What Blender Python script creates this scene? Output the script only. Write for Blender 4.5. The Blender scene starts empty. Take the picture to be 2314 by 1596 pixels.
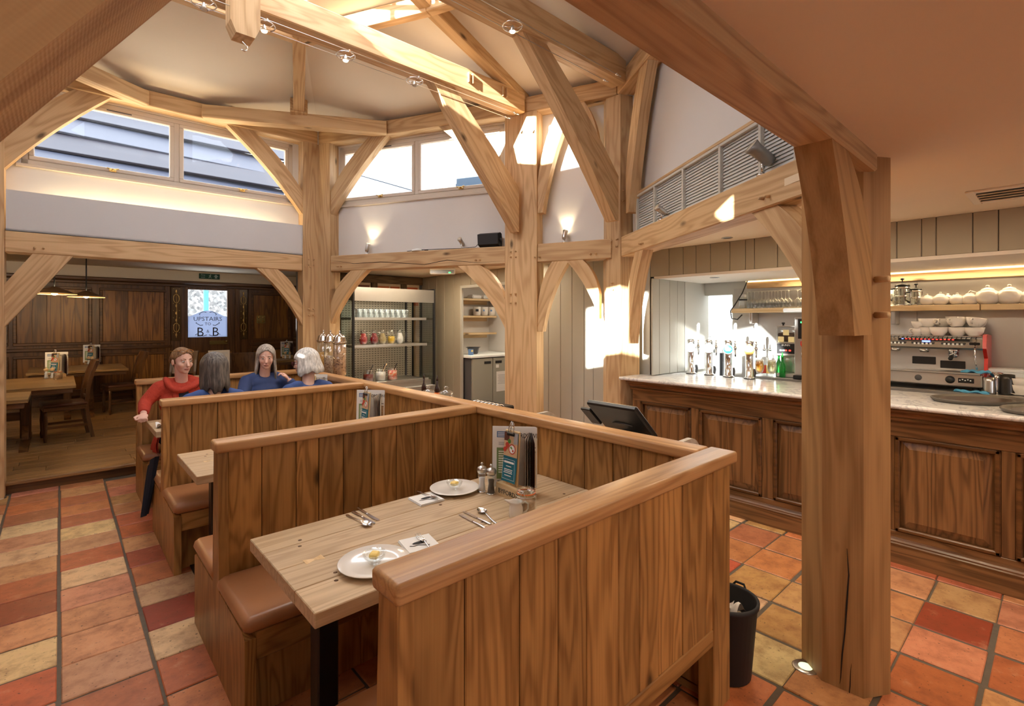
import bpy, math, random
from math import sin, cos, pi, sqrt, atan2, radians
from mathutils import Vector, Matrix, Euler
random.seed(7)
SC = bpy.context.scene
COL = SC.collection

# ------------------------------------------------------------------ camera
F, HX, HY, H = 1131.0, 1157.0, 725.0, 1.65
RZ = math.atan2(-.670, .742)
FW = Vector((.670, .742, 0)).normalized(); RT = Vector((FW.y, -FW.x, 0))
cd = bpy.data.cameras.new('camera'); cam = bpy.data.objects.new('camera', cd); COL.objects.link(cam)
cam.location = (0, 0, H); cam.rotation_euler = (pi / 2, 0, math.atan2(-FW.x, FW.y))
cd.sensor_width = 36; cd.lens = 36 * F / 2314; cd.shift_y = (HY - 798) / 2314; cd.clip_start = .02; cd.clip_end = 200
SC.camera = cam
SC.view_settings.view_transform = 'Standard'; SC.view_settings.look = 'None'
SC.view_settings.gamma = 1; SC.view_settings.use_curve_mapping = False
SC.view_settings.exposure = 0.75
# ------------------------------------------------------------------ sky, sun, unseen ceiling area lights
w = bpy.data.worlds.new('sky'); SC.world = w; w.use_nodes = True
bg = w.node_tree.nodes['Background']; bg.inputs[0].default_value = (.97, .97, 1, 1); bg.inputs[1].default_value = 4.8
sl = bpy.data.lights.new('sun', 'SUN'); sl.energy = 30; sl.angle = .009; sl.color = (1, .93, .82)
so = bpy.data.objects.new('sun', sl); COL.objects.link(so)
so.rotation_euler = Vector((1, .15, -.322)).to_track_quat('-Z', 'Y').to_euler(); so.location = (-8, 3, 6)
def lamp(name, kind, loc, energy, color=(1, .80, .56), size=.1, to=None, spot=None, sizey=None):
    l = bpy.data.lights.new(name, kind); l.energy = energy; l.color = color
    if kind == 'AREA':
        l.size = size
        if sizey: l.shape = 'RECTANGLE'; l.size_y = sizey
    else: l.shadow_soft_size = size
    if spot: l.spot_size = spot; l.spot_blend = .6
    o = bpy.data.objects.new(name, l); COL.objects.link(o); o.location = loc
    d = Vector(to) - Vector(loc) if to else Vector((0, 0, -1))
    o.rotation_euler = d.to_track_quat('-Z', 'Y').to_euler()
    return o
for i, (x, y, e) in enumerate([(.3, -1.0, 6), (1.7, -.9, 6), (3.0, -.6, 9), (3.4, .6, 9), (3.6, 1.5, 6)]):
    lamp('ceiling_fill', 'AREA', (x, y, 2.345), e, size=.25)  # fill light added near the viewer and the bar, no fixtures built
for x, y, e in [(3.35, 5.5, 9), (3.9, 6.0, 7), (4.2, 4.6, 6)]:
    lamp('buffet_area_light', 'AREA', (x, y, 2.35), e, size=.2)  # unseen area lights below the buffet ceiling, no fixtures built

# ------------------------------------------------------------------ pixel -> point on a known plane
def ray(px): return FW + RT * ((px - HX) / F)
def gz(px, py, z):
    t = (H - z) * F / (py - HY); r = ray(px); return Vector((r.x * t, r.y * t, z))
def gX(px, py, X):
    r = ray(px); t = X / r.x; return Vector((X, r.y * t, H - (py - HY) * t / F))
def gY(px, py, Y):
    r = ray(px); t = Y / r.y; return Vector((r.x * t, Y, H - (py - HY) * t / F))
def gL(px, py, A, B):
    r = ray(px); dx, dy = B[0] - A[0], B[1] - A[1]
    t = (A[0] * dy - A[1] * dx) / (r.x * dy - r.y * dx)
    return Vector((r.x * t, r.y * t, H - (py - HY) * t / F))

# ------------------------------------------------------------------ mesh builder
class MB:
    def __init__(s): s.v = []; s.f = []; s.m = []; s.sm = []; s.mi = 0; s.smooth = False; s.M = None
    def add(s, vs, fs, smooth=None):
        b = len(s.v)
        s.v += [tuple(s.M @ Vector(p)) for p in vs] if s.M else [tuple(p) for p in vs]
        for f in fs:
            s.f.append([b + i for i in f]); s.m.append(s.mi); s.sm.append(s.smooth if smooth is None else smooth)
        return s
    def box(s, c, d, ch=0, R=None):
        x, y, z = d[0] / 2, d[1] / 2, d[2] / 2
        if ch <= 0:
            vs = [(sx * x, sy * y, sz * z) for sx in (-1, 1) for sy in (-1, 1) for sz in (-1, 1)]
            fs = [(0, 1, 3, 2), (4, 6, 7, 5), (0, 4, 5, 1), (2, 3, 7, 6), (0, 2, 6, 4), (1, 5, 7, 3)]
        else:
            ch = min(ch, x * .49, y * .49, z * .49)
            vs = []; idx = {}
            for sx in (-1, 1):
                for sy in (-1, 1):
                    for sz in (-1, 1):
                        for a in range(3):
                            p = [sx * (x - ch), sy * (y - ch), sz * (z - ch)]; p[a] = (sx * x, sy * y, sz * z)[a]
                            idx[sx, sy, sz, a] = len(vs); vs.append(p)
            fs = []
            for a in range(3):
                b, c2 = (a + 1) % 3, (a + 2) % 3
                for sg in (-1, 1):
                    q = []
                    for (u, v) in ((-1, -1), (1, -1), (1, 1), (-1, 1)):
                        k = [0, 0, 0]; k[a] = sg; k[b] = u; k[c2] = v; q.append(idx[k[0], k[1], k[2], a])
                    fs.append(q if sg > 0 else q[::-1])
                for u in (-1, 1):
                    for v in (-1, 1):
                        q = []
                        for (sg, ax) in ((-1, b), (1, b), (1, c2), (-1, c2)):
                            k = [0, 0, 0]; k[a] = sg; k[b] = u; k[c2] = v; q.append(idx[k[0], k[1], k[2], ax])
                        fs.append(q if u * v < 0 else q[::-1])
            for sx in (-1, 1):
                for sy in (-1, 1):
                    for sz in (-1, 1):
                        q = [idx[sx, sy, sz, a] for a in range(3)]
                        fs.append(q if sx * sy * sz > 0 else q[::-1])
        if R is not None: vs = [R @ Vector(p) for p in vs]
        return s.add([(p[0] + c[0], p[1] + c[1], p[2] + c[2]) for p in vs], fs, False)
    def bb(s, a, b, ch=0):
        return s.box([(a[i] + b[i]) / 2 for i in range(3)], [abs(b[i] - a[i]) for i in range(3)], ch)
    def prism(s, poly, ax, lo, hi, smooth=False):
        # poly in the two axes other than ax (order: ax=x ->(y,z), y ->(x,z), z ->(x,y))
        def P(u, v, w): return {'x': (w, u, v), 'y': (u, w, v), 'z': (u, v, w)}[ax]
        n = len(poly); vs = [P(u, v, lo) for u, v in poly] + [P(u, v, hi) for u, v in poly]
        ar = sum(poly[i][0] * poly[(i + 1) % n][1] - poly[(i + 1) % n][0] * poly[i][1] for i in range(n))
        if ax == 'y': ar = -ar
        fs = [[i, (i + 1) % n, n + (i + 1) % n, n + i] for i in range(n)]
        caps = [list(range(n))[::-1], list(range(n, 2 * n))]
        if (ar < 0) != (hi < lo): fs = [f[::-1] for f in fs]; caps = [c[::-1] for c in caps]
        s.add(vs, fs, smooth)
        b = len(s.v) - 2 * n
        for c in caps: s.f.append([b + i for i in c]); s.m.append(s.mi); s.sm.append(False)
        return s
    def lathe(s, prof, n=20, c=(0, 0, 0), smooth=True, close=True, axis='z', flip=False):
        vs = []; fs = []
        for (r, h) in prof:
            for i in range(n):
                a = 2 * pi * i / n; p = (r * cos(a), r * sin(a), h)
                if axis == 'x': p = (h, p[0], p[1])
                if axis == 'y': p = (p[1], h, p[0])
                vs.append((p[0] + c[0], p[1] + c[1], p[2] + c[2]))
        k = len(prof)
        for j in range(k - 1):
            for i in range(n):
                fs.append([j * n + i, j * n + (i + 1) % n, (j + 1) * n + (i + 1) % n, (j + 1) * n + i])
        if close:
            fs.append(list(range(n))[::-1]); fs.append([(k - 1) * n + i for i in range(n)])
        if flip: fs = [f[::-1] for f in fs]
        return s.add(vs, fs, smooth)
    def tube(s, pts, r, n=8, closed=False, cap=True, flat=None):
        pts = [Vector(p) for p in pts]; k = len(pts); rs = r if isinstance(r, (list, tuple)) else [r] * k
        vs = []; fs = []; prev = None
        for j, p in enumerate(pts):
            if closed: t = pts[(j + 1) % k] - pts[j - 1]
            else: t = pts[min(j + 1, k - 1)] - pts[max(j - 1, 0)]
            t.normalize()
            if prev is None:
                u = t.cross(Vector((0, 0, 1)))
                if u.length < .1: u = t.cross(Vector((0, 1, 0)))
            else: u = prev - t * prev.dot(t)
            u.normalize(); prev = u; v = t.cross(u)
            for i in range(n):
                a = 2 * pi * i / n; fl = flat or 1
                vs.append(p + u * (rs[j] * cos(a)) + v * (rs[j] * fl * sin(a)))
        m = k if closed else k - 1
        for j in range(m):
            for i in range(n):
                fs.append([j * n + i, j * n + (i + 1) % n, ((j + 1) % k) * n + (i + 1) % n, ((j + 1) % k) * n + i])
        if cap and not closed:
            fs.append(list(range(n))[::-1]); fs.append([(k - 1) * n + i for i in range(n)])
        return s.add(vs, fs, True)
    def cyl(s, p0, p1, r0, r1=None, n=12):
        return s.tube([p0, p1], [r0, r0 if r1 is None else r1], n)
    def ball(s, c, r, nu=16, nv=10, R=None):
        if not isinstance(r, (tuple, list)): r = (r, r, r)
        vs = [(0, 0, -r[2])]; fs = []
        for j in range(1, nv):
            b = pi * j / nv - pi / 2
            for i in range(nu):
                a = 2 * pi * i / nu; vs.append((r[0] * cos(b) * cos(a), r[1] * cos(b) * sin(a), r[2] * sin(b)))
        vs.append((0, 0, r[2])); t = len(vs) - 1
        for i in range(nu):
            fs.append([0, 1 + (i + 1) % nu, 1 + i]); fs.append([t, t - nu + i, t - nu + (i + 1) % nu])
        for j in range(nv - 2):
            for i in range(nu):
                a = 1 + j * nu; fs.append([a + i, a + (i + 1) % nu, a + nu + (i + 1) % nu, a + nu + i])
        if R is not None: vs = [R @ Vector(p) for p in vs]
        return s.add([(p[0] + c[0], p[1] + c[1], p[2] + c[2]) for p in vs], fs, True)
    def sheet(s, fn, nu, nv, smooth=True, th=0):
        vs = [fn(i / nu, j / nv) for j in range(nv + 1) for i in range(nu + 1)]
        fs = [[j * (nu + 1) + i, j * (nu + 1) + i + 1, (j + 1) * (nu + 1) + i + 1, (j + 1) * (nu + 1) + i] for j in range(nv) for i in range(nu)]
        return s.add(vs, fs, smooth)
    def mesh(s, name, mats):
        me = bpy.data.meshes.new(name); me.from_pydata(s.v, [], s.f)
        for m in (mats if isinstance(mats, (list, tuple)) else [mats]): me.materials.append(m)
        me.polygons.foreach_set('use_smooth', s.sm); me.polygons.foreach_set('material_index', s.m)
        me.update(); return me
    def build(s, name, mats, parent=None, loc=(0, 0, 0), rot=None, color=None):
        return obj(name, s.mesh(name, mats), parent, loc, rot, color)
def obj(name, data, parent=None, loc=(0, 0, 0), rot=None, color=None):
    o = bpy.data.objects.new(name, data); COL.objects.link(o); o.location = loc
    if rot is not None: o.rotation_euler = rot
    if color: o.color = (*color, 1)
    o.parent = parent; return o
def tag(o, label, cat=None, group=None, kind=None):
    o['label'] = label
    if cat: o['category'] = cat
    if group: o['group'] = group
    if kind: o['kind'] = kind
    return o
def thing(name, label, cat, loc=(0, 0, 0), rz=0, group=None):
    o = bpy.data.objects.new(name, None); COL.objects.link(o); o.location = loc; o.rotation_euler = (0, 0, rz)
    o.empty_display_size = .05
    return tag(o, label, cat, group)
def dup(root, loc, rz=None, label=None, group=None, color=None):
    r = root.copy(); COL.objects.link(r); r.location = loc
    if rz is not None: r.rotation_euler = (0, 0, rz)
    if label: r['label'] = label
    if group: r['group'] = group
    for ch in list(root.children):
        c = ch.copy(); COL.objects.link(c); c.parent = r
        for g in list(ch.children):
            d = g.copy(); COL.objects.link(d); d.parent = c
    return r
def text(parent, s, size, loc, rot, m, al='CENTER', ext=.0006, sx=1):
    cu = bpy.data.curves.new('lettering', 'FONT'); cu.body = s; cu.size = size; cu.align_x = al; cu.align_y = 'CENTER'
    cu.extrude = ext; cu.resolution_u = 2; cu.materials.append(m)
    tmp = bpy.data.objects.new('tmp_text', cu); COL.objects.link(tmp)
    me = bpy.data.meshes.new_from_object(tmp.evaluated_get(bpy.context.evaluated_depsgraph_get())); me.name = 'lettering'
    bpy.data.objects.remove(tmp); bpy.data.curves.remove(cu)
    o = obj('lettering', me, parent, loc, rot); o.scale = (sx, 1, 1); o['kind'] = 'stuff'; return o
def struct(o, label): return tag(o, label, None, None, 'structure')

# ------------------------------------------------------------------ materials
def newmat(name):
    m = bpy.data.materials.new(name); m.use_nodes = True; nt = m.node_tree
    b = nt.nodes['Principled BSDF']; return m, nt, b
def N(nt, t, **k):
    n = nt.nodes.new(t)
    for a, v in k.items():
        if a == 'ins':
            for i, x in v.items():
                if isinstance(x, bpy.types.NodeSocket): nt.links.new(x, n.inputs[i])
                else: n.inputs[i].default_value = x
        else: setattr(n, a, v)
    return n
def ramp(nt, fac, stops):
    n = nt.nodes.new('ShaderNodeValToRGB'); nt.links.new(fac, n.inputs[0]); e = n.color_ramp.elements
    while len(e) < len(stops): e.new(.5)
    for x, (p, c) in zip(e, stops): x.position = p; x.color = (*c, 1) if len(c) == 3 else c
    return n.outputs[0]
def mth(nt, op, a, b=None, clamp=False):
    n = nt.nodes.new('ShaderNodeMath'); n.operation = op; n.use_clamp = clamp
    for i, x in enumerate((a, b)):
        if x is None: continue
        if isinstance(x, bpy.types.NodeSocket): nt.links.new(x, n.inputs[i])
        else: n.inputs[i].default_value = x
    return n.outputs[0]
def mixc(nt, f, a, b, bt='MIX'):
    n = nt.nodes.new('ShaderNodeMix'); n.data_type = 'RGBA'; n.blend_type = bt
    for i, x in ((0, f), (6, a), (7, b)):
        if isinstance(x, bpy.types.NodeSocket): nt.links.new(x, n.inputs[i])
        else: n.inputs[i].default_value = x if i == 0 else (*x, 1)
    return n.outputs[2]
MATS = {}
def mat(name, col=(.5, .5, .5), rough=.5, metal=0, emit=0, trans=0, ior=1.45, coat=0, sheen=0, alpha=1, objcol=False, noise=0, nscale=8, bump=0, spec=.5):
    if name in MATS: return MATS[name]
    m, nt, b = newmat(name); MATS[name] = m
    b.inputs['Base Color'].default_value = (*col, 1); b.inputs['Roughness'].default_value = rough
    b.inputs['Metallic'].default_value = metal; b.inputs['IOR'].default_value = ior
    b.inputs['Transmission Weight'].default_value = trans; b.inputs['Coat Weight'].default_value = coat
    b.inputs['Sheen Weight'].default_value = sheen; b.inputs['Alpha'].default_value = alpha
    b.inputs['Specular IOR Level'].default_value = spec
    if emit:
        b.inputs['Emission Color'].default_value = (*col, 1); b.inputs['Emission Strength'].default_value = emit
    base = None
    if objcol: base = N(nt, 'ShaderNodeObjectInfo').outputs['Color']; nt.links.new(base, b.inputs['Base Color'])
    if noise or bump:
        tc = N(nt, 'ShaderNodeTexCoord'); no = N(nt, 'ShaderNodeTexNoise', ins={'Vector': tc.outputs['Object'], 'Scale': nscale, 'Detail': 4.0})
        if noise:
            v = mth(nt, 'MULTIPLY_ADD', no.outputs['Fac'], noise * 2); nt.nodes[-1].inputs[2].default_value = 1 - noise
            rgb = N(nt, 'ShaderNodeCombineColor', ins={0: v, 1: v, 2: v})
            nt.links.new(mixc(nt, 1.0, base if base else col, rgb.outputs[0], 'MULTIPLY'), b.inputs['Base Color'])
        if bump:
            bp = N(nt, 'ShaderNodeBump', ins={'Strength': bump, 'Distance': .01, 'Height': no.outputs['Fac']}); nt.links.new(bp.outputs[0], b.inputs['Normal'])
    return m
def wood(name, dark, light, ax='x', rough=.5, ring=9.0, across=6.0, along=.7, knots=.5, vary=.18, fib=.4, bump=.15, saw=0, spec=.35, stain=0):
    if name in MATS: return MATS[name]
    m, nt, b = newmat(name); MATS[name] = m
    tc = N(nt, 'ShaderNodeTexCoord'); oi = N(nt, 'ShaderNodeObjectInfo')
    rnd = oi.outputs['Random']; off = N(nt, 'ShaderNodeCombineXYZ', ins={0: mth(nt, 'MULTIPLY', rnd, 31.7), 1: mth(nt, 'MULTIPLY', rnd, 57.3), 2: mth(nt, 'MULTIPLY', rnd, 83.1)})
    vec = N(nt, 'ShaderNodeVectorMath', operation='ADD', ins={0: tc.outputs['Object'], 1: off.outputs[0]}).outputs[0]
    def mp(al, ac):
        sc = {'x': (al, ac, ac), 'y': (ac, al, ac), 'z': (ac, ac, al)}[ax]
        return N(nt, 'ShaderNodeMapping', ins={0: vec, 3: sc}).outputs[0]
    n1 = N(nt, 'ShaderNodeTexNoise', ins={'Vector': mp(along, across), 'Scale': 1.0, 'Detail': 2.5, 'Roughness': .55, 'Distortion': .3}).outputs['Fac']
    rg = mth(nt, 'SINE', mth(nt, 'MULTIPLY', n1, ring * 2 * pi)); rg = mth(nt, 'MULTIPLY_ADD', rg, .5); nt.nodes[-1].inputs[2].default_value = .5
    rg = mth(nt, 'POWER', rg, 1.6)
    n2 = N(nt, 'ShaderNodeTexNoise', ins={'Vector': mp(along * 4.0, across * 32), 'Scale': 1.0, 'Detail': 3.0}).outputs['Fac']
    n3 = N(nt, 'ShaderNodeTexNoise', ins={'Vector': mp(along * .8, across * .35), 'Scale': 1.0, 'Detail': 1.0}).outputs['Fac']
    f = mth(nt, 'ADD', mth(nt, 'MULTIPLY', rg, .8 - fib), mth(nt, 'MULTIPLY', n2, fib * 1.4))
    f = mth(nt, 'ADD', f, mth(nt, 'MULTIPLY', n3, .25), True)
    f = mth(nt, 'SUBTRACT', 1.12, f, True)
    mid = tuple(dark[i] * .45 + light[i] * .55 for i in range(3))
    col = ramp(nt, f, [(.12, dark), (.5, mid), (.85, light)])
    if knots:
        vo = N(nt, 'ShaderNodeTexVoronoi', ins={'Vector': mp(2.6, 6.5), 'Scale': 1.0, 'Randomness': 1.0})
        has = mth(nt, 'GREATER_THAN', N(nt, 'ShaderNodeSeparateColor', ins={0: vo.outputs['Color']}).outputs[0], 1 - knots * .45)
        near = N(nt, 'ShaderNodeMapRange', ins={0: vo.outputs['Distance'], 1: .06, 2: .17, 3: .92, 4: 0.0}).outputs[0]
        col = mixc(nt, mth(nt, 'MULTIPLY', has, near), col, tuple(c * .22 for c in dark))
    if stain:
        ns = N(nt, 'ShaderNodeTexNoise', ins={'Vector': vec, 'Scale': 2.3, 'Detail': 3.0}).outputs['Fac']
        col = mixc(nt, mth(nt, 'MULTIPLY', N(nt, 'ShaderNodeMapRange', ins={0: ns, 1: .5, 2: .75}).outputs[0], stain), col, tuple(c * .45 for c in dark))
    v = mth(nt, 'MULTIPLY_ADD', rnd, vary * 2); nt.nodes[-1].inputs[2].default_value = 1 - vary
    hs = N(nt, 'ShaderNodeHueSaturation', ins={'Value': v, 'Color': col})
    nt.links.new(hs.outputs[0], b.inputs['Base Color'])
    b.inputs['Roughness'].default_value = rough; b.inputs['Specular IOR Level'].default_value = spec
    hgt = n2
    if saw:
        sv = N(nt, 'ShaderNodeTexWave', bands_direction=ax.upper(), ins={'Vector': vec, 'Scale': 70.0, 'Distortion': 2.5, 'Detail': 2.0}).outputs['Fac']
        hgt = mth(nt, 'ADD', n2, mth(nt, 'MULTIPLY', sv, saw))
    bp = N(nt, 'ShaderNodeBump', ins={'Strength': bump, 'Distance': .004, 'Height': hgt}); nt.links.new(bp.outputs[0], b.inputs['Normal'])
    return m
OKD, OKL = (.45, .27, .13), (.66, .46, .255)
BTD, BTL = (.19, .082, .021), (.48, .25, .082)
TBD, TBL = (.41, .275, .155), (.62, .46, .29)
def OAK(a): return wood('oak_frame_' + a, OKD, OKL, a, .6, ring=12, across=4, along=.45, knots=.3, vary=.10, saw=.5, fib=.35)
def SAWN(a): return wood('sawn_oak_' + a, (.33, .185, .08), (.58, .38, .19), a, .7, ring=14, across=5, along=.4, knots=.2, vary=.08, saw=.35, bump=.2)
def BOOTH(a): return wood('booth_oak_' + a, BTD, BTL, a, .42, ring=11, across=5.5, along=.75, knots=.5, stain=.4, vary=.2, fib=.38, spec=.45)
def CAP(a): return wood('rail_oak_' + a, (.36, .175, .065), (.60, .34, .15), a, .36, ring=8, across=9, along=.6, knots=.1, vary=.06, spec=.5)
def TABLE(a): return wood('table_oak_' + a, TBD, TBL, a, .42, ring=9, across=8, along=.7, knots=.2, vary=.08, stain=.25)
def DARK(a): return wood('dark_oak_' + a, (.045, .018, .006), (.16, .07, .022), a, .32, ring=5, across=8, along=.6, knots=.1, vary=.22, spec=.5)
def BARW(a): return wood('bar_oak_' + a, (.06, .026, .010), (.235, .115, .045), a, .30, ring=10, across=6, along=.5, knots=.1, vary=.14, spec=.5)
def PINE(a): return wood('pine_' + a, (.55, .36, .17), (.74, .56, .33), a, .55, ring=6, across=9, along=.6, knots=.4, vary=.08)
def PANEL(a): return wood('panel_oak_' + a, (.075, .026, .006), (.33, .14, .030), a, .34, ring=6, across=7, along=.6, knots=.05, vary=.3, spec=.5)
PLANKF = lambda a: wood('floor_oak_' + a, (.17, .085, .03), (.42, .235, .09), a, .34, ring=7, across=7, along=.6, knots=.2, vary=.2, spec=.5)
M = lambda k: MATS[k]
mat('plaster', (.70, .66, .61), .9, noise=.03, nscale=3)
mat('lantern_white', (.74, .72, .70), .85, noise=.04, nscale=2)
mat('ceiling_cream', (.80, .68, .50), .9, noise=.03, nscale=2)
mat('ceiling_white', (.74, .68, .60), .9, noise=.03, nscale=2)
mat('grey_paint', (.43, .42, .37), .55, noise=.03, nscale=3)
mat('taupe_paint', (.36, .315, .235), .55, noise=.03, nscale=3)
mat('light_grey', (.56, .55, .50), .6)
mat('frame_paint', (.64, .57, .49), .5)
mat('white_sheet', (.62, .62, .63), .7, noise=.05, nscale=2)
mat('grout', (.13, .105, .08), .9, noise=.2, nscale=30)
mat('leather', (.36, .155, .065), .34, noise=.07, nscale=5, bump=.08, spec=.55)
mat('dark_leather', (.12, .045, .022), .36, spec=.5)
mat('black', (.012, .012, .013), .35)
mat('black_matt', (.02, .02, .022), .65)
mat('dark_grey', (.08, .08, .085), .5)
mat('spot_grey', (.30, .30, .29), .35, .5)
mat('steel', (.62, .61, .59), .28, 1, noise=.06, nscale=6)
mat('steel_satin', (.52, .51, .49), .38, 1, noise=.05, nscale=3)
mat('chrome', (.80, .80, .80), .08, 1)
mat('brass', (.60, .42, .16), .25, 1)
mat('cutlery', (.78, .77, .76), .2, 1)
mat('china', (.78, .74, .69), .14, coat=.4)
mat('paper', (.80, .79, .77), .8)
mat('butter', (.92, .70, .22), .45)
mat('ink', (.02, .02, .025), .7)
mat('menu_blue', (.12, .22, .42), .7)
mat('menu_green', (.20, .30, .13), .7)
mat('menu_teal', (.010, .16, .23), .55)
mat('menu_red', (.50, .05, .03), .6)
mat('menu_brown', (.10, .03, .02), .6)
mat('menu_tan', (.60, .40, .24), .6)
mat('menu_grey', (.40, .40, .42), .7)
mat('white_print', (.85, .85, .85), .7)
mat('orange_rubber', (.85, .20, .04), .5)
mat('red_plastic', (.70, .03, .02), .3)
mat('blue_cloth', (.10, .38, .62), .9)
mat('badge_teal', (.015, .28, .32), .4)
mat('badge_gold', (.55, .36, .10), .4)
mat('badge_white', (.82, .86, .86), .35)
mat('tap_handle', (.85, .82, .78), .3)
mat('amber_beer', (.80, .36, .02), .1, trans=.6)
mat('pale_beer', (.82, .75, .45), .1, trans=.7)
mat('tan_cushion', (.42, .10, .045), .5)
mat('slate_blue', (.10, .16, .26), .55, noise=.15, nscale=4)
mat('dark_gutter', (.045, .04, .06), .5)
mat('oval_tray', (.07, .045, .032), .28, spec=.6)
mat('pewter', (.16, .145, .13), .45, .6)
mat('tile', (.5, .2, .1), .40, objcol=True)
mat('paint_any', (.5, .5, .5), .5, objcol=True)
mat('gloss_any', (.5, .5, .5), .15, objcol=True)
mat('lit_lens', (1, .80, .50), .4, emit=14)
mat('lit_strip', (1, .72, .36), .4, emit=1.9)
mat('led_red', (1, .03, .02), .4, emit=3)
mat('led_blue', (.1, .15, 1), .4, emit=4)
mat('led_green', (.05, .9, .2), .4, emit=2)
mat('uplight_lens', (.75, .9, .6), .4, emit=.7)
mat('wood_crack', (.02, .010, .005), .9)
def glassmat(name, col=(1, 1, 1), fres=.5, rough=.02, k=.5, k0=.05):
    # thin clear glass: mostly see-through with a mirror-like surface
    m = bpy.data.materials.new(name); m.use_nodes = True; nt = m.node_tree; MATS[name] = m
    nt.nodes.remove(nt.nodes['Principled BSDF'])
    lw = N(nt, 'ShaderNodeLayerWeight', ins={0: fres}); f = mth(nt, 'MULTIPLY_ADD', lw.outputs['Facing'], k); nt.nodes[-1].inputs[2].default_value = k0
    tr = N(nt, 'ShaderNodeBsdfTransparent', ins={0: (*col, 1)}); gl = N(nt, 'ShaderNodeBsdfGlossy', ins={0: (1, 1, 1, 1), 'Roughness': rough})
    mx = N(nt, 'ShaderNodeMixShader', ins={0: f, 1: tr.outputs[0], 2: gl.outputs[0]})
    nt.links.new(mx.outputs[0], nt.nodes['Material Output'].inputs[0]); return m
glassmat('pane', (.92, .96, 1.0), .25, .02, .13, .008)
glassmat('clear_glass', (.96, .98, .98), .34)
glassmat('fridge_glass', (.86, .92, .90), .25, .02, .35, .03)
glassmat('frosted', (.55, .62, .74), .3, .4)
def frostmat():
    m = bpy.data.materials.new('frosted_white'); m.use_nodes = True; nt = m.node_tree; MATS['frosted_white'] = m; nt.nodes.remove(nt.nodes['Principled BSDF'])
    mx = N(nt, 'ShaderNodeMixShader', ins={0: .55, 1: N(nt, 'ShaderNodeBsdfDiffuse', ins={0: (.62, .65, .72, 1)}).outputs[0], 2: N(nt, 'ShaderNodeBsdfTranslucent', ins={0: (.50, .55, .66, 1)}).outputs[0]}); nt.links.new(mx.outputs[0], nt.nodes['Material Output'].inputs[0])
frostmat()
def tilemat():
    m = MATS['tile']; nt = m.node_tree; b = nt.nodes['Principled BSDF']
    tc = N(nt, 'ShaderNodeTexCoord'); oi = N(nt, 'ShaderNodeObjectInfo')
    sh = N(nt, 'ShaderNodeVectorMath', operation='ADD', ins={0: tc.outputs['Object'], 1: N(nt, 'ShaderNodeCombineXYZ', ins={0: mth(nt, 'MULTIPLY', oi.outputs['Random'], 47.0), 1: mth(nt, 'MULTIPLY', oi.outputs['Random'], 91.0)}).outputs[0]}).outputs[0]
    n1 = N(nt, 'ShaderNodeTexNoise', ins={'Vector': sh, 'Scale': 9.0, 'Detail': 5.0, 'Roughness': .65}).outputs['Fac']
    n2 = N(nt, 'ShaderNodeTexNoise', ins={'Vector': sh, 'Scale': 55.0, 'Detail': 2.0}).outputs['Fac']
    c = mixc(nt, N(nt, 'ShaderNodeMapRange', ins={0: n1, 1: .45, 2: .75, 3: 0, 4: .75}).outputs[0], oi.outputs['Color'], (.20, .055, .025))
    c = mixc(nt, N(nt, 'ShaderNodeMapRange', ins={0: n1, 1: .30, 2: .42, 3: .3, 4: 0}).outputs[0], c, (.72, .42, .25))
    c = mixc(nt, N(nt, 'ShaderNodeMapRange', ins={0: n2, 1: .66, 2: .72, 3: 0, 4: .7}).outputs[0], c, (.06, .03, .02))
    nt.links.new(c, b.inputs['Base Color']); b.inputs['Roughness'].default_value = .42
    bp = N(nt, 'ShaderNodeBump', ins={'Strength': .25, 'Distance': .006, 'Height': n1}); nt.links.new(bp.outputs[0], b.inputs['Normal'])
tilemat()
def marble():
    m, nt, b = newmat('marble'); MATS['marble'] = m
    tc = N(nt, 'ShaderNodeTexCoord'); n = N(nt, 'ShaderNodeTexNoise', ins={'Vector': tc.outputs['Object'], 'Scale': 2.5, 'Detail': 8.0, 'Roughness': .65, 'Distortion': 1.2}).outputs['Fac']
    c = ramp(nt, n, [(.35, (.70, .69, .68)), (.47, (.78, .77, .76)), (.5, (.50, .51, .53)), (.53, (.78, .77, .76)), (.7, (.74, .74, .74))])
    nt.links.new(c, b.inputs['Base Color']); b.inputs['Roughness'].default_value = .16
marble()
def speckle(name, cols, scale, rough=.8):
    m, nt, b = newmat(name); MATS[name] = m
    tc = N(nt, 'ShaderNodeTexCoord'); v = N(nt, 'ShaderNodeTexVoronoi', ins={'Vector': tc.outputs['Object'], 'Scale': scale}).outputs['Color']
    f = N(nt, 'ShaderNodeSeparateColor', ins={0: v}).outputs[0]
    nt.links.new(ramp(nt, f, [(i / (len(cols) - 1), c) for i, c in enumerate(cols)]), b.inputs['Base Color']); b.inputs['Roughness'].default_value = rough
speckle('flakes', [(.62, .33, .08), (.80, .50, .16), (.50, .25, .06)], 90)
speckle('oats', [(.50, .34, .24), (.70, .55, .42), (.25, .14, .09)], 80)
speckle('granola', [(.52, .30, .18), (.66, .42, .27), (.14, .06, .035)], 70)
speckle('fruit', [(.75, .04, .03), (.85, .70, .50), (.60, .02, .02), (.9, .25, .1)], 45, .3)
speckle('flint', [(.16, .16, .155), (.05, .05, .05), (.11, .105, .10), (.20, .20, .195)], 16)
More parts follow.
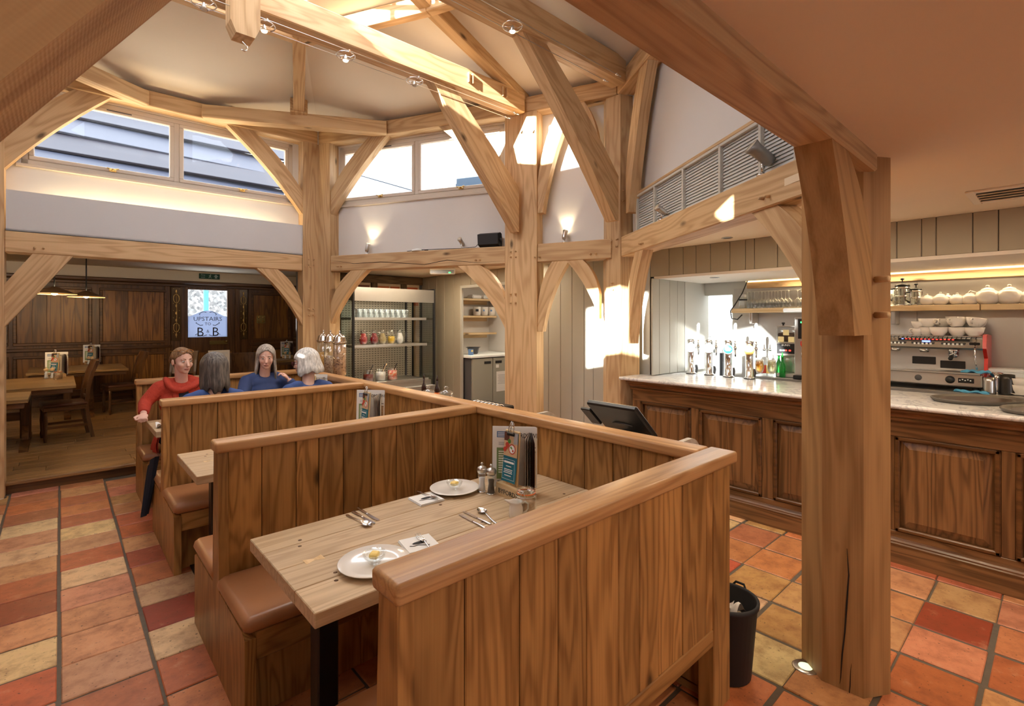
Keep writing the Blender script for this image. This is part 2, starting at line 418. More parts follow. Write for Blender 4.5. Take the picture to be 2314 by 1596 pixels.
# ================================================================== THE SETTING
V = {1: (2.66, .70), 2: (4.20, 3.06), 3: (3.79, 4.05), 4: (2.50, 6.55), 5: (-.575, 6.60), 6: (-1.69, 4.05), 7: (-1.93, 2.90), 8: (-.40, .70)}
V = {k: Vector((x, y, 0)) for k, (x, y) in V.items()}
CEN = Vector((1.05, 3.5, 0))
def wl(a, b):
    A, B = V[a], V[b]; u = (B - A).normalized(); n = Vector((u.y, -u.x, 0))
    if n.dot((A + B) / 2 - CEN) < 0: n = -n
    return A, B, u, n, (B - A).length
NX = {1: (8, 2), 2: (1, 3), 3: (2, 4), 4: (3, 5), 5: (4, 6), 6: (5, 7), 7: (6, 8), 8: (7, 1)}
SIDES = [(1, 2), (2, 3), (3, 4), (4, 5), (5, 6), (6, 7), (7, 8), (8, 1)]
ZB0, ZB1 = 2.29, 2.49          # main beams
ZP0, ZP1 = 3.95, 4.12          # wall plates
ZC = 2.37                      # low ceiling

# ---- tiled floor
fl = MB().bb((-4.3, -4.3, -.12), (8, 7.4, -.006)).build('floor', M('grout')); struct(fl, 'terracotta tiled floor with dark grout joints')
RED, ORG, SAL, YEL, TAN, DRK, PNK = (.49, .13, .055), (.58, .22, .085), (.60, .26, .15), (.74, .515, .27), (.56, .30, .125), (.31, .065, .033), (.58, .33, .21)
random.seed(3)
colpat = {-1: 'SRYSDRTYSYBOOS', 0: 'RSSSSYRSYRORTO', 1: 'RYDPRDTRROTSSR', -2: 'OSTRYSOBRSYOTR'}
CM = {'R': RED, 'O': ORG, 'S': SAL, 'Y': YEL, 'T': TAN, 'D': DRK, 'P': PNK, 'B': (.38, .15, .07)}
PX, PY = .345, .305
fill = MB(); ntile = 0
def tilebox(mb, cx, cy, sx, sy):
    mb.box((cx, cy, -.011 + random.uniform(-.0015, .0015)), (sx, sy, .022), .004)
for i in range(-12, 24):
    off = random.uniform(-.09, .09)
    for j in range(-14, 24):
        x0, y0 = -.005 + i * PX, .25 + j * PY + (off if i < 4 else random.uniform(-.01, .01))
        cx, cy = x0 + PX / 2, y0 + PY / 2
        if cx < -4.2 or cx > 4.45 or cy < -4.2 or (cy > 6.75): continue
        g_ = 1.4 if i > 5 else 1; sx, sy = PX - g_ * random.uniform(.010, .021), PY - g_ * random.uniform(.006, .014)
        d = cx * FW.x + cy * FW.y; l = cx * RT.x + cy * RT.y
        vis = d > .9 and -1.12 < l / d < 1.14 and ((cx < .85 and cy > 2.0) or (cx > 2.0 and cy < 3.2))
        if not vis:
            tilebox(fill, cx, cy, sx, sy); continue
        mb = MB(); tilebox(mb, 0, 0, sx, sy)
        if i in colpat and 0 <= j - 8 < 14: c = CM[colpat[i][j - 8]]
        elif cx > 2: c = random.choices([RED, ORG, TAN, YEL, DRK, SAL], [2.6, 5, 4, 1.1, .5, 2])[0]
        else: c = random.choices([RED, ORG, SAL, YEL, TAN], [3, 3, 2, 1.4, 1])[0]
        c = tuple(min(1, k * random.uniform(.86, 1.14)) for k in c)
        mb.build('tile', M('tile'), fl, (cx, cy, 0), None, c); ntile += 1
fo = fill.build('tile_field', M('tile'), fl, (0, 0, 0), None, ORG); fo['kind'] = 'stuff'

# ---- raised timber floor of the back room, with step
wf = MB().bb((-4.2, 6.74, 0), (2.62, 7.4, .100)).bb((-4.2, 7.4, 0), (4.6, 12.25, .100)).build('floor_back', M('grout')); struct(wf, 'raised oak plank floor of the dark back room')
sizes = {}
for r in range(28):
    y = 6.80 + r * .195; x = -1.2 - random.uniform(0, 1.2)
    while x < 3.6:
        ln = random.choice([.7, .9, 1.2, 1.5])
        if x + ln > -1.3 and (y < 7.3) <= (x + ln / 2 < 2.3):
            k = ln
            if k not in sizes: sizes[k] = MB().box((0, 0, 0), (ln - .004, .191, .02), .003).mesh('plank', PLANKF('x'))
            obj('plank', sizes[k], wf, (x + ln / 2, y + .0975, .11))
        x += ln
MB().bb((-4.2, 6.735, .0), (2.30, 6.76, .085)).build('riser_board', DARK('x'), wf)
MB().bb((-4.2, 6.70, .085), (2.30, 6.80, .121), .008).build('step_nosing', PLANKF('x'), wf)

# ---- low ceiling with the eight-sided hole
def slab(mb, pts, z0, z1):
    mb.prism([(p[0], p[1]) for p in pts], 'z', z0, z1)
P = lambda k, o=.1: tuple((V[k] + (V[k] - CEN).normalized() * o)[:2])
cm = MB()
for pts in ([P(1, 0), P(2), (8, 2.9), (8, -4.2), (2.66, -4.2)], [P(2), P(3), (8, 4.05), (8, 2.9)], [P(3), P(4), (2.55, 7.3), (8, 7.3), (8, 4.05)], [P(4), P(5), (-.39, 6.95), (2.5, 6.95), (2.55, 7.0)], [P(5), P(6), (-4.2, 4.05), (-4.2, 6.95), (-.39, 6.95)], [P(6), P(7), (-4.2, 2.9), (-4.2, 4.05)], [P(7), P(8, 0), (-.4, -4.2), (-4.2, -4.2), (-4.2, 2.9)], [P(8, 0), P(1, 0), (2.66, -4.2), (-.4, -4.2)]):
    slab(cm, pts, ZC, ZC + .04)
struct(cm.build('ceiling', M('ceiling_cream')), 'low cream plastered ceiling over the near side and bar')
struct(MB().bb((-4.2, 6.97, 2.68), (4.7, 12.3, 2.74)).build('ceiling_back', M('ceiling_cream')), 'low cream ceiling of the dark back room')

# ---- lantern walls (upper storey), windows, roof
WO = .17
def wallmb(L, z0, z1, th, holes, mb=None):
    mb = mb or MB(); x = 0
    for (a, b, c, d) in sorted(holes):
        mb.bb((x, 0, z0), (a, th, z1)); mb.bb((a, 0, z0), (b, th, c)); mb.bb((a, 0, d), (b, th, z1)); x = b
    mb.bb((x, 0, z0), (L, th, z1)); return mb
def wframe(a, b, off=WO):
    A, B, u, n, L = wl(a, b)
    # local x along a->b, local y outward
    if Vector((0, 0, 1)).cross(u).dot(n) < 0: A, B, u = B, A, -u
    return A + n * off, atan2(u.y, u.x), L, u, n
HOLE = {}
def sOn(px, a, b, off=WO):
    o, rz, L, u, n = wframe(a, b, off); p = gL(px, 300, o, o + u)
    return (Vector((p.x, p.y, 0)) - o).dot(u)
# a->b frames run so that outward is local +y
s1 = sorted((sOn(48, 4, 5), sOn(661, 4, 5))); s2 = sorted((sOn(768, 3, 4), sOn(1139, 3, 4)))
HOLE[4, 5] = [(s1[0], s1[1], 3.17, 3.93)]; HOLE[3, 4] = [(s2[0], s2[1], 3.17, 3.93)]
# near-left side: distance s measured from post 7
o_, _, L_, u_, _ = wframe(7, 8); fs = (lambda s: s) if (o_ - V[7]).length < .5 else (lambda s: L_ - s)
HOLE[7, 8] = [tuple(sorted((fs(a), fs(b)))) + (3.17, z) for a, b, z in ((.03, 1.02, 3.93), (1.12, 2.50, 3.72))]
lab = {(1, 2): 'white lantern wall above the bar beam', (2, 3): 'narrow white lantern wall between the two right posts', (3, 4): 'white lantern wall under the sunlit window', (4, 5): 'white lantern wall under the long left window', (5, 6): 'lantern wall on the far left', (6, 7): 'narrow lantern wall on the left', (7, 8): 'lantern wall near left', (8, 1): 'lantern wall above the nearest beam'}
nm = {(1, 2): 'bar', (2, 3): 'east', (3, 4): 'north_east', (4, 5): 'north', (5, 6): 'north_west', (6, 7): 'west', (7, 8): 'south_west', (8, 1): 'south'}
for s in SIDES:
    o, rz, L, u, n = wframe(*s)
    wm = MB(); z0 = 2.49 if s != (8, 1) else 2.42
    if s == (4, 5): wm.bb((-.1, .0, 2.38), (L + .1, .12, 2.5))
    wallmb(L, z0, 4.16, .12, HOLE.get(s, []), wm); wm.bb((-.10, .02, z0), (0, .11, 4.16)); wm.bb((L, .02, z0), (L + .10, .11, 4.16))
    if s in ((1, 2), (2, 3), (3, 4)): pass
    struct(wm.build('wall_lantern_' + nm[s], M('lantern_white'), None, o, (0, 0, rz)), lab[s])
def window(nme, s, label, latch, one=False, hk=0):
    o, rz, L, u, n = wframe(*s); x0, x1, z0, z1 = HOLE[s][hk]
    e = bpy.data.objects.new(nme, None); COL.objects.link(e); e.location = o; e.rotation_euler = (0, 0, rz); struct(e, label)
    fr = MB(); t = .02 if one else .05
    for a, b in (((x0, 0, z0), (x1, .1, z0 + t)), ((x0, 0, z1 - t), (x1, .1, z1)), ((x0, 0, z0), (x0 + t, .1, z1)), ((x1 - t, 0, z0), (x1, .1, z1))): fr.bb(a, b, .004)
    xm = (x0 + x1) / 2
    if not one: fr.bb((xm - .025, 0, z0 + t), (xm + .025, .1, z1 - t), .004)
    fr.build('frame', M('frame_paint'), e)
    MB().bb((x0 - .04, -.03, z0 - .03), (x1 + .04, .02, z0), .005).build('sill', M('frame_paint'), e)
    MB().bb((x0 - .02, -.012, z1), (x1 + .02, .0, z1 + .03), .003).build('head_trim', M('frame_paint'), e)
    for (a, b) in (((x0 + t, x1 - t),) if one else ((x0 + t, xm - .025), (xm + .025, x1 - t))):
        sm = MB(); q = .02 if one else .042; c, d = z0 + t, z1 - t
        for A_, B_ in (((a, -.008, c), (b, .05, c + q)), ((a, -.008, d - q), (b, .05, d)), ((a, -.008, c + q), (a + q, .05, d - q)), ((b - q, -.008, c + q), (b, .05, d - q))): sm.bb(A_, B_, .006)
        so_ = sm.build('sash', M('frame_paint'), e)
        MB().bb((a + q, .018, c + q), (b - q, .024, d - q)).build('pane', M('pane'), so_)
        if latch:
            la = MB(); xc = (a + b) / 2 + .05
            la.box((xc, -.016, c + .012), (.06, .016, .02), .003); la.tube([(xc - .05, -.035, c + .03), (xc, -.03, c + .022), (xc + .05, -.035, c + .034)], .006, 6); la.cyl((xc, -.012, c + .02), (xc, -.036, c + .02), .01)
            la.build('latch', M('brass'), so_)
            MB().bb((xc - .05, -.012, d - .02), (xc + .16, -.008, d - .01)).build('vent_trim', M('dark_grey'), so_)
window('window_1', (4, 5), 'long two-light clerestory window onto the lapped board roof', True)
window('window_2', (3, 4), 'sun-glared two-light clerestory window onto the pantile roof', True)
window('window_3', (7, 8), 'clerestory window near left', False, True, 0)
window('window_4', (7, 8), 'lower clerestory window near left', False, True, 1)
# roof: eight plastered slopes rising to a glazed lantern
KC = .40; ZR = ZP1 + (1 - KC) * 2.8 * .27
ring = {k: V[k] + (V[k] - CEN).normalized() * .22 for k in V}; coll = {k: CEN + (V[k] - CEN) * KC for k in V}; coll2 = {k: CEN + (V[k] - CEN) * .50 for k in V}; ZR2 = ZP1 + .50 * 2.8 * .27
rf = MB()
for a, b in SIDES:
    q = [(*ring[a][:2], ZP1 + .0), (*ring[b][:2], ZP1 + .0), (*coll[b][:2], ZR), (*coll[a][:2], ZR)]
    q2 = [(x, y, z + .08) for x, y, z in q]
    rf.add(q + q2, [(0, 3, 2, 1), (4, 5, 6, 7), (0, 1, 5, 4), (2, 3, 7, 6)])
struct(rf.build('ceiling_lantern', M('ceiling_white')), 'white plastered sloping ceiling of the eight-sided lantern')
e = bpy.data.objects.new('window_5', None); COL.objects.link(e); struct(e, 'glazed rooflight at the top of the lantern')
for a, b in SIDES:
    A, B = coll[a], coll[b]
    mid = (A + B) / 2
    for p_, q_, bl in ((A, mid, a == 8), (mid, B, a in (7, 8))):
        pm = MB(); pm.add([(*p_[:2], ZR + .08), (*q_[:2], ZR + .08), (*q_[:2], ZR + .62), (*p_[:2], ZR + .62)], [(0, 1, 2, 3)]); pm.build('sun_stop_panel' if bl else 'pane', M('light_grey') if bl else M('pane'), e)  # opaque panels added out of view to limit where the sun falls
    tp = MB(); tp.add([(*A[:2], ZR + .62), (*B[:2], ZR + .62), (CEN.x, CEN.y, ZR + 1.0)], [(0, 1, 2)]); tp.build('pane', M('pane'), e)
    bm_ = MB(); bm_.cyl((*A[:2], ZR + .06), (*A[:2], ZR + .64), .03, n=6); bm_.cyl((*A[:2], ZR + .62), (CEN.x, CEN.y, ZR + 1.0), .025, n=6); bm_.cyl((*A[:2], ZR + .62), (*B[:2], ZR + .62), .03, n=6)
    bm_.build('glazing_bar', M('frame_paint'), e)

# ---- outer walls
XW = 4.5
def boards(parent, edges, z0, z1, axis, plane, m, sgn, th=.016):
    # upright tongue-and-groove boards on the plane, proud of it on side sgn
    for a, b in zip(edges, edges[1:]):
        a, b = min(a, b) + .002, max(a, b) - .002
        if axis == 'y': MB().bb((plane, a, z0), (plane + sgn * th, b, z1), .004).build('board', M(m), parent)
        else: MB().bb((a, plane, z0), (b, plane + sgn * th, z1), .004).build('board', M(m), parent)
w1 = MB(); w1.bb((XW + .02, 2.8, 0), (XW + .2, 4.88, 2.4)); w1.bb((XW + .02, 6.15, 0), (XW + .026, 7.3, 2.4)); w1.bb((XW + .02, 4.88, 2.18), (XW + .2, 6.15, 2.4))
wr = w1.build('wall_right', M('dark_grey')); struct(wr, 'grey boarded wall between the bar and the buffet doorway')
ed = [2.87] + [gX(p, 700, XW).y for p in (1430, 1400, 1370, 1340, 1319, 1292, 1266, 1239, 1211, 1190)] + [4.88]
boards(wr, [min(x, 4.88) for x in ed], 0, ZC, 'y', XW + .02, 'grey_paint', -1)
boards(wr, [4.88, 5.1, 5.3, 5.5, 5.7, 5.9, 6.15], 2.18, ZC, 'y', XW + .02, 'taupe_paint', -1)
boards(wr, [6.15, 6.34, 6.58, 6.8, 7.03, 7.25], 0, ZC, 'y', XW + .02, 'taupe_paint', -1)
MB().bb((XW - .005, 6.11, 0), (XW + .026, 6.15, 2.18)).bb((XW - .005, 4.88, 0), (XW + .205, 4.92, 2.18)).bb((XW - .005, 4.92, 2.14), (XW + .205, 6.11, 2.18)).build('door_casing', M('grey_paint'), wr)
# bulkhead over the bar
bh = MB().bb((XW + .02, -4.2, 2.087), (XW + .12, 2.875, 2.4)).build('wall_bar_bulkhead', M('dark_grey')); struct(bh, 'taupe boarded bulkhead hanging over the bar')
ed = [2.868] + [gX(p, 560, XW).y for p in (1511, 1543, 1572, 1604.5, 1648.6, 1683.5, 1704, 1756, 1800, 1850, 1900, 1960, 2026, 2082, 2115, 2198, 2256, 2330, 2400)] + [-4.2]
boards(bh, ed, 2.10, ZC, 'y', XW + .02, 'taupe_paint', -1)
struct(MB().bb((XW, -4.2, 2.075), (5.46, 2.82, 2.10)).build('ceiling_bar_soffit', M('ceiling_white')), 'pale flat soffit under the bar bulkhead')
sw = MB().bb((XW + .02, 2.80, 0), (5.5, 2.95, 2.4)).build('wall_bar_side', M('grey_paint')); struct(sw, 'grey boarded end wall of the bar recess')
ed = [gY(p, 700, 2.8).x for p in (1471, 1487, 1510.5, 1528, 1544.5)]
boards(sw, ed, 1.10, 2.075, 'x', 2.80, 'grey_paint', -1)
MB().bb((ed[-1] + .01, 2.785, 1.10), (5.5, 2.80, 2.075)).build('plain_panel', M('light_grey'), sw)
# back wall of the bar with kitchen hatch
XB = 5.5; ya, yb = gX(1655, 800, XB).y, 2.80; zt = gX(1600, 668, XB).z
bw = MB(); bw.bb((XB, -4.2, 0), (XB + .12, ya, 2.4)); bw.bb((XB, yb, 0), (XB + .12, 2.95, 2.4)); bw.bb((XB, ya, zt), (XB + .12, yb, 2.4)); bw.bb((XB, ya, 0), (XB + .12, yb, 1.0))
bwo = bw.build('wall_bar_back', M('light_grey')); struct(bwo, 'back wall of the bar with a hatch to the white kitchen')
MB().bb((XB - .008, -.6, .95), (XB, .86, 2.0)).build('steel_sheet', M('steel_satin'), bwo)
MB().bb((XB - .008, .865, .95), (XB, ya - .02, 2.0)).build('steel_sheet', M('steel_satin'), bwo)
for i in range(3): MB().bb((XB - .012, 1.9 - i * .02 - i * .8, 2.0), (XB - .001, 1.12 - i * .8, 2.075)).build('board', PINE('y'), bwo)
MB().bb((XB - .03, 1.06, 1.995), (XB - .004, 2.3, 2.075), .003).build('rail_board', OAK('y'), bwo)
MB().bb((XB - .03, .14, 1.995), (XB - .004, 1.055, 2.075), .003).build('rail_board', OAK('y'), bwo)
MB().bb((XB - .03, -1.2, 1.995), (XB - .004, .135, 2.075), .003).build('rail_board', OAK('y'), bwo)
st = MB().bb((XB - .045, -1.2, 2.060), (XB - .03, 2.3, 2.074)).build('led_strip', M('lit_strip')); tag(st, 'glowing warm light strip under the bar soffit', 'light')
lamp('bar_strip_light', 'AREA', (XB - .1, .6, 2.05), 5, (1, .76, .45), 2.6, to=(XB - .1, .6, 0), sizey=.04).rotation_euler = (0, 0, pi / 2)
# kitchen seen through the hatch
struct(MB().bb((7.0, 1.2, 0), (7.1, 4.2, 2.4)).build('wall_kitchen', M('lantern_white')), 'white kitchen wall beyond the hatch')
struct(MB().bb((5.62, 4.1, 0), (7.1, 4.2, 2.4)).bb((5.62, 1.2, 0), (7.1, 1.3, 2.4)).build('wall_kitchen_side', M('lantern_white')), 'white side wall of the kitchen')
lamp('kitchen_light', 'AREA', (6.3, 2.9, 2.3), 60, (.88, .95, 1), .6)
# brick wall behind the display fridge
YB = 7.25
br = MB().bb((2.50, YB, 0), (XW + .2, YB + .12, 2.5)).build('wall_brick', M('dark_grey')); struct(br, 'old timber-framed brick wall behind the display fridge')
mat('brick', (.5, .12, .05), .85, objcol=True, noise=.2, nscale=20)
mortar = mat('mortar', (.55, .40, .26), .9, noise=.15, nscale=12)
x = 2.52
MB().bb((2.5, YB - .05, 2.24), (XW, YB + .01, 2.36), .006).build('wall_plate', wood('old_timber_x', (.07, .035, .015), (.2, .12, .06), 'x', .8), br)
for i, xx in enumerate((2.50, 2.62, 3.04, 3.58, 4.10)):
    MB().bb((xx, YB - .05, .0), (xx + (.1 if i else .12), YB + .01, 2.24), .006).build('stud', wood('old_timber_z', (.07, .035, .015), (.2, .12, .06), 'z', .8), br)
nb = 0
for (xa, xb) in ((2.72, 3.04), (3.14, 3.58), (3.68, 4.10), (4.20, 4.45)):
    MB().bb((xa, YB - .012, 0), (xb, YB, 2.24)).build('mortar_bed', mortar, br)
    for r in range(20):
        z = 2.20 - r * .078 - .068
        if z < .7 or (r > 3 and xa > 3.1): break
        xx = xa + .012 - (.11 if r % 2 else 0)
        while xx < xb - .03:
            a, b = max(xx, xa + .01), min(xx + .215, xb - .01)
            if b - a > .03:
                c = random.choice([(.45, .10, .035), (.52, .15, .05), (.36, .06, .025), (.16, .05, .03)])
                MB().bb((a, YB - .022, z), (b - .012, YB - .005, z + .066), .004).build('brick', M('brick'), br, color=c); nb += 1
            xx += .225
# back room walls
struct(MB().bb((-4.3, 7.0, 0), (-4.2, 12.3, 2.74)).build('wall_back_left', M('taupe_paint')), 'dim side wall at the left of the back room')
struct(MB().bb((4.6, 7.4, 0), (4.7, 12.3, 2.74)).build('wall_back_right', M('taupe_paint')), 'dim side wall at the right of the back room')
struct(MB().bb((-4.3, -4.3, 0), (-4.2, 7.0, 2.4)).build('wall_left', M('plaster')), 'plastered wall at the far left of the room')
wbk = MB(); wallmb(12.2, 0, 2.42, .1, [(.8, 2.2, .9, 1.5), (5.6, 7.0, .9, 1.5)], wbk); struct(wbk.build('wall_front', M('plaster'), None, (-4.3, -4.3, 0)), 'plastered street wall behind the viewer with window openings')
struct(MB().bb((5.62, -4.2, 0), (5.72, 1.2, 2.42)).build('wall_bar_outer', M('plaster')), 'outer wall behind the bar')
# buffet alcove
struct(MB().bb((4.7, 6.75, 0), (6.0, 6.85, 2.4)).bb((5.55, 4.6, 0), (5.65, 6.75, 2.4)).bb((4.7, 4.5, 0), (5.6, 4.6, 2.4)).build('wall_alcove', M('plaster')), 'cream walls of the shelf alcove')
lamp('alcove_light', 'AREA', (5.1, 5.6, 2.32), 6, (1, .88, .70), .25)

# ================================================================== TIMBER FRAME
def member(name, label, cat, A, B, w_, h, m, ch=.008, roll=0):
    A, B = Vector(A), Vector(B); d = B - A; L = d.length
    o = MB().box((0, 0, 0), (L, w_, h), ch).build(name, m, None, (A + B) / 2, d.to_track_quat('X', 'Z').to_euler())
    return tag(o, label, cat, None, 'thing')
def peg(parent, p, d, r=.013, l=.035):
    p, d = Vector(p), Vector(d)
    pm = MB(); pm.cyl(p - d * .01, p + d * l, r, r * .9, 7)
    inv = parent.matrix_basis.inverted(); pm.v = [tuple(inv @ Vector(q)) for q in pm.v]
    return pm.build('peg', OAK('z'), parent)
# posts
plab = {2: 'sunlit oak post at the left end of the bar', 3: 'oak post right of the display fridge, sunlit at its head', 4: 'oak corner post behind the seated women, under the lantern', 5: 'oak post at the left edge beside the wooden step', 6: 'oak post out on the left', 7: 'oak post on the near left', 8: 'oak post at the near left behind the viewer'}
POST = {}
for k in (2, 3, 4, 5, 6, 7, 8):
    a, b = NX[k]; A, _, _, n1, _ = wl(*((k, a) if True else 0)); _, _, _, n2, _ = wl(k, b)
    u1 = (V[a] - V[k]).normalized(); u2 = (V[b] - V[k]).normalized(); w_, t = (.19, .20) if k not in (6, 7) else (.06, .12)
    pts = [V[k], V[k] + u1 * w_, V[k] + u1 * w_ + n1 * t, V[k] + (n1 + n2).normalized() * t * 1.08, V[k] + u2 * w_ + n2 * t, V[k] + u2 * w_]
    if k == 2: pts = [ray(1402) * 5.07, ray(1370) * 5.18, ray(1370) * 5.18 + FW * .17, ray(1445) * 5.16 + FW * .17, ray(1445) * 5.16]; pts = [Vector((p.x, p.y, 0)) for p in pts]
    ce = sum(pts, Vector()) / len(pts)
    mb = MB(); mb.prism([tuple((p - ce)[:2]) for p in pts], 'z', 0, ZP0)
    POST[k] = tag(mb.build('timber_post', OAK('z'), None, ce), plab[k], 'post', None, 'thing')
pl = [(2.70, .87), (2.588, .75), (2.60, .592), (2.722, .520), (2.86, .60), (2.86, .80)]
ce = Vector((2.72, .69, 0)); mb = MB(); mb.prism([(x - ce.x, y - ce.y) for x, y in pl], 'z', 0, ZC + .1)
POST[1] = tag(mb.build('timber_post', wood('post_oak', (.25, .125, .042), (.45, .25, .10), 'z', .6, ring=6, across=5, along=.5, knots=.3, vary=.04), None, ce), 'big oak post standing on the tiles in front of the bar', 'post', None, 'thing')
# mid beams
blab = {(1, 2): 'oak beam over the bar with spotlights on it', (2, 3): 'short oak beam between the two right posts', (3, 4): 'cracked oak beam over the display fridge', (4, 5): 'long oak beam over the opening to the back room', (5, 6): 'oak beam on the far left', (6, 7): 'short oak beam on the left', (7, 8): 'oak beam on the near left'}
BEAM = {}
for s in SIDES:
    A, B, u, n, L = wl(*s)
    if s == (8, 1):
        BEAM[s] = member('timber_beam', 'massive rough-sawn oak beam overhead, nearest the viewer', 'beam', (-.5, .62, 2.385), (2.64, .62, 2.385), .14, .17, SAWN('x')); continue
    i0, i1 = {1: (-.02, .08), 2: (.06, .19)}.get(s[0], (.19, .19))
    c = n * (.09 + .012)
    BEAM[s] = member('timber_beam', blab[s], 'beam', A + u * i0 + c + Vector((0, 0, 2.39)), B - u * i1 + c + Vector((0, 0, 2.39)), .18, .20, OAK('x'))
for s in SIDES:
    A, B, u, n, L = wl(*s); c = n * .09 + Vector((0, 0, (ZP0 + ZP1) / 2))
    if s == (8, 1): continue
    member('wall_plate', {(1, 2): 'upper oak plate over the bar side of the lantern', (2, 3): 'short upper oak plate joining the two right posts', (3, 4): 'upper oak plate over the sunlit window', (4, 5): 'upper oak plate over the long left window'}.get(s, 'upper oak plate on the unseen %s side of the lantern' % nm[s]), 'beam', A + c, B + c, .18, ZP1 - ZP0, OAK('x'))
# corner chords of the ring
def onw(px, a, b): p = gL(px, 300, V[a], V[b]); return Vector((p.x, p.y, 0))
c4a, c4b = onw(465, 4, 5), onw(870, 3, 4); c5a = onw(322, 4, 5); c5b = Vector((2.1 - c4b.x, c4b.y, 0))
for (a, b, l) in ((c4a, c4b, 'oak ring timber cutting the far corner of the lantern'), (c5a, c5b, 'oak ring timber cutting the left corner of the lantern')):
    u = (b - a).normalized(); n = Vector((u.y, -u.x, 0))
    if n.dot(a - CEN) < 0: n = -n
    member('ring_timber', l, 'beam', a - u * .02 - n * .0 + Vector((0, 0, 4.015)), b + u * .02 + Vector((0, 0, 4.015)), .15, .15, OAK('x'))
# tie beams
TIEZ = 4.04
tie = {}
tie[3] = member('tie_beam', 'sunlit oak tie beam spanning the lantern with the hanging pendant', 'beam', (-1.6, 4.06, TIEZ), (3.78, 4.06, TIEZ), .18, .22, OAK('x'))
tie[2] = member('tie_beam', 'oak tie beam spanning the lantern above the starry lamp', 'beam', (-1.85, 2.95, TIEZ + .04), (4.08, 2.95, TIEZ + .04), .18, .24, OAK('x'))
member('cross_beam', 'short oak cross beam joining the two tie beams', 'beam', (.97, 2.95, TIEZ + .14), (.97, 4.2, TIEZ + .14), .13, .14, OAK('x'))
pd = MB(); pd.prism([(-.095, -.42), (-.06, -.5), (.06, -.5), (.095, -.42), (.095, .18), (-.095, .18)], 'y', -.07, .07)
pd = tag(pd.build('king_pendant', OAK('z'), None, (.96, 3.90, TIEZ + .10)), 'oak king pendant with a steel hook hanging off the tie beam', 'pendant', None, 'thing')
hk = MB(); hk.tube([(0, 0, -.49), (0, 0, -.52), (.022, 0, -.535), (.03, 0, -.56), (.012, 0, -.58), (-.012, 0, -.575)], .006, 6); hk.build('hook', M('chrome'), pd)
# hip rafters and collar
for k in V:
    top = coll[k] + Vector((0, 0, ZR - .05))
    st_ = (c4a + c4b) / 2 if k == 4 else ring[k] * .35 + V[k] * .65
    bot = st_ + Vector((0, 0, ZP1 + .03))
    o = member('hip_rafter', {2: 'oak hip rafter rising from the bar post', 3: 'sunlit oak hip rafter rising behind the tie beam', 4: 'oak hip rafter with a square foot at the far corner'}.get(k, 'oak hip rafter out of view, corner %s' % ['', 'south east', '', '', '', 'north west', 'west', 'south west', 'south'][k]), 'rafter', bot, top, .12, .17, OAK('x'))
    if k == 4:
        inv = o.matrix_basis.inverted(); bl = MB().box((0, 0, 0), (.17, .19, .19), .008, None)
        bl.build('foot_block', OAK('x'), o, (-(top - bot).length / 2 + .02, 0, -.01))
for a, b in SIDES:
    A, B = coll2[a] + Vector((0, 0, ZR2 - .06)), coll2[b] + Vector((0, 0, ZR2 - .06))
    member('collar_timber', 'oak collar timber under the rooflight, %s side' % nm[a, b].replace('_', ' '), 'beam', A, B, .10, .15, OAK('x'))
# braces: curved boards in the upright plane of a wall
def brace(label, base, u, n, ul, uu, zt, zl, zu, th=.10, bow=.05, m=None, off=.02, end=.0):
    # base: point at the post face; u: along the wall away from the post
    pts = []; K = 7
    for i in range(K + 1):
        t = i / K; x = end + (ul - end) * t; z = zl + (zt - zl) * t; b = bow * 4 * t * (1 - t)
        pts.append((x - b * .7, z + b * .7))
    for i in range(K + 1):
        t = 1 - i / K; x = uu * t; z = zu + (zt - zu) * t; b = bow * 4 * t * (1 - t)
        pts.append((x - b * .7, z + b * .7))
    if end: pts.append((0, zl))
    cx = sum(p[0] for p in pts) / len(pts); cz = sum(p[1] for p in pts) / len(pts)
    ang = atan2(zt - zl, ul)
    ca, sa = cos(ang), sin(ang)
    loc = [((x - cx) * ca + (z - cz) * sa, -(x - cx) * sa + (z - cz) * ca) for x, z in pts]
    mb = MB(); mb.prism(loc, 'y', -th / 2, th / 2)
    o = mb.build('timber_brace', m or OAK('x'), None)
    U = Vector(u).normalized(); NN = Vector(n).normalized()
    X = U * ca + Vector((0, 0, sa)); Z = -U * sa + Vector((0, 0, ca)); Y = Z.cross(X)
    mw = Matrix((X, Y, Z)).transposed().to_4x4(); mw.translation = Vector(base) + U * cx + Vector((0, 0, cz)) + NN * (off + th / 2)
    o.matrix_basis = mw; o.rotation_euler = mw.to_euler(); o.location = mw.translation
    return tag(o, label, 'brace', None, 'thing')
def wbrace(label, k, other, up, ul, uu, dl, du, **kw):
    A, B, u, n, L = wl(k, other)
    zt = ZP0 if up else ZB0
    return brace(label, A + u * .19, u, n, ul, uu, zt, zt - dl, zt - du, **kw)
wbrace('lower oak brace left of the post behind the women', 4, 5, 0, .54, .30, .70, .44)
wbrace('lower oak brace right of the post behind the women', 4, 3, 0, .56, .32, .68, .42)
wbrace('upper oak brace crossing the right end of the long window', 4, 5, 1, .86, .58, .93, .64, bow=.04)
wbrace('upper oak brace crossing the left end of the sunlit window', 4, 3, 1, .86, .58, .92, .62, bow=.04)
wbrace('lower oak brace at the left edge above the step', 5, 4, 0, .48, .19, .70, .30, bow=0)
wbrace('broad upper oak brace across the left end of the long window', 5, 4, 1, .77, .49, .88, .55, bow=.03)
wbrace('lower curved oak brace over the shelf alcove', 3, 4, 0, .60, .32, .74, .44, bow=.06)
wbrace('shaded upper brace behind the sunlit one at the window end', 3, 4, 1, .85, .6, .95, .7)
wbrace('lower curved oak brace left of the grey wall', 3, 2, 0, .36, .17, .76, .55, bow=.05, end=.06)
